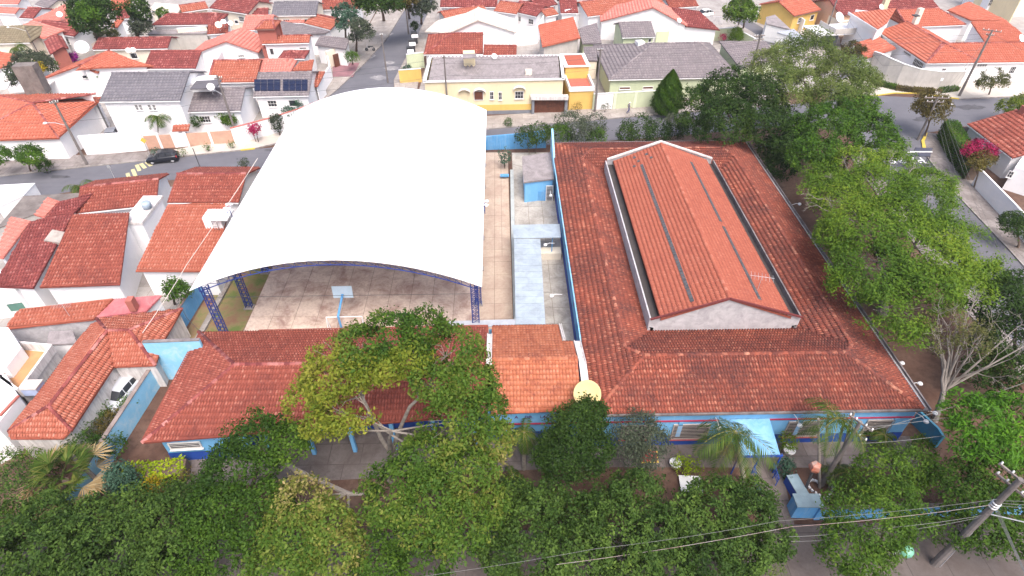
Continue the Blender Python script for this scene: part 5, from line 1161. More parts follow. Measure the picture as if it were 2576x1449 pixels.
r_ = thing('terrace_house', 'white house with ochre floored terrace at the lower left edge', 'house', P(200, 1000), 'houses around the school')
ta = [P(x, y, 2.6) for x, y in [(240, 1090), (560, 640), (240, 610), (60, 960)]]
MB().prism([p[:2] for p in ta], 0, 2.6).build('wall', W['dirty'], r_); cen = sum(ta)/4
MB().prism([(p+(cen-p)*0.08)[:2] for p in ta], 2.6, 2.63).build('terrace_floor', plain('ochre_floor', (0.52, 0.27, 0.12), 0.85, 0.1, 1.0, (0.36, 0.18, 0.1), 0.3), r_)
for i in range(4):
    p, q = ta[i], ta[(i+1) % 4]; dd = nrm(q-p); MB().frame((p+q)/2+[0, 0, 0.4], dd, np.array([-dd[1], dd[0], 0]), Zup, np.linalg.norm(q-p), 0.2, 0.8).build('parapet', W['dirty'], r_)
r_ = thing('white_block', 'tall bare white building at the left edge above the terrace', 'building', P(20, 900), 'houses around the school')
MB().prism([P(x, y, 3.8)[:2] for x, y in [(-200, 860), (60, 800), (215, 600), (80, 395), (-250, 420)]], 0, 3.8).build('wall', W['white'], r_)
r_ = thing('white_block', 'white building with red capped walls in the lower left corner', 'building', P(20, 1300), 'houses around the school')
MB().prism([P(x, y, 3.4)[:2] for x, y in [(-260, 1500), (-40, 1390), (190, 1100), (60, 870), (-300, 880)]], 0, 3.4).build('wall', W['white'], r_)
p, q = P(0, 1290, 3.45), P(190, 1090, 3.45); dd = nrm(q-p); MB().frame((p+q)/2+[0, 0, 0.05], dd, np.array([-dd[1], dd[0], 0]), Zup, np.linalg.norm(q-p), 0.2, 0.12).build('coping', W['brick'], r_)
tk = thing('water_tank', 'small square pale blue tank on the terrace edge', 'tank', P(340, 1010, 2.6)); MB().frame(P(340, 1010, 3.0), np.array([1., 0, 0]), np.array([0, 1., 0]), Zup, 1.2, 0.9, 0.7).build('tank_body', plain('tank_blue', (0.40, 0.47, 0.66), 0.6), tk); MB().frame(P(340, 1010, 3.0)+[0, 0, 0.42], np.array([1., 0, 0]), np.array([0, 1., 0]), Zup, 1.3, 1.0, 0.1).build('lid', W['grey'], tk)
full()
# ================================================================ TREES AND PLANTS
M_bark = plain('grey_bark', (0.27, 0.24, 0.21), 0.95, 0.2, 3.0, (0.12, 0.10, 0.085), 0.4)
M_palebark = plain('pale_dead_wood', (0.25, 0.22, 0.195), 0.9, 0.15, 3.0, (0.25, 0.22, 0.2), 0.3)
M_brownbark = plain('brown_bark', (0.15, 0.105, 0.08), 0.95, 0.2, 3.0, (0.07, 0.05, 0.04), 0.4)
LEAF = dict(
 dark=leafmat('dark_leaves', [(0.013, 0.031, 0.007), (0.028, 0.060, 0.011), (0.052, 0.098, 0.017), (0.12, 0.17, 0.03)]),
 mid=leafmat('mid_green_leaves', [(0.024, 0.056, 0.009), (0.052, 0.11, 0.013), (0.097, 0.172, 0.02), (0.22, 0.29, 0.035)]),
 patchy=leafmat('green_leaves_with_dry_seed', [(0.034, 0.082, 0.012), (0.06, 0.122, 0.016), (0.105, 0.165, 0.022), (0.22, 0.22, 0.05), (0.36, 0.28, 0.13)]),
 yellow=leafmat('yellow_green_leaves', [(0.08, 0.13, 0.015), (0.15, 0.19, 0.02), (0.25, 0.25, 0.035), (0.40, 0.32, 0.12)]),
 feather=leafmat('feathery_bright_leaves', [(0.045, 0.098, 0.011), (0.09, 0.168, 0.015), (0.155, 0.235, 0.02), (0.27, 0.29, 0.035)]),
 olive=leafmat('pale_olive_leaves', [(0.075, 0.12, 0.03), (0.12, 0.165, 0.04), (0.17, 0.21, 0.06), (0.25, 0.27, 0.09)]),
 glossy=leafmat('glossy_leaves', [(0.03, 0.07, 0.010), (0.055, 0.125, 0.013), (0.10, 0.19, 0.018), (0.24, 0.30, 0.03)], 0.4),
 mango=leafmat('mango_leaves', [(0.035, 0.10, 0.01), (0.07, 0.18, 0.014), (0.12, 0.27, 0.02), (0.22, 0.34, 0.04)], 0.4),
 hib=leafmat('hibiscus_leaves', [(0.022, 0.048, 0.011), (0.052, 0.100, 0.019), (0.105, 0.175, 0.031), (0.26, 0.34, 0.06)]),
 blue=leafmat('bluish_leaves', [(0.03, 0.07, 0.045), (0.055, 0.115, 0.075), (0.09, 0.165, 0.11), (0.15, 0.23, 0.15)]),
 dry=leafmat('dry_olive_leaves', [(0.06, 0.07, 0.025), (0.10, 0.11, 0.035), (0.16, 0.15, 0.05), (0.22, 0.19, 0.08)]),
 grey=leafmat('grey_green_leaves', [(0.045, 0.06, 0.04), (0.075, 0.095, 0.06), (0.11, 0.13, 0.08), (0.16, 0.18, 0.11)]),
 lime=leafmat('lime_leaves', [(0.16, 0.24, 0.01), (0.26, 0.36, 0.015), (0.36, 0.44, 0.02), (0.46, 0.48, 0.04)]),
 gold=leafmat('golden_leaves', [(0.22, 0.16, 0.01), (0.36, 0.26, 0.015), (0.46, 0.36, 0.03), (0.52, 0.44, 0.08)]),
 crimson=leafmat('crimson_flowers', [(0.20, 0.01, 0.04), (0.34, 0.015, 0.08), (0.45, 0.03, 0.12), (0.55, 0.10, 0.18)]),
 magenta=leafmat('magenta_flowers', [(0.25, 0.01, 0.22), (0.36, 0.015, 0.30), (0.45, 0.03, 0.38), (0.5, 0.08, 0.4)]),
 brown=leafmat('brown_green_leaves', [(0.06, 0.06, 0.02), (0.11, 0.085, 0.025), (0.15, 0.13, 0.03), (0.20, 0.20, 0.05)]),
 palm=leafmat('palm_fronds', [(0.022, 0.05, 0.010), (0.045, 0.088, 0.014), (0.085, 0.135, 0.022), (0.20, 0.19, 0.05)], 0.45),
 straw=leafmat('dry_fronds', [(0.20, 0.13, 0.055), (0.32, 0.22, 0.10), (0.42, 0.31, 0.16), (0.5, 0.40, 0.24)]),
 banana=leafmat('banana_leaves', [(0.04, 0.10, 0.015), (0.07, 0.16, 0.025), (0.11, 0.22, 0.035), (0.2, 0.3, 0.06)], 0.4),
)
def rnd(n): return rng.standard_normal((n, 3))
def unit(v): return v/(np.linalg.norm(v, axis=1, keepdims=True)+1e-9)
def leaf_arrays(blobs, dens=5.0, per=20, size=0.24, clump=0.42, gap=0.0, ratio=0.5, low=-0.45, droop=0.0, bias=0.0, up=0.5, fscale=0.55):
    """leaf faces spread in clumps through the volume of the blobs (centre, radii)"""
    PS = []; OS = []; TS = []
    Cn = np.array([b[0] for b in blobs]); Rn = np.array([b[1] for b in blobs])
    for bi, (c, r) in enumerate(blobs):
        area = 4*math.pi*(((r[0]*r[1])**1.6+(r[0]*r[2])**1.6+(r[1]*r[2])**1.6)/3)**(1/1.6)
        n = max(6, int(area*dens)); d = unit(rnd(n*2)); d = d[d[:, 2] > low][:n]
        k = 0.60+0.45*np.sqrt(rng.random(len(d))); lump = 1+0.16*np.sin(d[:, 0]*5+bi)*np.sin(d[:, 1]*4.3+2*bi)+0.12*np.sin(d[:, 2]*7+bi)
        p = np.asarray(c)+d*np.asarray(r)*(k*lump)[:, None]
        q = np.linalg.norm((p[:, None]-Cn[None])/Rn[None], axis=2); q[:, bi] = 9; ok = q.min(1) > 0.62
        if gap > 0:
            s = np.sin(p[:, 0]*1.3+1.7*p[:, 2])+np.sin(p[:, 1]*1.15-1.3*p[:, 0]+bi)+np.sin(p[:, 2]*1.6+p[:, 1]*0.9); ok &= s > (-3+6*gap)*0.75
        PS.append(p[ok]); OS.append(d[ok]); TS.append(np.full(ok.sum(), rng.random()))
    Pc = np.concatenate(PS); O = np.concatenate(OS); Tb = np.concatenate(TS); n = len(Pc)
    fl = np.sin(Pc[:, 0]*fscale+2)*np.sin(Pc[:, 1]*fscale*0.9+1)*np.sin(Pc[:, 2]*fscale*1.2)
    tc = 0.36+0.24*fl+0.16*(Tb-0.5)+0.42*(rng.random(n)-0.5)+bias
    Pl = np.repeat(Pc, per, 0); Ol = np.repeat(O, per, 0); N = n*per
    off = rnd(N)*clump*0.55; off -= Ol*(np.sum(off*Ol, 1, keepdims=True)*0.45); c = Pl+off
    nn = unit(Ol*0.55+np.array([0, 0, up])+rnd(N)*0.55); a = rnd(N); a[:, 2] -= droop*2; a = unit(a-nn*np.sum(a*nn, 1, keepdims=True)); b = np.cross(nn, a)
    L = size*(0.5+0.8*rng.random(N)**1.5)[:, None]; wv = L*ratio
    V = np.stack([c-a*L*0.5, c+b*wv*0.5-a*L*0.05, c+a*L*0.5-nn*L*0.12, c-b*wv*0.5-a*L*0.05], 1)
    t = np.clip(np.repeat(tc, per)+0.24*(rng.random(N)-0.5), 0, 1)
    return V.reshape(-1, 3), np.arange(N*4).reshape(-1, 4), t
def blob(px, py, z, rpx, sq=0.8):
    c = P(px, py, z); r = rpx*mpp(c); return (c, np.array([r, r, r*sq]))
def limbs_old(base, blobs, r0, fork=0.45, twig=True, seed=0, m=M_brownbark, root=None, lean=(0, 0)):
    b = MB(); base = np.asarray(base, float); top = np.mean([x[0] for x in blobs], 0)
    f = base*(1-fork)+top*fork; f[0] = base[0]+(top[0]-base[0])*fork*0.6+lean[0]; f[1] = base[1]+(top[1]-base[1])*fork*0.6+lean[1]
    b.tube([base-[0, 0, 0.1], base*0.6+f*0.4+rng.standard_normal(3)*0.06, f], [r0*1.25, r0, r0*0.8], 8)
    for c, r in blobs:
        mid = f*0.5+c*0.5+rng.standard_normal(3)*0.25; mid[2] += 0.15*np.linalg.norm(c-f)*0.4
        b.tube([f, mid, c], [r0*0.55, r0*0.32, r0*0.14], 6)
        if twig:
            for _ in range(4):
                d = unit(rnd(1))[0]; d[2] = abs(d[2])*0.7; e = c+d*r*0.85; b.tube([mid*0.3+c*0.7, (c+e)/2+rng.standard_normal(3)*0.1, e], [r0*0.16, r0*0.09, 0.015], 4)
    return b.build('trunk', m, root)
def limbs(base, blobs, r0, fork=0.45, m=M_brownbark, root=None):
    b = MB(); base = np.asarray(base, float); Cs = np.array([x[0] for x in blobs]); top = Cs.mean(0)
    f = base+(top-base)*np.array([0.3, 0.3, fork]); f[2] = min(f[2], Cs[:, 2].min()*0.9)
    b.tube([base-[0, 0, 0.1], base*0.5+f*0.5+rng.standard_normal(3)*0.08, f], [r0*1.3, r0, r0*0.85], 9)
    ang = np.arctan2(Cs[:, 1]-f[1], Cs[:, 0]-f[0]); order = np.argsort(ang); k = min(3, len(blobs)); groups = np.array_split(order, k)
    for g in groups:
        gc = Cs[g].mean(0); mid = f*0.5+gc*0.5; mid[2] += 0.1*np.linalg.norm(gc-f); mid += rng.standard_normal(3)*0.15; q = f*0.2+gc*0.8
        b.tube([f, f*0.6+mid*0.4+rng.standard_normal(3)*0.1, mid, q], [r0*0.6, r0*0.5, r0*0.38, r0*0.26], 7)
        for i in g:
            c, r = blobs[i]; s = mid*0.5+q*0.5 if rng.random() < 0.5 else q; m2 = s*0.45+c*0.55+rng.standard_normal(3)*0.2
            b.tube([s, m2, c], [r0*0.24, r0*0.16, r0*0.08], 5)
            for _ in range(6):
                d = unit(rnd(1))[0]; d[2] = abs(d[2])*0.8; e = c+d*r*0.9; b.tube([m2*0.4+c*0.6, (c+e)/2+rng.standard_normal(3)*0.12, e], [r0*0.09, r0*0.05, 0.012], 4, False)
    return b.build('trunk', m, root)
def tree(label, base, spec, leaf='mid', r0=0.22, cat='tree', name='tree', group='trees', fork=0.45, bark=None, spec2=None, leaf2=None, **kw):
    """base: survey direction on the ground (or xy), spec: blobs (px, py, height, radius px)"""
    B_ = [blob(*s) for s in spec]
    if base is None: m_ = np.mean([x[0] for x in B_], 0); bp = np.array([m_[0], m_[1], 0.0])
    elif len(base) == 3: bp = np.array([base[0], base[1], 0.0])
    else: bp = P(*base)
    root = thing(name, label, cat, bp, group)
    limbs(bp, B_ + ([blob(*s) for s in spec2] if spec2 else []), r0, fork, m=bark or M_brownbark, root=root)
    V, Q, t = leaf_arrays(B_, **kw); link('crown', quadmesh('crown', V, Q, t, bp), LEAF[leaf], root)
    if spec2:
        V, Q, t = leaf_arrays([blob(*s) for s in spec2], **kw); link('crown', quadmesh('crown', V, Q, t, bp), LEAF[leaf2], root)
    return root
def shrub(label, spec, leaf='mid', name='shrub', cat='shrub', group='shrubs', size=0.2, **kw):
    B_ = [blob(*s) for s in spec]; m_ = np.mean([x[0] for x in B_], 0); bp = np.array([m_[0], m_[1], 0.0])
    root = thing(name, label, cat, bp, group); b = MB()
    for c, r in B_: b.tube([(bp[0]*0.5+c[0]*0.5, bp[1]*0.5+c[1]*0.5, 0), c], [0.06, 0.02], 5)
    b.build('stem', M_brownbark, root); V, Q, t = leaf_arrays(B_, size=size, low=-0.8, **kw); link('crown', quadmesh('crown', V, Q, t, bp), LEAF[leaf], root); return root
full()
# ---------------------------------------------------------------- the big trees in front
tree('tall open tree with yellowing leaves in front of the long wing', (985, 1205), [
 (905, 880, 11, 70), (985, 848, 12, 72), (1065, 832, 12.5, 62), (1135, 885, 12, 80), (1105, 960, 11, 78), (1185, 965, 11, 66), (1225, 1035, 9.5, 58), (1150, 1060, 9.5, 82), (1240, 1110, 8, 55), (1070, 1150, 8, 66)], 'patchy', 0.30,
 spec2=[(820, 960, 10, 66), (770, 1005, 9, 58), (850, 1040, 9, 60), (835, 895, 10.5, 58), (905, 1000, 9.5, 36), (800, 1065, 8.5, 44), (930, 925, 11, 48), (885, 950, 10.5, 46), (1035, 905, 12, 52), (985, 925, 11.5, 44), (912, 1052, 9, 32)], leaf2='yellow', bark=M_bark, fork=0.30, gap=0.28, size=0.27, dens=5.5, per=18)
tree('dense rounded green tree below the tall open tree', (1090, 1330), [(1000, 1235, 7.5, 82), (1085, 1275, 7, 95), (1180, 1200, 7.5, 85), (1160, 1320, 6.5, 82), (965, 1270, 7, 55), (1215, 1260, 6.5, 60)], 'patchy', 0.25, gap=0.14, size=0.26, dens=5.5)
tree('dark green tree hiding the left half of the porch', (640, 1300), [(650, 1115, 7, 80), (600, 1195, 6.3, 95), (725, 1115, 7, 55), (555, 1285, 6, 88), (640, 1290, 6, 95), (540, 1370, 5.5, 85)], 'mid', 0.28, bias=-0.10, gap=0.1, size=0.24, dens=5.5)
tree('yellow-green tree with dry tips at the bottom edge', (780, 1420), [(760, 1275, 6.5, 80), (735, 1350, 6, 95), (825, 1325, 6, 68), (850, 1395, 5.5, 72), (700, 1430, 5.5, 80)], 'patchy', 0.25, gap=0.16, size=0.26, bias=0.17, dens=5.5)
tree('small dark tree under the fallen grey branch at the bottom', (930, 1440), [(930, 1385, 5, 66), (985, 1360, 5, 45), (960, 1440, 4.5, 70), (1060, 1430, 4.5, 75)], 'mid', 0.2, gap=0.22, size=0.24, bias=-0.1)
# bare broken limb
lb = thing('dead_branch', 'bare grey forked branch sticking out between the front trees', 'branch', P(880, 1260)); pts = [P(700, 1160, 3.6), P(780, 1200, 4.2), P(880, 1243, 4.8), P(915, 1243, 5.0)]
b = MB().tube(pts, [0.2, 0.19, 0.15, 0.08], 8).tube([P(872, 1240, 4.8), P(820, 1275, 4.9), P(780, 1300, 4.6)], [0.1, 0.07, 0.03], 6).tube([P(876, 1243, 4.8), P(878, 1290, 5.0), P(893, 1325, 5.1)], [0.09, 0.07, 0.02], 6).tube([P(780, 1200, 4.2), P(750, 1215, 4.4), P(700, 1212, 4.2)], [0.07, 0.05, 0.02], 6).tube([P(870, 1240, 4.8), P(830, 1245, 5.2), P(800, 1262, 5.3)], [0.08, 0.05, 0.02], 6)
b.tube([(*P(690, 1190)[:2], 0), P(700, 1160, 3.6)], [0.2, 0.16], 8); b.build('wood', M_palebark, lb)
for lb_, sp in [('broad hibiscus bush with white flowers in the lower left corner', [(45, 1395, 4, 105), (165, 1385, 4.3, 105), (120, 1300, 3.6, 60), (60, 1450, 3.8, 80), (10, 1320, 3.4, 60), (-30, 1400, 3.6, 80)]), ('broad hibiscus bush left of the dark porch tree', [(290, 1385, 4.4, 105), (230, 1305, 3.8, 58), (330, 1290, 4, 66), (240, 1440, 4, 80)]),
   ('tall hibiscus bush with lighter shoots beside the dark porch tree', [(420, 1320, 4.8, 92), (450, 1405, 4.8, 95), (385, 1440, 4.2, 80), (470, 1260, 4.4, 60)])]:
    shrub(lb_, sp, 'hib', size=0.23, dens=6.5, per=24, gap=0.16, clump=0.34)
for lb_, sp, lf in [('leafy bush below the link wing lettering', [(1330, 1310, 4.6, 82), (1285, 1255, 4.0, 52), (1385, 1262, 4.0, 54), (1330, 1395, 4.8, 88), (1265, 1400, 4.6, 64)], 'hib'),
   ('loose bush with brown gaps in the middle of the front garden', [(1540, 1285, 4.2, 76), (1605, 1240, 4.0, 66), (1560, 1350, 4.6, 90), (1475, 1310, 4.4, 64), (1450, 1400, 4.6, 82)], 'hib'),
   ('loose bush at the bottom edge right of the middle', [(1650, 1335, 4.6, 76), (1600, 1430, 4.6, 85), (1690, 1420, 4.4, 60)], 'hib'),
   ('dense bush in front of the entrance awning', [(1810, 1275, 4.0, 78), (1885, 1300, 4.2, 80), (1755, 1320, 4.2, 82), (1900, 1245, 3.6, 46), (1855, 1370, 4.6, 84), (1935, 1350, 4.2, 58), (1790, 1425, 4.4, 84)], 'hib')]:
    shrub(lb_, sp, lf, size=0.24, dens=6, per=24, gap=0.18, clump=0.34)
shrub('pale dry bush at the bottom edge left of the path', [(1905, 1420, 2.2, 60), (1860, 1445, 2.2, 45)], 'olive', size=0.18, dens=6, gap=0.25)
tree('rounded garden tree right of the heart-shaped flower bed', (2200, 1400), [(2180, 1315, 4.6, 92), (2245, 1270, 4.4, 74), (2240, 1325, 4.2, 50), (2140, 1375, 4.6, 74), (2175, 1405, 4.4, 62)], 'mid', 0.16, size=0.22, dens=5.5, gap=0.18, bias=0.06)
tree('light feathery garden tree near the school corner', (2240, 1250), [(2230, 1185, 4.4, 64), (2290, 1170, 4.2, 48), (2190, 1200, 4, 44), (2320, 1130, 3.6, 30)], 'mid', 0.14, size=0.2, dens=5.5, gap=0.2, bias=0.14)
tree('dark garden tree behind the right utility pole', (2450, 1360), [(2415, 1235, 4.4, 88), (2475, 1290, 4.0, 92), (2530, 1205, 4.6, 80), (2395, 1320, 3.2, 62), (2555, 1330, 3.6, 80), (2350, 1270, 3.6, 50)], 'mid', 0.2, size=0.23, dens=5.2, gap=0.2, bias=-0.04)
tree('bright mango tree with long leaves at the right edge', (2480, 1130), [(2470, 1058, 7, 76), (2545, 1058, 7.2, 76), (2428, 1100, 6.4, 52), (2508, 1118, 6.4, 64), (2590, 1110, 6.4, 60)], 'mango', 0.22, size=0.5, ratio=0.2, dens=4.2, per=15, droop=0.5, gap=0.12, up=0.8)
tree('dark tree mass at the right edge above the mango', (2540, 960), [(2510, 765, 6, 80), (2570, 840, 5, 84), (2500, 870, 4, 56), (2565, 735, 6, 56), (2570, 940, 4, 66), (2470, 940, 3, 46)], 'dark', 0.25, size=0.25, dens=5, gap=0.14, bias=0.05)
# leafless tree with a bit of olive foliage
bt = tree('half-bare grey tree leaning beside the school hall', (2352, 1058), [(2385, 815, 7.5, 62), (2430, 800, 8, 50), (2360, 860, 6.5, 40), (2450, 860, 7.5, 46)], 'dry', 0.2, bark=M_palebark, dens=3.6, per=12, size=0.2, gap=0.36, fork=0.35)
b = MB(); bp = P(2352, 1058)
def branchy(b, p, d, L, r, depth):
    q = p+d*L+rng.standard_normal(3)*L*0.10; mid = (p+q)/2+rng.standard_normal(3)*L*0.07; b.tube([p, mid, q], [r, r*0.8, r*0.6], 5 if depth else 4, False)
    if depth == 0 or r < 0.008: return
    for _ in range(3 if depth > 1 else 4):
        e = nrm(d+rng.standard_normal(3)*0.55+[0, 0, 0.12]); branchy(b, q*0.85+mid*0.15, e, L*(0.55+0.25*rng.random()), r*0.55, depth-1)
for tx, ty, tz in [(2400, 850, 7), (2470, 850, 7.2), (2530, 850, 7.4), (2500, 920, 6), (2420, 920, 5.5), (2370, 880, 6.5), (2560, 880, 6.5), (2430, 810, 7.5), (2360, 830, 7)]:
    t_ = P(tx, ty, tz); s_ = bp+(P(2385, 960, 3.0)-bp)*(0.75+0.25*rng.random()); b.tube([bp, s_, s_*0.4+t_*0.6, t_], [0.15, 0.11, 0.07, 0.045], 6); d_ = nrm(t_-s_)
    branchy(b, t_, d_, 1.25, 0.04, 4); branchy(b, s_*0.4+t_*0.6, nrm(d_+rng.standard_normal(3)*0.5), 1.2, 0.035, 4)
b.build('bare_branches', M_palebark, bt)
# ---------------------------------------------------------------- trees along the right side
dt = tree('wide feathery flame tree with pale twigs right of the hall', (2220, 790), [(2120, 500, 8, 82, .5), (2215, 468, 9, 92, .45), (2320, 515, 8.5, 88, .45), (2175, 575, 9, 105, .45), (2300, 610, 9, 108, .45), (2395, 590, 8, 72, .45), (2450, 645, 7.3, 58, .45), (2205, 675, 8.5, 105, .45), (2325, 720, 8, 100, .45), (2105, 590, 7.6, 54, .5), (2250, 785, 7.2, 90, .5), (2145, 715, 7.5, 60, .5), (2420, 715, 7.6, 66, .45), (2075, 468, 7.3, 46, .5), (2260, 540, 9.2, 80, .4), (2370, 660, 8.4, 80, .4), (2160, 640, 8.2, 70, .4), (2290, 670, 8.8, 80, .4), (2480, 690, 6.8, 44, .5), (2065, 430, 7, 56, .5), (2150, 415, 8, 66, .5), (2250, 415, 7.5, 56, .5), (2340, 460, 7.5, 60, .5)], 'feather', 0.4, bark=M_bark, size=0.28, dens=4.6, per=22, clump=0.55, gap=0.26, ratio=0.42, fork=0.35, fscale=0.4, up=1.1)
b = MB(); 
for fx, fy, fz, tx, ty in [(2230, 520, 8, 2175, 415), (2230, 520, 8, 2240, 410), (2190, 540, 8, 2110, 470), (2190, 540, 8, 2070, 500), (2200, 520, 8, 2140, 440), (2250, 560, 8, 2320, 480), (2150, 560, 8, 2080, 530), (2235, 500, 8.5, 2290, 430)]:
    p, q = P(fx, fy, fz), P(tx, ty, fz+0.6); b.tube([p, (p+q)/2+[0, 0, 0.3], q], [0.09, 0.06, 0.03], 5); branchy(b, q, nrm(q-p), 0.9, 0.03, 3); branchy(b, (p+q)/2, nrm(q-p+rng.standard_normal(3)*2), 0.9, 0.03, 3)
b.build('bare_branches', M_palebark, dt)
tree('glossy bright green tree behind the flame tree', (2120, 460), [(2085, 325, 8, 82), (2190, 330, 7.5, 60), (2050, 395, 7.5, 62), (2150, 285, 8, 56), (2020, 340, 7, 50), (2230, 370, 7, 45)], 'glossy', 0.3, size=0.28, dens=4.2, gap=0.12)
tree('pale feathery tree rising over the right junction', (2020, 330), [(1950, 172, 10, 66), (2030, 150, 11, 78), (2115, 195, 10, 72), (1985, 225, 9.5, 62), (2095, 245, 9, 56), (2150, 240, 9, 42), (2180, 200, 9, 36)], 'olive', 0.3, bark=M_bark, size=0.30, dens=4.6, per=17, gap=0.22, ratio=0.4, clump=0.5)
tree('dark dense tree behind the back corner of the hall', (1850, 350), [(1765, 255, 7, 52), (1835, 238, 8, 72), (1905, 258, 8, 74), (1825, 308, 7, 72), (1925, 318, 7, 66), (1990, 372, 6, 56), (1745, 310, 5, 40)], 'dark', 0.3, size=0.30, dens=3.8, gap=0.16, bias=0.06)
tree('shadowed small tree between the hall and the glossy tree', None, [(1960, 420, 4, 40), (1945, 380, 4.5, 40)], 'dark', 0.15, size=0.28, dens=4)
for lb_, sp, lf in [('dark shrub behind the blue store block', [(1325, 342, 2.6, 30), (1355, 335, 3, 32)], 'dark'), ('twiggy grey shrub over the back street wall', [(1440, 312, 3.2, 40), (1490, 318, 3, 36), (1465, 340, 2.6, 32)], 'grey'), ('bright shrub against the back wall of the hall', [(1410, 332, 3, 30), (1500, 345, 2.4, 26)], 'mid'),
    ('dark rounded shrub behind the hall roof', [(1610, 322, 3.2, 42), (1655, 335, 2.8, 36), (1580, 335, 2.6, 28)], 'dark'), ('small shrub beside the white flowers behind the hall', [(1700, 325, 2.6, 26)], 'dark'), ('bright climber beside the blue back wall', [(1268, 383, 2, 15), (1270, 400, 1.5, 12)], 'blue')]:
    shrub(lb_, sp, lf, size=0.26, dens=5, per=12, gap=0.15, bias=0.06)
shrub('white flowering shrub on the street behind the hall', [(1690, 300, 2.2, 15), (1708, 302, 2.2, 12)], 'grey', size=0.22, bias=0.5)
# conical trees
def conifer(label, base, top, rpx, leaf='glossy'):
    bp = P(*base); best = min(np.arange(1, 14, 0.05), key=lambda h: abs((lambda v: 724.5-FPX*(v @ _up)/(v @ _fw))(bp+[0, 0, h]-C0)-top[1])); r = rpx*mpp(bp)
    root = thing('cypress', label, 'cypress tree', bp, 'conical trees'); MB().tube([bp, bp+[0, 0, best*0.8]], [0.15, 0.04], 6).build('trunk', M_brownbark, root)
    n = 26000 if rpx > 25 else 9000; z = rng.random(n)**0.8; t_ = rng.random(n)*2*math.pi; prof = (0.9+0.16*rng.random(n))*np.interp(z, [0, 0.18, 0.5, 0.8, 1], [0.55, 1, 0.80, 0.42, 0.03])*(0.90+0.13*np.sin(t_*7+z*23)+0.06*np.sin(t_*17-z*41))
    rr = r*prof*(0.82+0.2*rng.random(n)); c = bp+np.stack([rr*np.cos(t_), rr*np.sin(t_), 0.3+z*(best-0.4)], 1); o = np.stack([np.cos(t_), np.sin(t_), np.full(n, 0.3)], 1)
    a = unit(np.array([0, 0, 1.])+rnd(n)*0.35); nn = unit(o+rnd(n)*0.3); bb = np.cross(nn, a); L = 0.28*(0.7+0.6*rng.random(n))[:, None]
    V = np.stack([c-a*L/2, c+bb*L*0.2, c+a*L/2+o*0.05, c-bb*L*0.2], 1).reshape(-1, 3); link('crown', quadmesh('crown', V, np.arange(n*4).reshape(-1, 4), np.clip(0.16+0.4*rng.random(n)+0.12*np.sin(t_*5+z*33)*np.sin(z*14), 0, 1), bp), LEAF[leaf], root)
conifer('tall cone-shaped cypress in front of the green house', (1674, 288), (1688, 175), 42); conifer('small cone-shaped cypress half hidden by the dark tree', (1830, 232), (1829, 163), 19)
# ---------------------------------------------------------------- trees of the neighbourhood
tree('big dark round-headed tree at the upper left', (250, 120), [(225, 26, 8, 50), (258, 30, 8, 40), (215, 55, 7, 36), (240, 60, 6.5, 30)], 'dark', 0.3, size=0.5, dens=2.6, per=12, clump=0.6, bias=0.1, spec2=[(228, 34, 8.2, 34)], leaf2='glossy')
tree('upper one of two dark trees beside the street lamp', (345, 100), [(345, 20, 8, 30), (355, 38, 7, 24)], 'dark', 0.25, size=0.45, dens=2.8, per=12, bias=0.12)
tree('lower one of two dark trees beside the street lamp', (352, 112), [(352, 62, 5.5, 26), (345, 78, 4, 18), (365, 70, 5, 18)], 'grey', 0.2, size=0.4, dens=3, per=12, bias=-0.1)
shrub('small green tree top right of the two dark trees', [(408, 33, 4, 14)], 'mid', size=0.4, dens=3, bias=0.1); shrub('olive hedge below the big upper left tree', [(255, 84, 2.2, 18), (285, 86, 2, 14)], 'dry', size=0.35, dens=3.5)
tree('grey-green spreading tree at the left edge', (80, 235), [(70, 160, 4.5, 36), (45, 175, 4, 26), (100, 155, 4.5, 26), (40, 200, 3, 18)], 'grey', 0.2, size=0.36, dens=3.4, gap=0.15); shrub('golden yellow bush in the grey-green tree', [(96, 170, 4.4, 13), (92, 182, 4.0, 9)], 'gold', size=0.3, dens=5)
shrub('green bush right of the golden one', [(128, 166, 3.2, 16)], 'mid', size=0.3, dens=4, bias=0.1)
tree('bluish green tree at the bend of the side street', (872, 110), [(868, 35, 7, 30), (880, 55, 6, 24), (862, 62, 5.5, 18)], 'blue', 0.2, size=0.42, dens=3, per=12, bias=0.1)
tree('dark tree on the side street pavement', (896, 130), [(905, 68, 6, 26), (920, 85, 5, 20), (895, 92, 4, 18)], 'grey', 0.2, size=0.4, dens=3, per=12, bias=-0.1)
tree('clipped round topiary tree on the maroon pavement', (888, 163), [(885, 144, 2.6, 16, 0.95)], 'glossy', 0.1, size=0.22, dens=7, per=14, bias=-0.05)
tree('large dark street tree at the top of the side street', (966, 52), [(950, 8, 8, 44), (985, 5, 8, 36), (920, 5, 7, 30)], 'dark', 0.25, size=0.5, dens=2.6, per=12, bias=0.08)
tree('brownish tree at the top edge over the side street', (1030, 45), [(1010, 10, 7, 26), (1030, 0, 8, 26)], 'brown', 0.2, size=0.5, dens=2.8, per=12)
tree('dark tree right of the side street at the top', (1060, 60), [(1055, 22, 6, 28), (1080, 15, 6, 20)], 'grey', 0.2, size=0.45, dens=2.8, per=12, bias=-0.1)
shrub('small dark bush on the right pavement of the side street', [(1043, 64, 2.4, 10)], 'dark', size=0.3, dens=5, bias=0.1); shrub('low plants behind the ochre side wall', [(1026, 172, 0.7, 9), (1018, 175, 0.6, 7)], 'blue', size=0.25)
shrub('round topiary in the white yard near the top', [(1355, 38, 2.6, 7, 1.0)], 'dark', size=0.25, dens=8, bias=0.1)
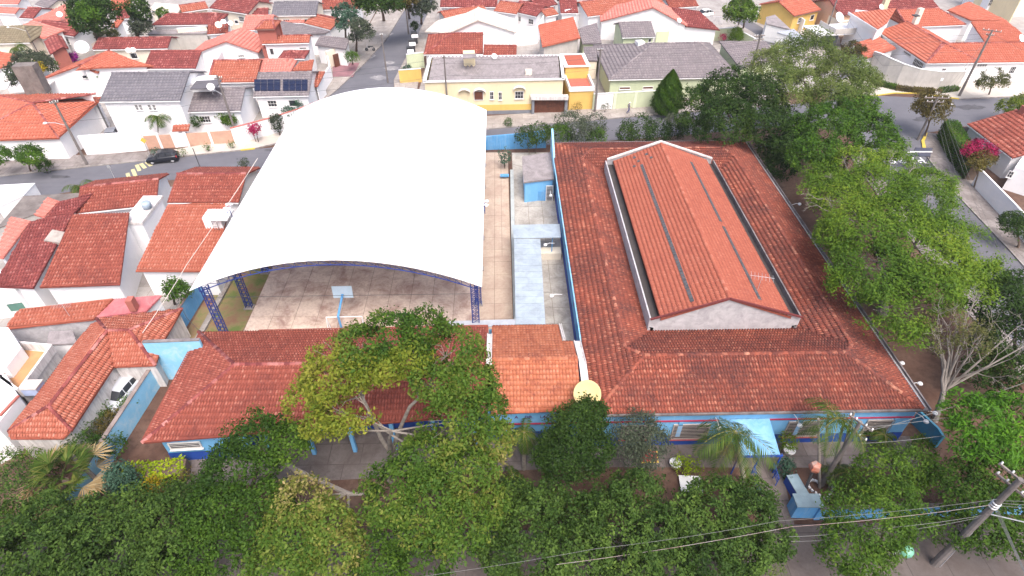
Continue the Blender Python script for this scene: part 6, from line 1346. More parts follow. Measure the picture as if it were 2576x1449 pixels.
tree('light green weeping tree on the top right street', (1870, 70), [(1862, 28, 6, 36), (1850, 40, 5, 26), (1880, 38, 5, 26), (1865, 8, 7, 26)], 'mid', 0.15, size=0.42, dens=3.2, per=12, bias=0.2)
shrub('clipped round bush behind the green wall', [(1853, 86, 2.0, 17, 0.95)], 'feather', size=0.24, dens=7); shrub('pink flowering shrub beside the clipped round bush', [(1818, 93, 1.2, 8)], 'crimson', size=0.22, bias=0.3)
tree('slim street tree in front of the white corner house', (2487, 239), [(2500, 196, 3.6, 26), (2480, 208, 3.2, 20), (2518, 205, 3.4, 18), (2470, 212, 2.8, 12)], 'dry', 0.1, size=0.26, dens=4, gap=0.2, bias=-0.1)
tree('rusty green tree beside the forked utility pole', (2325, 345), [(2345, 258, 4.6, 34), (2365, 268, 4.4, 28), (2325, 272, 4, 26), (2350, 288, 3.6, 26)], 'brown', 0.12, size=0.26, dens=4.5, gap=0.12)
tree('yellowish shrub tree at the right edge', (2560, 310), [(2545, 272, 3, 30), (2575, 262, 3.2, 28)], 'yellow', 0.1, size=0.26, dens=4.5, bias=-0.1)
shrub('dark maroon shrub left of the corner house', [(2145, 122, 3.4, 22), (2165, 130, 3, 16)], 'brown', size=0.3, dens=4, bias=-0.2)
# clipped hedges
def hedge(label, pts, w, h, leaf, size=0.2, dens=150):
    Q = [P(*p) for p in pts]; root = thing('hedge', label, 'hedge', Q[0], 'hedges'); VV = []
    core = MB()
    for a, c in zip(Q[:-1], Q[1:]):
        d = nrm(c-a); s_ = np.array([-d[1], d[0], 0]); L = np.linalg.norm(c-a); core.frame((a+c)/2+[0, 0, h*0.45], d, s_, Zup, L, w*0.8, h*0.9)
        n = int(L*(w+2*h)*dens); u = rng.random(n)*L; k = rng.random(n)*(w+2*h); top = (k > h) & (k < h+w)
        x = np.where(top, k-h-w/2, np.where(k <= h, -w/2, w/2)); z = np.where(top, h, np.where(k <= h, k, k-h-w)); o = np.where(top[:, None], Zup, np.sign(x)[:, None]*s_)
        cc = a+d*u[:, None]+s_*x[:, None]+np.stack([0*z, 0*z, z], 1)+rnd(n)*0.07; nn = unit(o+rnd(n)*0.5); aa = rnd(n); aa = unit(aa-nn*np.sum(aa*nn, 1, keepdims=True)); bb = np.cross(nn, aa); Lf = size*(0.6+0.8*rng.random(n))[:, None]
        VV.append(np.stack([cc-aa*Lf/2, cc+bb*Lf*0.3, cc+aa*Lf/2, cc-bb*Lf*0.3], 1).reshape(-1, 3))
    core.build('stems', M_brownbark, root); V = np.concatenate(VV); n = len(V)//4
    link('foliage', quadmesh('foliage', V, np.arange(n*4).reshape(-1, 4), np.clip(0.35+0.5*(rng.random(n)-0.5)+0.2*np.sin(V[::4, 0]*2), 0, 1), rootloc(root)), LEAF[leaf], root)
hedge('tall clipped green hedge along the right hand street', [(2372, 345), (2400, 400), (2440, 455)], 1.7, 2.6, 'glossy')
hedge('low mixed hedge at the foot of the curved wall', [(2186, 206), (2215, 218), (2250, 226)], 0.9, 0.8, 'mid'); hedge('low reddish hedge at the foot of the curved wall', [(2250, 227), (2300, 233), (2345, 235)], 0.9, 0.75, 'brown'); hedge('short green hedge at the end of the curved wall', [(2362, 234), (2405, 228)], 0.9, 0.7, 'mid')
hedge('lime green hedge in front of the left end of the long wing', [(318, 1208), (400, 1206), (478, 1192)], 1.5, 1.2, 'lime', 0.22, 70)
shrub('golden croton bush below the lime hedge', [(385, 1218, 1.6, 22), (360, 1238, 1.3, 16)], 'gold', bias=-0.15); shrub('dark green round bush at the end of the pale blue wall', [(300, 1195, 2.4, 34), (285, 1215, 2, 26), (325, 1225, 1.8, 26)], 'blue', size=0.24, dens=6, bias=-0.12)
shrub('red-leaved croton beside the hibiscus', [(412, 1228, 1.8, 16), (468, 1197, 1.4, 12)], 'brown', bias=0.1)
# bougainvilleas and small street plants
tree('crimson bougainvillea with green base beside the right white wall', (2450, 475), [(2470, 400, 3.2, 26), (2455, 415, 3, 18)], 'brown', 0.1, spec2=[(2465, 374, 3.8, 26), (2440, 380, 3.6, 18), (2490, 382, 3.8, 18)], leaf2='crimson', size=0.24, dens=5, bias=0.0)
tree('dark round conifer on the right hand pavement', (2560, 625), [(2556, 572, 2.6, 34), (2545, 555, 2.8, 24)], 'dark', 0.12, size=0.26, dens=5, bias=0.08)
shrub('crimson bougainvillea on the white garden wall', [(642, 322, 2.2, 12), (633, 328, 1.8, 8)], 'crimson', size=0.26, dens=6); shrub('climbing bougainvillea with green stems near the canopy', [(695, 300, 2.4, 14), (697, 318, 1.5, 9)], 'grey', size=0.26, dens=6, bias=-0.1)
shrub('bluish creeper at the corner of the white garden wall', [(728, 282, 2.0, 16), (752, 255, 2.2, 14)], 'blue', size=0.26, dens=5, bias=-0.1)
shrub('magenta bougainvillea below the white dish', [(184, 143, 1.2, 10), (176, 150, 1.0, 7)], 'magenta', size=0.3)
shrub('yellow flowered shrubs behind the orange gable', [(427, 160, 2.4, 11), (467, 162, 2.4, 13)], 'gold', size=0.3, dens=4, bias=-0.1)
tree('leafy street tree at the left edge near the garage', (78, 432), [(70, 388, 3.2, 30), (85, 395, 3, 24)], 'glossy', 0.1, size=0.28, dens=5, bias=-0.05); shrub('small bush beside the left street tree', [(108, 414, 1.2, 18)], 'mid', size=0.25); tree('cut off tree at the left edge of the street', (-5, 430), [(0, 392, 3, 26)], 'glossy', 0.1, size=0.28, dens=5)
tree('thin young tree by the road below the black post', (615, 432), [(612, 410, 2.6, 11)], 'grey', 0.05, size=0.22, dens=6, bias=-0.1)
for i, (x, y) in enumerate([(389, 380), (458, 382), (520, 369), (583, 361)]):
    shrub(['potted bush beside the dark car', 'first low potted bush right of the car', 'second low potted bush right of the car', 'third low potted bush right of the car'][i], [(x, y, 0.8, 8 if i == 0 else 6)], 'mid' if i else 'blue', size=0.18, dens=9, bias=0.1)
shrub('big shrub in front of the low grey roofed house', [(492, 300, 2.2, 20), (480, 290, 2.2, 14)], 'mid', size=0.26, dens=5, bias=-0.05); shrub('bushy shrub behind the peach street wall', [(565, 290, 2.6, 20), (580, 300, 2.2, 18), (555, 278, 2.4, 12)], 'feather', size=0.26, dens=5, bias=-0.1)
tree('fruit tree in the yard left of the blue court wall', (440, 765), [(440, 722, 3, 26), (460, 735, 2.8, 20), (430, 738, 2.4, 16)], 'glossy', 0.1, size=0.26, dens=5.5)
shrub('small round bush on the pavement before the yellow house', [(1278, 307, 0.7, 9, 0.9)], 'glossy', size=0.15, dens=12, bias=-0.1)
shrub('dry thin bush beside the ochre wall', [(1453, 268, 1.2, 11)], 'brown', size=0.16, dens=4, bias=0.15); shrub('grey thin bush before the white street gate', [(1523, 268, 1.0, 11)], 'grey', size=0.16, dens=4, bias=0.2)
# overgrown yard inside the U-shaped house
for lb_, sp, lf in [('weedy shrubs along the roof edge in the overgrown yard', [(245, 1000, 1.2, 24), (232, 1050, 1.0, 24), (268, 965, 1.4, 18), (262, 1025, 0.8, 22), (285, 950, 1.0, 14)], 'mid'), ('bright green bush against the pale blue wall', [(325, 1005, 1.4, 15), (315, 1018, 1.2, 12)], 'feather'), ('large green shrubs at the bottom of the overgrown yard', [(205, 1120, 1.8, 36), (250, 1130, 1.6, 34), (290, 1118, 1.6, 26), (215, 1075, 1.4, 22)], 'mid'),
     ('red speckled rose bush in the overgrown yard', [(272, 1065, 1.0, 22), (240, 1085, 0.8, 20), (290, 1045, 0.8, 20), (262, 1100, 0.9, 22)], 'brown'), ('dark shrubs at the left edge of the front garden', [(50, 1205, 2.2, 48), (30, 1260, 2.6, 60), (90, 1240, 2.4, 40), (20, 1160, 1.6, 30)], 'hib'), ('tangled green shrub in front of the terrace house', [(120, 1175, 1.8, 30), (150, 1150, 1.6, 24), (80, 1150, 1.6, 22)], 'mid')]:
    shrub(lb_, sp, lf, size=0.2, dens=6.5, per=12, gap=0.2)
# round trees before the school front
tree('dark dense tree in front of the school lettering', (1440, 1210), [(1450, 1078, 5.4, 66), (1428, 1148, 4.8, 72), (1485, 1045, 5.8, 44), (1395, 1130, 4.6, 46), (1490, 1130, 4.8, 50)], 'dark', 0.16, size=0.22, dens=9, per=22, bias=0.02, gap=0.0)
tree('grey-green soft tree left of the first louvres', (1610, 1180), [(1610, 1085, 4, 56), (1640, 1115, 3.6, 44), (1575, 1105, 3.8, 40), (1615, 1145, 3, 46)], 'grey', 0.12, size=0.18, dens=6.5, gap=0.12)
shrub('lime green clump with white pot edge before the hall', [(1718, 1168, 0.9, 22, 0.6), (1745, 1170, 0.8, 18, 0.6)], 'lime', bias=-0.2); shrub('dark shrub at the foot of the entrance awning', [(1975, 1175, 1.0, 22)], 'blue', bias=-0.2, size=0.25); shrub('yellow-green potted palm-like plant beside the awning', [(1980, 1108, 1.6, 18)], 'feather', size=0.4, ratio=0.2)
# palms
def palm(label, base, crown, z, L, n=16, leaf='palm', droop=1.0, lean=None, r=0.14, trunks=1, name='palm_tree', dry=0, group='palms'):
    bp = P(*base) if base is not None else None; c = P(*crown, z)
    if bp is None: bp = np.array([c[0], c[1], 0])
    root = thing(name, label, 'palm', bp, group)
    for k in range(trunks):
        o = np.array([0.35*k-0.35*(trunks-1)/2, 0.2*(k % 2), 0]); pts = [bp+o+(c-bp)*t+np.array([0, 0, 0])+o*t*1.5 for t in np.linspace(0, 1, 7)]; MB().tube(pts, [r*(1.25-0.4*t) for t in np.linspace(0, 1, 7)], 8).build('trunk', M_bark, root)
    for k in range(n+dry):
        a = 2*math.pi*k/n+rng.random()*0.5; el = (0.95-1.15*rng.random()) if k < n else -1.1; d = np.array([math.cos(a), math.sin(a), 0]); Lk = L*(0.8+0.3*rng.random())
        S = [c]; dirn = nrm(d*math.cos(el)+Zup*math.sin(el)); m_ = 12
        for i in range(m_): dirn = nrm(dirn-Zup*droop*0.13*(1+i*0.12)); S.append(S[-1]+dirn*Lk/m_)
        VV = []; ts = []
        for i in range(1, m_+1):
            for u in (0.0, 0.33, 0.66):
                p = S[i-1]*(1-u)+S[i]*u; t = nrm(S[i]-S[i-1]); sd = nrm(np.cross(t, Zup)); f = (i-1+u)/m_; ll = Lk*0.30*math.sin(math.pi*min(1, 0.18+0.80*f))*(0.85+0.3*rng.random())
                for sg in (-1, 1):
                    e = p+(sd*sg*0.8+t*0.55-Zup*(0.35+0.5*rng.random())*droop)*ll; w = t*0.034*max(1, Lk/3); mid = (p+e)/2+Zup*ll*0.08
                    VV += [p-w, mid+w*0.9, e, mid-w*0.9]; ts.append(0.25+0.5*rng.random())
            VV += [S[i-1]+Zup*0.02, S[i-1]+np.cross(nrm(S[i]-S[i-1]), Zup)*0.05, S[i], S[i-1]-np.cross(nrm(S[i]-S[i-1]), Zup)*0.05]; ts.append(0.95)
        link('frond', quadmesh('frond', np.array(VV), np.arange(len(VV)).reshape(-1, 4), ts, bp), LEAF[leaf if k < n else 'straw'], root)
    return root
palm('coconut-like palm in front of the entrance awning', (1873, 1215), (1850, 1087), 5.8, 3.9, 11, dry=3, droop=0.95)
palm('clustered palm beside the small power pole', (2080, 1228), (2108, 1052), 6.6, 3.1, 11, trunks=4, r=0.09, droop=0.85); palm('low palm at the foot of the heart-shaped bed', (2140, 1215), (2135, 1190), 1.8, 2.3, 12)
palm('small palm under the school lettering', (1318, 1180), (1318, 1086), 3.4, 1.7, 12); palm('short palm with dry tips at the right front corner', (2235, 1140), (2225, 1095), 1.9, 1.5, 10)
palm('palm in the forecourt of the tall white house', (400, 352), (396, 292), 3.6, 2.4, 13); palm('fountain palm beside the left street', (205, 495), (204, 470), 1.6, 2.6, 16, droop=0.9); palm('palm beside the olive brown roof', (42, 150), (40, 118), 4.0, 2.6, 12)
palm('tall thin palm behind the light green weeping tree', (1858, 62), (1868, -4), 8.0, 2.4, 10, r=0.12); palm('small palm under the tall open tree beside the porch', (1300, 1240), (1290, 1195), 2.2, 1.8, 10, droop=1.2)
# fan palm with dead skirt
fp = thing('fan_palm', 'fan palm with dry straw-coloured skirt in the lower left garden', 'palm', P(165, 1245), 'palms'); fc_ = P(165, 1208, 2.4); MB().tube([rootloc(fp), fc_], [0.25, 0.2], 8).build('trunk', M_brownbark, fp)
for k in range(46):
    a = rng.random()*2*math.pi; dead = k >= 22; el = (0.2+1.0*rng.random()) if not dead else (-0.35+0.6*rng.random()); d = nrm(np.array([math.cos(a)*math.cos(el), math.sin(a)*math.cos(el), math.sin(el)])); hub = fc_+d*((1.0 if not dead else 1.5)+0.7*rng.random()); sd = nrm(np.cross(d, Zup)); VV = []; ts = []
    for t in np.linspace(-1.25, 1.25, 17):
        e = hub+(d*math.cos(t)+sd*math.sin(t))*(1.2+0.2*rng.random())-Zup*(0.2+0.3*rng.random()); w = nrm(np.cross(e-hub, Zup))*0.05; m_ = hub*0.4+e*0.6+Zup*0.08; VV += [hub, m_+w, e, m_-w]; ts.append(0.3+0.6*rng.random())
    link('fan_leaf', quadmesh('fan_leaf', np.array(VV), np.arange(len(VV)).reshape(-1, 4), ts, rootloc(fp)), LEAF['straw' if dead else 'palm'], fp)
# banana plants
for lb_, bx, by in [('tall banana plant beside the slate gable', 262, 228), ('lower banana plant in front of the white gable house', 240, 225), ('banana plant nearest the white wall', 275, 205)]:
    bp = P(bx, by); bn = thing('banana_plant', lb_, 'banana plant', bp, 'banana plants'); MB().tube([bp, bp+[0, 0, 2.2]], [0.16, 0.1], 7).build('stem', LEAF['banana'], bn)
    for k in range(11):
        a = k*2.4+rng.random(); S = [bp+[0, 0, 2.0]]; dirn = nrm(np.array([math.cos(a)*0.7, math.sin(a)*0.7, 1.0])); V = []; Q = []
        for i in range(8): dirn = nrm(dirn-Zup*0.16); S.append(S[-1]+dirn*0.36)
        for i, p in enumerate(S):
            sd = nrm(np.cross(dirn, Zup)); w = 0.42*math.sin(math.pi*min(1, 0.08+i/8.6)); V += [p+sd*w-Zup*w*0.3, p, p-sd*w-Zup*w*0.3]
            if i: k0 = 3*(i-1); Q += [(k0, k0+1, k0+4, k0+3), (k0+1, k0+2, k0+5, k0+4)]
        link('leaf', quadmesh('leaf', np.array(V), Q, list(rng.random(len(Q))), bp), LEAF['banana'], bn)
# ================================================================ POLES, WIRES, VEHICLES, SMALL THINGS
full()
M_wire = plain('weathered_cable', (0.15, 0.15, 0.145), 0.7, 0.05, 2.0)
M_wiredark = plain('dark_cable', (0.06, 0.06, 0.065), 0.7, 0.05, 2.0)
M_ins = plain('white_porcelain', (0.75, 0.74, 0.72), 0.35, 0.03, 2.0)
M_timber = plain('grey_timber', (0.26, 0.22, 0.20), 0.9, 0.2, 4.0, (0.13, 0.10, 0.09), 0.4)
def pole(label, base, h, r=0.16, arms=((0.93, 2.2),), adir=(1, 0.2), lamp=None, m=None, transformer=False, group='utility poles', sq=False):
    bp = P(*base); root = thing('utility_pole', label, 'utility pole', bp, group); tp = bp+[0, 0, h]
    MB().tube([bp, tp], [r*1.25, r*0.75], 10).build('post', m or M_concrete, root)
    d = nrm([adir[0], adir[1], 0]); s_ = np.array([-d[1], d[0], 0])
    for f, w in arms:
        a = MB().frame(bp+[0, 0, h*f]+s_*(r+0.05), d, s_, Zup, w, 0.1, 0.12).build('crossarm', M_timber, root); ib = MB()
        for t in (-0.46, -0.2, 0.2, 0.46): ib.lathe(bp+[0, 0, h*f+0.06]+s_*(r+0.05)+d*w*t, [(0.03, 0), (0.06, 0.06), (0.035, 0.1), (0.06, 0.14), (0.02, 0.2)], 8)
        ib.build('insulators', M_ins, a)
    if transformer:
        MB().lathe(bp+[0, 0, h*0.66]+s_*-0.45, [(0.05, 0), (0.28, 0.03), (0.28, 0.75), (0.2, 0.85), (0.05, 0.86)], 14).build('transformer', M_steel, root)
    if lamp is not None:
        lz, lx, ly = lamp; l0 = bp+[0, 0, lz]; e = np.array([lx, ly, 0.0]); L = MB().tube([l0, l0+e*0.5+[0, 0, 0.5], l0+e+[0, 0, 0.65]], 0.035, 6).build('lamp_arm', M_steel, root)
        MB().lathe(l0+e+[0, 0, 0.62], [(0.04, 0.1), (0.18, 0.08), (0.24, 0), (0.18, -0.08), (0.03, -0.1)], 12).build('lamp_head', M_white, L, smooth=True)
    return root
def wire(label, pts, r=0.018, sag=0.3, m=None, cat='cable', name='overhead_cable', group='overhead cables'):
    Q = [np.asarray(p, float) for p in pts]; b = MB(); path = []
    for p, q in zip(Q[:-1], Q[1:]):
        for t in np.linspace(0, 1, 13)[:-1]: path.append(p+(q-p)*t-Zup*sag*4*t*(1-t))
    path.append(Q[-1]); return tag(b.tube(path, r, 4).build(name, m or M_wire), label, cat, group)
pole('tall concrete utility pole with crossarms in the lower right corner', (2348, 1421), 10.2, 0.20, ((0.97, 2.4), (0.90, 2.0)), (0.45, -1), lamp=(6.6, 2.6, -1.6), transformer=False)
u1 = bpy.data.objects['utility_pole']; ub = rootloc(u1)
b = MB()
for z in (7.3, 7.5, 7.7): b.lathe(ub+[0, 0, z], [(0.2, 0), (0.24, 0.02), (0.24, 0.08), (0.2, 0.1)], 10)
b.build('cable_clamps', M_steel, u1); MB().tube([ub+[0.25, -0.2, 0], ub+[0.2, -0.1, 4.5]], 0.03, 5).build('conduit', M_steel, u1)
pole('short power pole with two crossarms among the clustered palms', (2064, 1222), 7.6, 0.15, ((0.96, 1.6), (0.82, 1.6)), (0.7, -1))
pole('utility pole with street lamp in front of the orange corner house', (220, 416), 8.9, 0.15, ((0.97, 0.9),), (-1, -0.6), lamp=(5.6, -2.0, -0.6))
pole('utility pole beside the peach panelled wall', (598, 349), 9.0, 0.14, ((0.95, 1.0),), (1, 0.3), lamp=(6.3, -1.6, 0.4))
pole('thin utility pole in front of the yellow house', (1128, 292), 9.0, 0.12, ((0.96, 0.5),), (1, 0.2))
pole('utility pole before the white street gate', (1496, 283), 9.4, 0.15, ((0.98, 0.8),), (1, 0.2))
pole('utility pole between the green house and the dark tree', (1868, 262), 10.5, 0.15, ((0.97, 1.8), (0.92, 1.8)), (1, 0.3), transformer=True)
pole('concrete utility pole with transformer arms at the corner house', (2412, 243), 10.2, 0.17, ((0.98, 2.4), (0.92, 1.0)), (1, -0.6))
pole('forked utility pole beside the rusty green tree', (2308, 352), 6.2, 0.14, ((0.97, 3.2), (0.88, 2.2)), (1, -0.1), lamp=(4.4, 2.6, 0.5))
pole('thin leaning pole on the side street', (976, 208), 7.8, 0.11, ((0.97, 0.4),), (1, 0.2)); pole('street lamp pole at the top of the side street', (1028, 86), 8.4, 0.13, ((0.9, 0.6),), (1, 0.2), lamp=(6.8, -3.0, 0.3))
pole('dark utility pole beside the terrace house', (2068, 112), 9.0, 0.14, ((0.96, 1.6),), (1, -0.3)); pole('street lamp pole below the big upper left tree', (290, 92), 5.5, 0.1, (), lamp=(4.9, -2.2, 0.2)); pole('street lamp pole by the olive brown roof', (104, 150), 5.5, 0.1, (), lamp=(4.9, -3.0, 0.2))
sp = thing('lamp_post', 'short black post with white base beside the left street', 'post', P(508, 433)); b0 = rootloc(sp); MB().tube([b0, b0+[0, 0, 3.4]], 0.05, 8).build('post', M_dark, sp); MB().lathe(b0, [(0.35, 0), (0.3, 0.35), (0.06, 0.4)], 10).build('base', M_white, sp)
lp = thing('globe_lamp', 'white globe lamp on a thin post before the small dark tree', 'lamp', P(1400, 1190)); b0 = rootloc(lp); MB().tube([b0, b0+[0, 0, 2.4]], 0.04, 6).build('post', M_steel, lp); MB().lathe(b0+[0, 0, 2.4], [(0.04, 0), (0.12, 0.06), (0.15, 0.15), (0.1, 0.25), (0.02, 0.28)], 10).build('globe', M_white, lp, smooth=True)
lp = thing('globe_lamp', 'white globe lamp on a thin post left of the dark tree', 'lamp', P(1352, 1170)); b0 = rootloc(lp); MB().tube([b0, b0+[0, 0, 2.4]], 0.04, 6).build('post', M_steel, lp); MB().lathe(b0+[0, 0, 2.4], [(0.04, 0), (0.12, 0.06), (0.15, 0.15), (0.1, 0.25), (0.02, 0.28)], 10).build('globe', M_white, lp, smooth=True)
# cables
T1 = ub+[0, 0, 9.8]; T2 = P(2064, 1222)+[0, 0, 7.3]
wire('upper pale cable from the corner pole across the bottom trees', [ub+[0, 0, 8.2], P(1960, 1310, 6.8), P(1500, 1380, 6.5), P(900, 1470, 6.5)], 0.011, 0.25); wire('twisted red and white cable across the bottom trees', [ub+[0, 0, 7.6], P(1990, 1325, 6.4), P(1400, 1420, 6.2)], 0.014, 0.25, plain('red_white_cable', (0.26, 0.15, 0.13), 0.7, 0.3, 1.5, (0.34, 0.33, 0.32), 0.5))
wire('lower cable from the corner pole', [ub+[0, 0, 6.4], P(2200, 1330, 5.6), P(1985, 1350, 5.4)], 0.014, 0.2); wire('thin telephone cable at the bottom right', [ub+[0, 0, 6.2], P(2200, 1345, 5.2), P(1990, 1362, 5.0)], 0.012, 0.2)
for i, (dx, lb_) in enumerate([(0, 'leftmost cable running down to the bottom edge'), (0.14, 'second cable running down to the bottom edge'), (0.26, 'third cable running down to the bottom edge'), (0.38, 'fourth cable running down to the bottom edge'), (0.5, 'rightmost cable running down to the bottom edge')]): wire(lb_, [ub+[0.1+dx*0.3, -0.1, 7.5-dx], np.array([ub[0]-3.0+dx*0.8, 2.0, 7.4])], 0.012, 0.15)
for i, (y_, lb_) in enumerate([(1258, 'cable leaving the corner pole to the right edge, upper'), (1272, 'cable leaving the corner pole to the right edge, middle'), (1282, 'cable leaving the corner pole to the right edge, lower')]): wire(lb_, [ub+[0, 0, 8.0-0.25*i], P(2700, y_, 7.4)], 0.014, 0.1)
wire('long cable from the palm pole up to the right edge', [T2+[0.4, -0.5, 0], P(2590, 958, 8.2)], 0.018, 0.3); wire('second cable from the palm pole to the right edge', [T2+[-0.2, 0.4, -1.0], P(2590, 1017, 7.6)], 0.018, 0.3); wire('third cable from the palm pole under the mango tree', [T2+[0.3, -0.6, -1.2], P(2432, 1087, 6.0), P(2600, 1050, 6.2)], 0.016, 0.2)
wire('pale cable slanting over the left roofs to the street', [P(358, 838, 4.4), P(470, 665, 6.0), P(648, 398, 8.2)], 0.035, 0.1, plain('pale_rope', (0.55, 0.50, 0.46), 0.8)); wire('thin dark cable hanging over the courtyard house roof', [P(430, 728, 5.6), P(470, 800, 4.6), P(530, 860, 4.0)], 0.018, 0.1, M_wiredark)
tops = [P(220, 416)+[0, 0, 8.5], P(598, 349)+[0, 0, 8.5], P(1128, 292)+[0, 0, 8.6], P(1496, 283)+[0, 0, 9.0], P(1868, 262)+[0, 0, 10.0]]
for k, (dz, lb_) in enumerate([(0, 'highest cable along the street behind the school'), (-0.7, 'middle cable along the street behind the school'), (-2.4, 'lowest cable along the street behind the school')]): wire(lb_, [P(-40, 400)+[0, 0, 8.5+dz]]+[t+[0, 0, dz] for t in tops]+[P(2412, 243)+[0, 0, 9.7+dz]], 0.016, 0.5, M_wiredark)
c1, c2 = P(2412, 243), P(2308, 352)
for k, (dz, lb_) in enumerate([(0, 'upper cable crossing the right junction'), (-0.4, 'second cable crossing the right junction'), (-0.8, 'third cable crossing the right junction')]): wire(lb_, [c1+[0.3*k, 0, 9.6+dz], c2+[0.5*k, 0, 6.0+dz*0.3]], 0.014, 0.4, M_wire)
for k, (x_, lb_) in enumerate([(2560, 'cable over the right pavement nearest the white wall'), (2545, 'middle cable over the right pavement'), (2500, 'cable over the right street nearest the flame tree'), (2480, 'left cable over the right street')]): wire(lb_, [c2+[0.6-0.4*k, 0, 5.9], P(x_, 740, 6.2), P(x_+60, 900, 6.4)], 0.014, 0.3)
wire('cable from the corner house pole to the right edge', [c1+[0.5, 0, 9.6], P(2640, 150, 8)], 0.014, 0.3, M_wiredark); wire('low cable before the curved wall', [c1+[0, 0, 6.0], P(2220, 165, 6.0), P(2072, 112)+[0, 0, 7.5]], 0.014, 0.3, M_wiredark)
# satellite dishes
def dish_(label, px, py, z, r, m=M_white, dv=(0.3, -0.6, 0.6)):
    c = P(px, py, z); t = thing('satellite_dish', label, 'satellite dish', c-[0, 0, 1.0], 'satellite dishes'); n_ = nrm(dv)
    MB().lathe(c, [(0.03, 0), (r*0.5, r*0.05), (r*0.85, r*0.16), (r, r*0.26), (r*0.97, r*0.28), (r*0.8, r*0.19), (r*0.4, r*0.08), (0.02, 0.02)], 18, n_).build('dish', m, t, smooth=True)
    MB().tube([c-[0, 0, 1.0], c], 0.04, 5).build('mast', M_steel, t); MB().tube([c, c+n_*r*0.9], 0.02, 4).build('feed_arm', M_steel, t)
for a in [('large white dish above the magenta bougainvillea', 207, 120, 5.5, 1.05), ('small dish on the salmon roof at the left edge', 24, 66, 4.5, 0.5), ('left of two small dishes before the orange gable', 323, 127, 4.6, 0.42), ('right of two small dishes before the orange gable', 335, 126, 4.6, 0.42), ('left dish on the dark red hip house', 562, 55, 5.0, 0.45), ('right dish on the dark red hip house', 580, 59, 4.8, 0.45),
          ('dish on the tank box beside the slate gable', 530, 219, 6.8, 0.5), ('dish near the top right chimney', 2216, 19, 5.5, 0.6), ('large dish beside the curved terrace', 2110, 45, 5.0, 1.0), ('dish on the orange roof at the right edge', 2568, 97, 5.0, 0.7), ('white dish on the dark salmon roof', 1708, 52, 4.6, 0.45), ('small dish low on the yellow house parapet', 1243, 142, 5.6, 0.45)]: dish_(*a)
dish_('beige dish on the small red roof', 550, 63, 4.8, 0.6, W['cream']); dish_('grey dish on the wide pale salmon roof', 150, 37, 4.6, 0.55, M_steel)
an = thing('tv_antenna', 'tv antenna on the faded orange roof in the lower left', 'antenna', P(175, 795, 3.4)); b0 = rootloc(an); mb = MB().tube([b0, b0+[0, 0, 1.4]], 0.02, 5).tube([b0+[-0.8, 0, 1.3], b0+[0.8, 0.2, 1.4]], 0.016, 5)
for t in np.linspace(-0.7, 0.7, 8): mb.tube([b0+[t, -0.4, 1.35], b0+[t, 0.4, 1.35]], 0.012, 4)
mb.build('antenna_rods', M_steel, an)
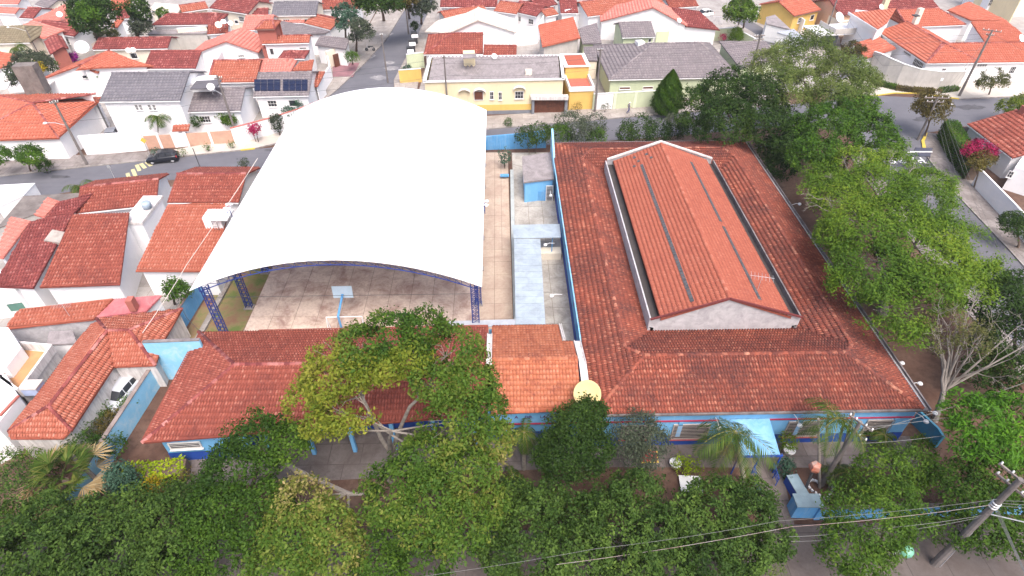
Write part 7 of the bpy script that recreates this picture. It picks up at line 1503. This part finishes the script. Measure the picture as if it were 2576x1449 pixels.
# ---------------------------------------------------------------- vehicles
def loft(stations, ring):
    V = []; F = []; k = len(ring)
    for x, y0_, w, z0, z1 in stations:
        for u, v_ in ring: V.append((x, y0_+u*w, z0+v_*(z1-z0)))
    for i in range(len(stations)-1):
        for j in range(k): F.append((i*k+j, i*k+(j+1) % k, (i+1)*k+(j+1) % k, (i+1)*k+j))
    F += [tuple(range(k))[::-1], tuple(range((len(stations)-1)*k, len(stations)*k))]; return V, F
RING = [(-0.93, 0.0), (0.93, 0.0), (1.0, 0.25), (1.0, 0.62), (0.95, 0.92), (0.85, 1.0), (-0.85, 1.0), (-0.95, 0.92), (-1.0, 0.62), (-1.0, 0.25)]
CRING = [(-1.0, 0.0), (1.0, 0.0), (0.93, 0.5), (0.84, 0.93), (0.74, 1.0), (-0.74, 1.0), (-0.84, 0.93), (-0.93, 0.5)]
def car(label, at, yaw, paint, cat='car', group='cars'):
    t = thing('parked_car', label, cat, at, group); ca, sa_ = math.cos(yaw), math.sin(yaw); o = np.asarray(at, float)
    tf = lambda V: [(o[0]+x*ca-y*sa_, o[1]+x*sa_+y*ca, o[2]+z) for x, y, z in V]
    def part(name, V, F, m, par=t, smooth=False): return MB().add(tf(V), F).build(name, m, par, smooth=smooth)
    V, F = loft([(-1.93, 0, 0.70, 0.36, 0.62), (-1.86, 0, 0.80, 0.26, 0.74), (-1.55, 0, 0.84, 0.22, 0.82), (-0.95, 0, 0.85, 0.22, 0.90), (0.2, 0, 0.85, 0.22, 0.93), (1.2, 0, 0.85, 0.22, 0.95), (1.70, 0, 0.83, 0.24, 0.94), (1.90, 0, 0.76, 0.32, 0.86)], RING); body = part('body', V, F, paint, smooth=True)
    V, F = loft([(-1.02, 0, 0.72, 0.88, 0.91), (-0.42, 0, 0.74, 0.90, 1.36), (0.1, 0, 0.74, 0.90, 1.44), (0.9, 0, 0.73, 0.91, 1.42), (1.45, 0, 0.70, 0.92, 1.24), (1.78, 0, 0.66, 0.92, 0.97)], CRING); part('window_glass', V, F, M_glass, smooth=False)
    V, F = loft([(-0.44, 0, 0.61, 1.345, 1.375), (0.1, 0, 0.63, 1.42, 1.465), (0.9, 0, 0.62, 1.40, 1.445), (1.42, 0, 0.58, 1.235, 1.275)], RING); part('roof', V, F, paint)
    for x in (-0.20, 0.62, 1.35):
        for s_ in (-1, 1):
            a_, c_ = np.array([x+0.02, s_*0.755, 0.92]), np.array([x+(0.05 if x < 1 else -0.12), s_*0.635, 1.40 if x < 1 else 1.27]); part('pillar', *((lambda m_: (m_.v, m_.f))(MB().tube([a_, c_], 0.03, 5))), paint)
    for x in (-1.22, 1.25):
        for s_ in (-1, 1):
            w = MB().lathe((x, s_*0.72, 0.30), [(0.18, -0.09), (0.29, -0.09), (0.30, 0.0), (0.29, 0.10), (0.19, 0.11)], 18, (0, s_, 0)); wo = part('wheel', w.v, w.f, M_dark); rm = MB().lathe((x, s_*0.84, 0.30), [(0.19, -0.02), (0.17, 0.0), (0.05, 0.01)], 14, (0, s_, 0)); part('rim', rm.v, rm.f, M_steel, wo)
    for s_ in (-1, 1):
        hl = MB().frame((-1.84, s_*0.6, 0.64), np.array([1., 0, 0]), np.array([0, 1., 0]), Zup, 0.14, 0.3, 0.13); part('headlight', hl.v, hl.f, M_ins); tl = MB().frame((1.84, s_*0.68, 0.78), np.array([1., 0, 0]), np.array([0, 1., 0]), Zup, 0.14, 0.18, 0.24); part('tail_light', tl.v, tl.f, plain('tail_red', (0.35, 0.01, 0.015), 0.3))
        mi = MB().frame((-0.55, s_*0.92, 0.98), np.array([1., 0, 0]), np.array([0, 1., 0]), Zup, 0.14, 0.16, 0.12); part('mirror', mi.v, mi.f, paint)
    return t
M_black = plain('black_car_paint', (0.010, 0.011, 0.017), 0.22, 0.05, 1.0, spec=0.6); M_silver = plain('pale_silver_paint', (0.55, 0.57, 0.62), 0.3, 0.06, 1.0, spec=0.5); M_wcar = plain('white_car_paint', (0.78, 0.78, 0.78), 0.3, 0.02, 1.0)
ra = P(430, 400)-P(217, 422); cy_ = math.atan2(ra[1], ra[0])
car('black hatchback parked at the kerb of the left street', (*P(412, 407)[:2]+np.array([0, 0.2]), 0.014), cy_, M_black)
car('white car parked beyond the rusty wall near the top', (*P(1770, 42)[:2], 0.02), cy_+0.1, M_wcar); car('silver grey car behind the big white street wall', (*P(286, 352)[:2], 0.01), cy_+1.57, plain('grey_car_paint', (0.22, 0.23, 0.26), 0.3)); car('dusty pale abandoned car under the yard roof edge', (*P(312, 1000)[:2], 0.01), 1.35, M_silver)
mo = thing('motorbike', 'dark motorbike parked on the side street pavement', 'motorbike', P(932, 130)); b0 = rootloc(mo)+[0, 0, 0.13]
for x in (-0.65, 0.65): MB().lathe(b0+[x, 0, 0.3], [(0.22, -0.05), (0.30, -0.04), (0.30, 0.04), (0.22, 0.05)], 16, (0.1, 1, 0)).build('wheel', M_dark, mo)
MB().tube([b0+[-0.65, 0, 0.3], b0+[-0.2, 0, 0.7], b0+[0.35, 0, 0.75], b0+[0.65, 0, 0.3]], 0.06, 6).tube([b0+[-0.65, 0, 0.3], b0+[-0.45, 0, 1.0]], 0.04, 6).tube([b0+[-0.45, -0.35, 1.02], b0+[-0.45, 0.35, 1.02]], 0.025, 5).build('frame', M_steel, mo); MB().frame(b0+[0.25, 0, 0.82], np.array([1., 0, 0]), np.array([0, 1., 0]), Zup, 0.75, 0.26, 0.12).build('seat', M_dark, mo); MB().lathe(b0+[-0.15, 0, 0.72], [(0.05, -0.15), (0.16, -0.1), (0.18, 0.05), (0.1, 0.16)], 10).build('fuel_tank', M_black, mo, smooth=True)
# ---------------------------------------------------------------- person walking on the far pavement
def person(label, at, yaw):
    # joints: one vertex per joint, grown into one continuous surface
    J = dict(pel=(0, 0, 0.93, .13), wst=(0, 0, 1.10, .125), chs=(0.02, 0, 1.30, .15), nck=(0.03, 0, 1.46, .06), hd0=(0.05, 0, 1.54, .075), hd1=(0.06, 0, 1.64, .085),
      hl=(0, .10, 0.88, .095), kl=(0.16, .10, 0.50, .065), al=(0.10, .10, 0.09, .045), tl=(0.26, .10, 0.05, .035), hr=(0, -.10, 0.88, .095), kr=(-0.04, -.10, 0.48, .065), ar=(-0.30, -.10, 0.14, .045), tr=(-0.16, -.10, 0.05, .035),
      sl=(0, .20, 1.38, .062), el=(-0.14, .25, 1.12, .045), wl=(-0.05, .24, 0.88, .033), fl=(-0.01, .24, 0.79, .028), sr=(0, -.20, 1.38, .062), er=(0.08, -.27, 1.12, .045), wr=(0.26, -.22, 0.98, .033), fr=(0.34, -.21, 0.95, .028))
    E_ = [('pel', 'wst'), ('wst', 'chs'), ('chs', 'nck'), ('nck', 'hd0'), ('hd0', 'hd1'), ('pel', 'hl'), ('hl', 'kl'), ('kl', 'al'), ('al', 'tl'), ('pel', 'hr'), ('hr', 'kr'), ('kr', 'ar'), ('ar', 'tr'), ('chs', 'sl'), ('sl', 'el'), ('el', 'wl'), ('wl', 'fl'), ('chs', 'sr'), ('sr', 'er'), ('er', 'wr'), ('wr', 'fr')]
    ks = list(J); me = bpy.data.meshes.new('skeleton'); me.from_pydata([J[k][:3] for k in ks], [(ks.index(a), ks.index(b_)) for a, b_ in E_], []); tmp = bpy.data.objects.new('tmp_person', me); COL.objects.link(tmp)
    tmp.modifiers.new('skin', 'SKIN'); sm = tmp.modifiers.new('sub', 'SUBSURF'); sm.levels = 2; sm.render_levels = 2
    for i, k in enumerate(ks): me.skin_vertices[0].data[i].radius = (J[k][3], J[k][3]); me.skin_vertices[0].data[i].use_root = (k == 'pel')
    dg = bpy.context.evaluated_depsgraph_get(); bm_ = bpy.data.meshes.new_from_object(tmp.evaluated_get(dg)); bm_.name = 'body'; bpy.data.objects.remove(tmp)
    t = thing('person', label, 'person', at); t.rotation_euler = (0, 0, yaw)
    skin = plain('skin', (0.32, 0.17, 0.11), 0.6); bm_.materials.clear()
    for m_ in (plain('blue_trousers', (0.045, 0.05, 0.17), 0.9), plain('grey_shirt', (0.20, 0.19, 0.24), 0.9), skin): bm_.materials.append(m_)
    for p in bm_.polygons:
        c = p.center; p.use_smooth = True; arm = abs(c[1]) > 0.185 and c[2] < 1.17; p.material_index = 2 if (c[2] > 1.47 or arm) else (1 if c[2] > 0.95 else (0 if c[2] > 0.09 else 1))
    o = bpy.data.objects.new('body', bm_); COL.objects.link(o); o.parent = t
    cap = MB().lathe((0.05, 0, 1.66), [(0.105, -0.02), (0.108, 0.03), (0.08, 0.09), (0.02, 0.11)], 14); cap.frame((0.17, 0, 1.65), np.array([1., 0, 0]), np.array([0, 1., 0]), Zup, 0.13, 0.14, 0.015)
    co = bpy.data.objects.new('cap', cap.mesh('cap')); co.data.materials.append(M_white); COL.objects.link(co); co.parent = t
    hb = MB()
    for sg, wv in ((1, (-0.01, .24, 0.76)), (-1, (0.37, -.21, 0.935))):
        for f in range(4): a_ = np.array(wv)+[0.012*f-0.02, 0, 0]; hb.tube([a_+[0, 0.012*(f-1.5), 0.02], a_+[0.02, 0.012*(f-1.5), -0.05]], [0.010, 0.007], 5)
        hb.tube([np.array(wv)+[0.0, 0.02*sg, 0.03], np.array(wv)+[0.04, 0.02*sg, 0.0]], [0.011, 0.008], 5)
    ho_ = bpy.data.objects.new('fingers', hb.mesh('fingers')); ho_.data.materials.append(skin); COL.objects.link(ho_); ho_.parent = t
    fb = MB().lathe((0.145, 0, 1.595), [(0.02, -0.01), (0.014, 0.015), (0.004, 0.03)], 8, (1, 0, 0))
    for s_ in (-1, 1): fb.lathe((0.135, s_*0.033, 1.625), [(0.012, 0), (0.008, 0.008)], 8, (1, 0, 0)); fb.frame((0.05, s_*0.092, 1.60), np.array([1., 0, 0]), np.array([0, 1., 0]), Zup, 0.035, 0.02, 0.06)
    fb.frame((0.137, 0, 1.56), np.array([1., 0, 0]), np.array([0, 1., 0]), Zup, 0.01, 0.05, 0.012)
    fo = bpy.data.objects.new('face_features', fb.mesh('face_features')); fo.data.materials.append(skin); COL.objects.link(fo); fo.parent = t
    return t
person('person in grey shirt, blue trousers and white cap walking on the pavement', (*P(1580, 287)[:2], 0.13), R(8))
# ---------------------------------------------------------------- front garden furnishings
M_porch = paving('porch_concrete', (0.19, 0.162, 0.155), (0.08, 0.065, 0.06), (2.4, 1.8), (0.09, 0.07, 0.063), 1.0)  # shade under the front tree is put into this darker base
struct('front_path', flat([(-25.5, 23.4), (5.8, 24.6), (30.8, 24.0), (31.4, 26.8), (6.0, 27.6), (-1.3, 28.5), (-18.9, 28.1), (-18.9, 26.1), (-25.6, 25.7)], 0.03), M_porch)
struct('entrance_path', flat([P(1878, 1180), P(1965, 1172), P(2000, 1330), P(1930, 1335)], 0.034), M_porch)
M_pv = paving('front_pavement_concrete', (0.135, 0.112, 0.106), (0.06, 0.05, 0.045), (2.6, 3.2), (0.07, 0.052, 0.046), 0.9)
pv = pavement('street_pavement', [(-70, 14.5), (75, 14.5), (75, 19.8), (-70, 19.8)], M_pv, 0.12, [(-70, 14.45), (75, 14.45)])
wallxy('blue front boundary wall behind the rounded garden tree', [(21.2, 20.25), (33, 20.3), (44, 20.5)], 1.4, M_midblue, 0.2, M_gutter)
wallxy('teal blue garden wall by the school front corner', [P(2292, 1062)[:2], P(2338, 1106)[:2], P(2352, 1128)[:2]], 1.5, plain('teal_paint', (0.06, 0.28, 0.42), 0.8, 0.1, 1.0, (0.12, 0.2, 0.26), 0.3), 0.18, None)
gp_ = thing('gate_pillar', 'stepped pale blue gate pillar with grey cap near the flower bed', 'gate pillar', P(2015, 1300)); MB().frame(P(2015, 1288)+[0, 0, 0.75], np.array([1., -0.03, 0]), np.array([0.03, 1., 0]), Zup, 1.7, 0.9, 1.5).build('pillar', M_midblue, gp_); MB().frame(P(2015, 1288)+[0, 0, 1.53], np.array([1., -0.03, 0]), np.array([0.03, 1., 0]), Zup, 1.8, 1.0, 0.08).build('cap', plain('pale_cap', (0.24, 0.33, 0.38), 0.8, 0.1, 1.5, (0.16, 0.2, 0.22), 0.3), gp_)
wallxy('low blue wall with pale flat top along the entrance ramp', [P(1982, 1212)[:2], P(2018, 1275)[:2]], 0.9, M_navy, 0.75, plain('pale_cap', (0.4, 0.5, 0.55), 0.8), 'ramp_wall')
for lb_, (xa, ya_), (xb, yb_) in [('left blue handrail of the entrance ramp', (1889, 1190), (1903, 1250)), ('right blue handrail of the entrance ramp', (1938, 1185), (1950, 1222))]:
    a_, c_ = P(xa, ya_), P(xb, yb_); t = thing('handrail', lb_, 'handrail', a_, 'handrails of the ramp')
    for z in (0.5, 0.75, 1.0): MB().tube([a_+[0, 0, z], c_+[0, 0, z]], 0.035, 6).build('rail', M_navy, t)
    for f in (0.0, 0.5, 1.0): p = a_+(c_-a_)*f; MB().tube([p, p+[0, 0, 1.0]], 0.035, 6).build('post', M_navy, t)
hb_ = thing('flower_bed', 'heart-shaped bed ringed with white painted stones', 'flower bed', P(2066, 1230)); cc = P(2066, 1231); st = []
for i in range(30):
    a = 2*math.pi*i/30; x = 0.82*math.sin(a)**3*1.05; y = 0.062*(13*math.cos(a)-5*math.cos(2*a)-2*math.cos(3*a)-math.cos(4*a)); p = cc+[x, y*0.95, 0.08]
    d = nrm(np.array([math.cos(a), math.sin(a), 0])); MB().frame(p, nrm([math.cos(a+rng.random()*0.5), math.sin(a), 0]), nrm([-math.sin(a), math.cos(a+0.2), 0]), Zup, 0.17, 0.13, 0.17).build('stone', M_white, hb_)
MB().lathe(cc, [(0.6, 0), (0.6, 0.05), (0.1, 0.08)], 16).build('soil', M_ground, hb_)
sl = thing('cistern_cover', 'white square cistern cover in the front garden', 'cover', P(1735, 1222)); MB().frame(P(1738, 1216, 0.35)-[0, 0, 0.05], np.array([1., -0.08, 0]), np.array([0.08, 1., 0]), Zup, 1.55, 1.25, 0.1).build('lid', M_white, sl); MB().frame(P(1738, 1216, 0.35)-[0, 0, 0.22], np.array([1., -0.08, 0]), np.array([0.08, 1., 0]), Zup, 1.4, 1.1, 0.3).build('base', W['grey'], sl)
og = thing('ornament', 'orange and white patched lantern on a dark leaning post', 'ornament', P(2018, 1250)); t0, t1 = rootloc(og), P(2046, 1182, 2.6); MB().tube([t0, t1], [0.12, 0.08], 8).build('post', M_dark, og)
b = MB().lathe(t1-[0, 0, 0.1], [(0.08, 0), (0.30, 0.1), (0.42, 0.4), (0.34, 0.75), (0.08, 0.85)], 5); b.build('lantern', plain('orange_white_patches', (0.50, 0.44, 0.40), 0.7, 0.05, 1.0, (0.40, 0.09, 0.035), 0.6), og)
dl = thing('street_lamp', 'turquoise dome street lamp head at the bottom right', 'street lamp', P(2210, 1460)); dp = P(2281, 1384, 4.6); dbase = np.array([dp[0]-1.6, dp[1]-0.3, 0.12]); dl.location = tuple(dbase)
MB().tube([dbase, dbase+[0, 0, 4.0], dp-[0.5, 0.05, 0.1]], 0.06, 8).build('post', M_steel, dl); MB().lathe(dp, [(0.38, -0.22), (0.42, -0.16), (0.38, 0.05), (0.24, 0.2), (0.04, 0.26)], 22, (0.25, 0, 1.)).build('dome', plain('turquoise_shade', (0.16, 0.40, 0.28), 0.45, 0.03, 1.0), dl, smooth=True); MB().lathe(dp-[0.45, 0.02, 0.08], [(0.1, -0.12), (0.12, 0.0), (0.06, 0.12)], 10, (1, 0, 0.2)).build('socket', M_steel, dl)
lg = thing('leaning_post', 'grey weathered post leaning over the fan palm', 'post', P(272, 1235)); MB().tube([P(274, 1236), P(180, 1146, 3.6)], [0.17, 0.14], 9).build('timber', M_timber, lg)
for i, (x, y, r_) in enumerate([(2328, 1062, 0.4), (2338, 1075, 0.35), (2322, 1050, 0.3), (2345, 1090, 0.38)]):
    p = P(x, y); bg_ = MB().lathe(p, [(r_*0.7, 0), (r_, r_*0.5), (r_*0.8, r_*1.1), (r_*0.25, r_*1.5), (r_*0.3, r_*1.7)], 9); o = bg_.build('rubbish_bag', plain('black_plastic', (0.012, 0.012, 0.015), 0.35), None, smooth=True); tag(o, ['largest black rubbish bag by the teal wall', 'black rubbish bag leaning in the row by the teal wall', 'smallest black rubbish bag nearest the school corner', 'black rubbish bag at the front end of the teal wall'][i], 'rubbish bag', 'rubbish bags')
rb = thing('notice_board', 'small red board with yellow rim in the front garden', 'board', P(1632, 1160)); MB().frame(P(1634, 1147, 0.8), np.array([1., 0, 0]), nrm([0, 1., 0.5]), nrm([0, -0.5, 1.]), 1.1, 0.8, 0.06).build('board', plain('red_board', (0.33, 0.02, 0.02), 0.6), rb); MB().frame(P(1634, 1147, 0.8)-[0, 0, 0.05], np.array([1., 0, 0]), nrm([0, 1., 0.5]), nrm([0, -0.5, 1.]), 1.25, 0.95, 0.05).build('rim', M_yellow, rb)
pt_ = thing('plant_pot', 'white round pot beside the entrance awning', 'pot', P(1981, 1140)); MB().lathe(P(1981, 1140), [(0.28, 0), (0.42, 0.45), (0.46, 0.5), (0.38, 0.5), (0.3, 0.42)], 18).build('pot', M_white, pt_, smooth=True)
pt_ = thing('plant_pot', 'white round pot at the left end of the lime clump', 'pot', P(1697, 1172)); MB().lathe(P(1697, 1172), [(0.28, 0), (0.42, 0.4), (0.46, 0.45), (0.38, 0.45), (0.3, 0.4)], 18).build('pot', M_white, pt_, smooth=True)
# signs, shelter, road letters
def sign(label, base, h, plate, m, shape='rect'):
    bp = P(*base); t = thing('road_sign', label, 'road sign', bp, 'road signs'); MB().tube([bp, bp+[0, 0, h]], 0.035, 6).build('post', M_steel, t)
    if shape == 'rect': MB().frame(bp+[0, -0.05, h-0.25], np.array([1., 0, 0]), np.array([0, 1., 0]), Zup, plate, 0.03, plate*1.1).build('plate', m, t)
    else: MB().frame(bp+[0, -0.05, h-0.2], nrm([1., 0, 1.]), np.array([0, 1., 0]), nrm([-1., 0, 1.]), plate, 0.03, plate).build('plate', m, t)
sign('yellow diamond sign by the dark car', (381, 398), 2.8, 0.6, M_yellow, 'dia'); sign('grey sign post at the speed hump', (291, 454), 2.2, 0.35, M_steel); sign('white sign post at the foot of the curved wall', (2352, 236), 2.6, 0.4, M_white)
bs = thing('bus_shelter', 'dark sheet shelter roof with white beam on the right pavement', 'shelter', P(2325, 395)); q4 = [P(2296, 392, 2.5), P(2340, 393, 2.5), P(2346, 372, 2.5), P(2304, 371, 2.5)]; MB().slab(q4, 0.08).build('roof_sheet', plain('dark_sheet', (0.06, 0.06, 0.085), 0.5), bs); MB().frame((P(2282, 382, 2.6)+P(2345, 382, 2.6))/2, nrm(P(2345, 382, 2.6)-P(2282, 382, 2.6)), np.array([0, 1., 0]), Zup, np.linalg.norm(P(2345, 382, 2.6)-P(2282, 382, 2.6)), 0.14, 0.1).build('beam', M_white, bs)
for p in q4: MB().tube([(p[0], p[1], 0), p], 0.04, 6).build('post', M_dark, bs)
lo = lettering('PARE', (0, 0, 0), 2.2, M_white, bpy.data.objects['road'], (0, 0, R(180))); lp_ = P(2305, 408); lo.location = tuple(np.array([lp_[0]+1.4, lp_[1]+1.2, 0.022])-rootloc(bpy.data.objects['road']))
# ================================================================ THIN AIR
hz_m = bpy.data.materials.new('thin_haze'); hz_m.use_nodes = True; hn = hz_m.node_tree.nodes; hn.clear()
ho_ = hn.new('ShaderNodeOutputMaterial'); hv = hn.new('ShaderNodeVolumePrincipled'); hv.inputs['Density'].default_value = 0.00025; hv.inputs['Color'].default_value = (0.96, 0.95, 1.0, 1); hv.inputs['Anisotropy'].default_value = 0.2
hz_m.node_tree.links.new(hv.outputs[0], ho_.inputs['Volume'])
hz = MB().box(-2600, 2600, -1600, 3600, -1.0, 42.0).build('haze', hz_m); hz['kind'] = 'stuff'; hz['label'] = 'pale thin haze in the air over the town'; hz['category'] = 'haze'
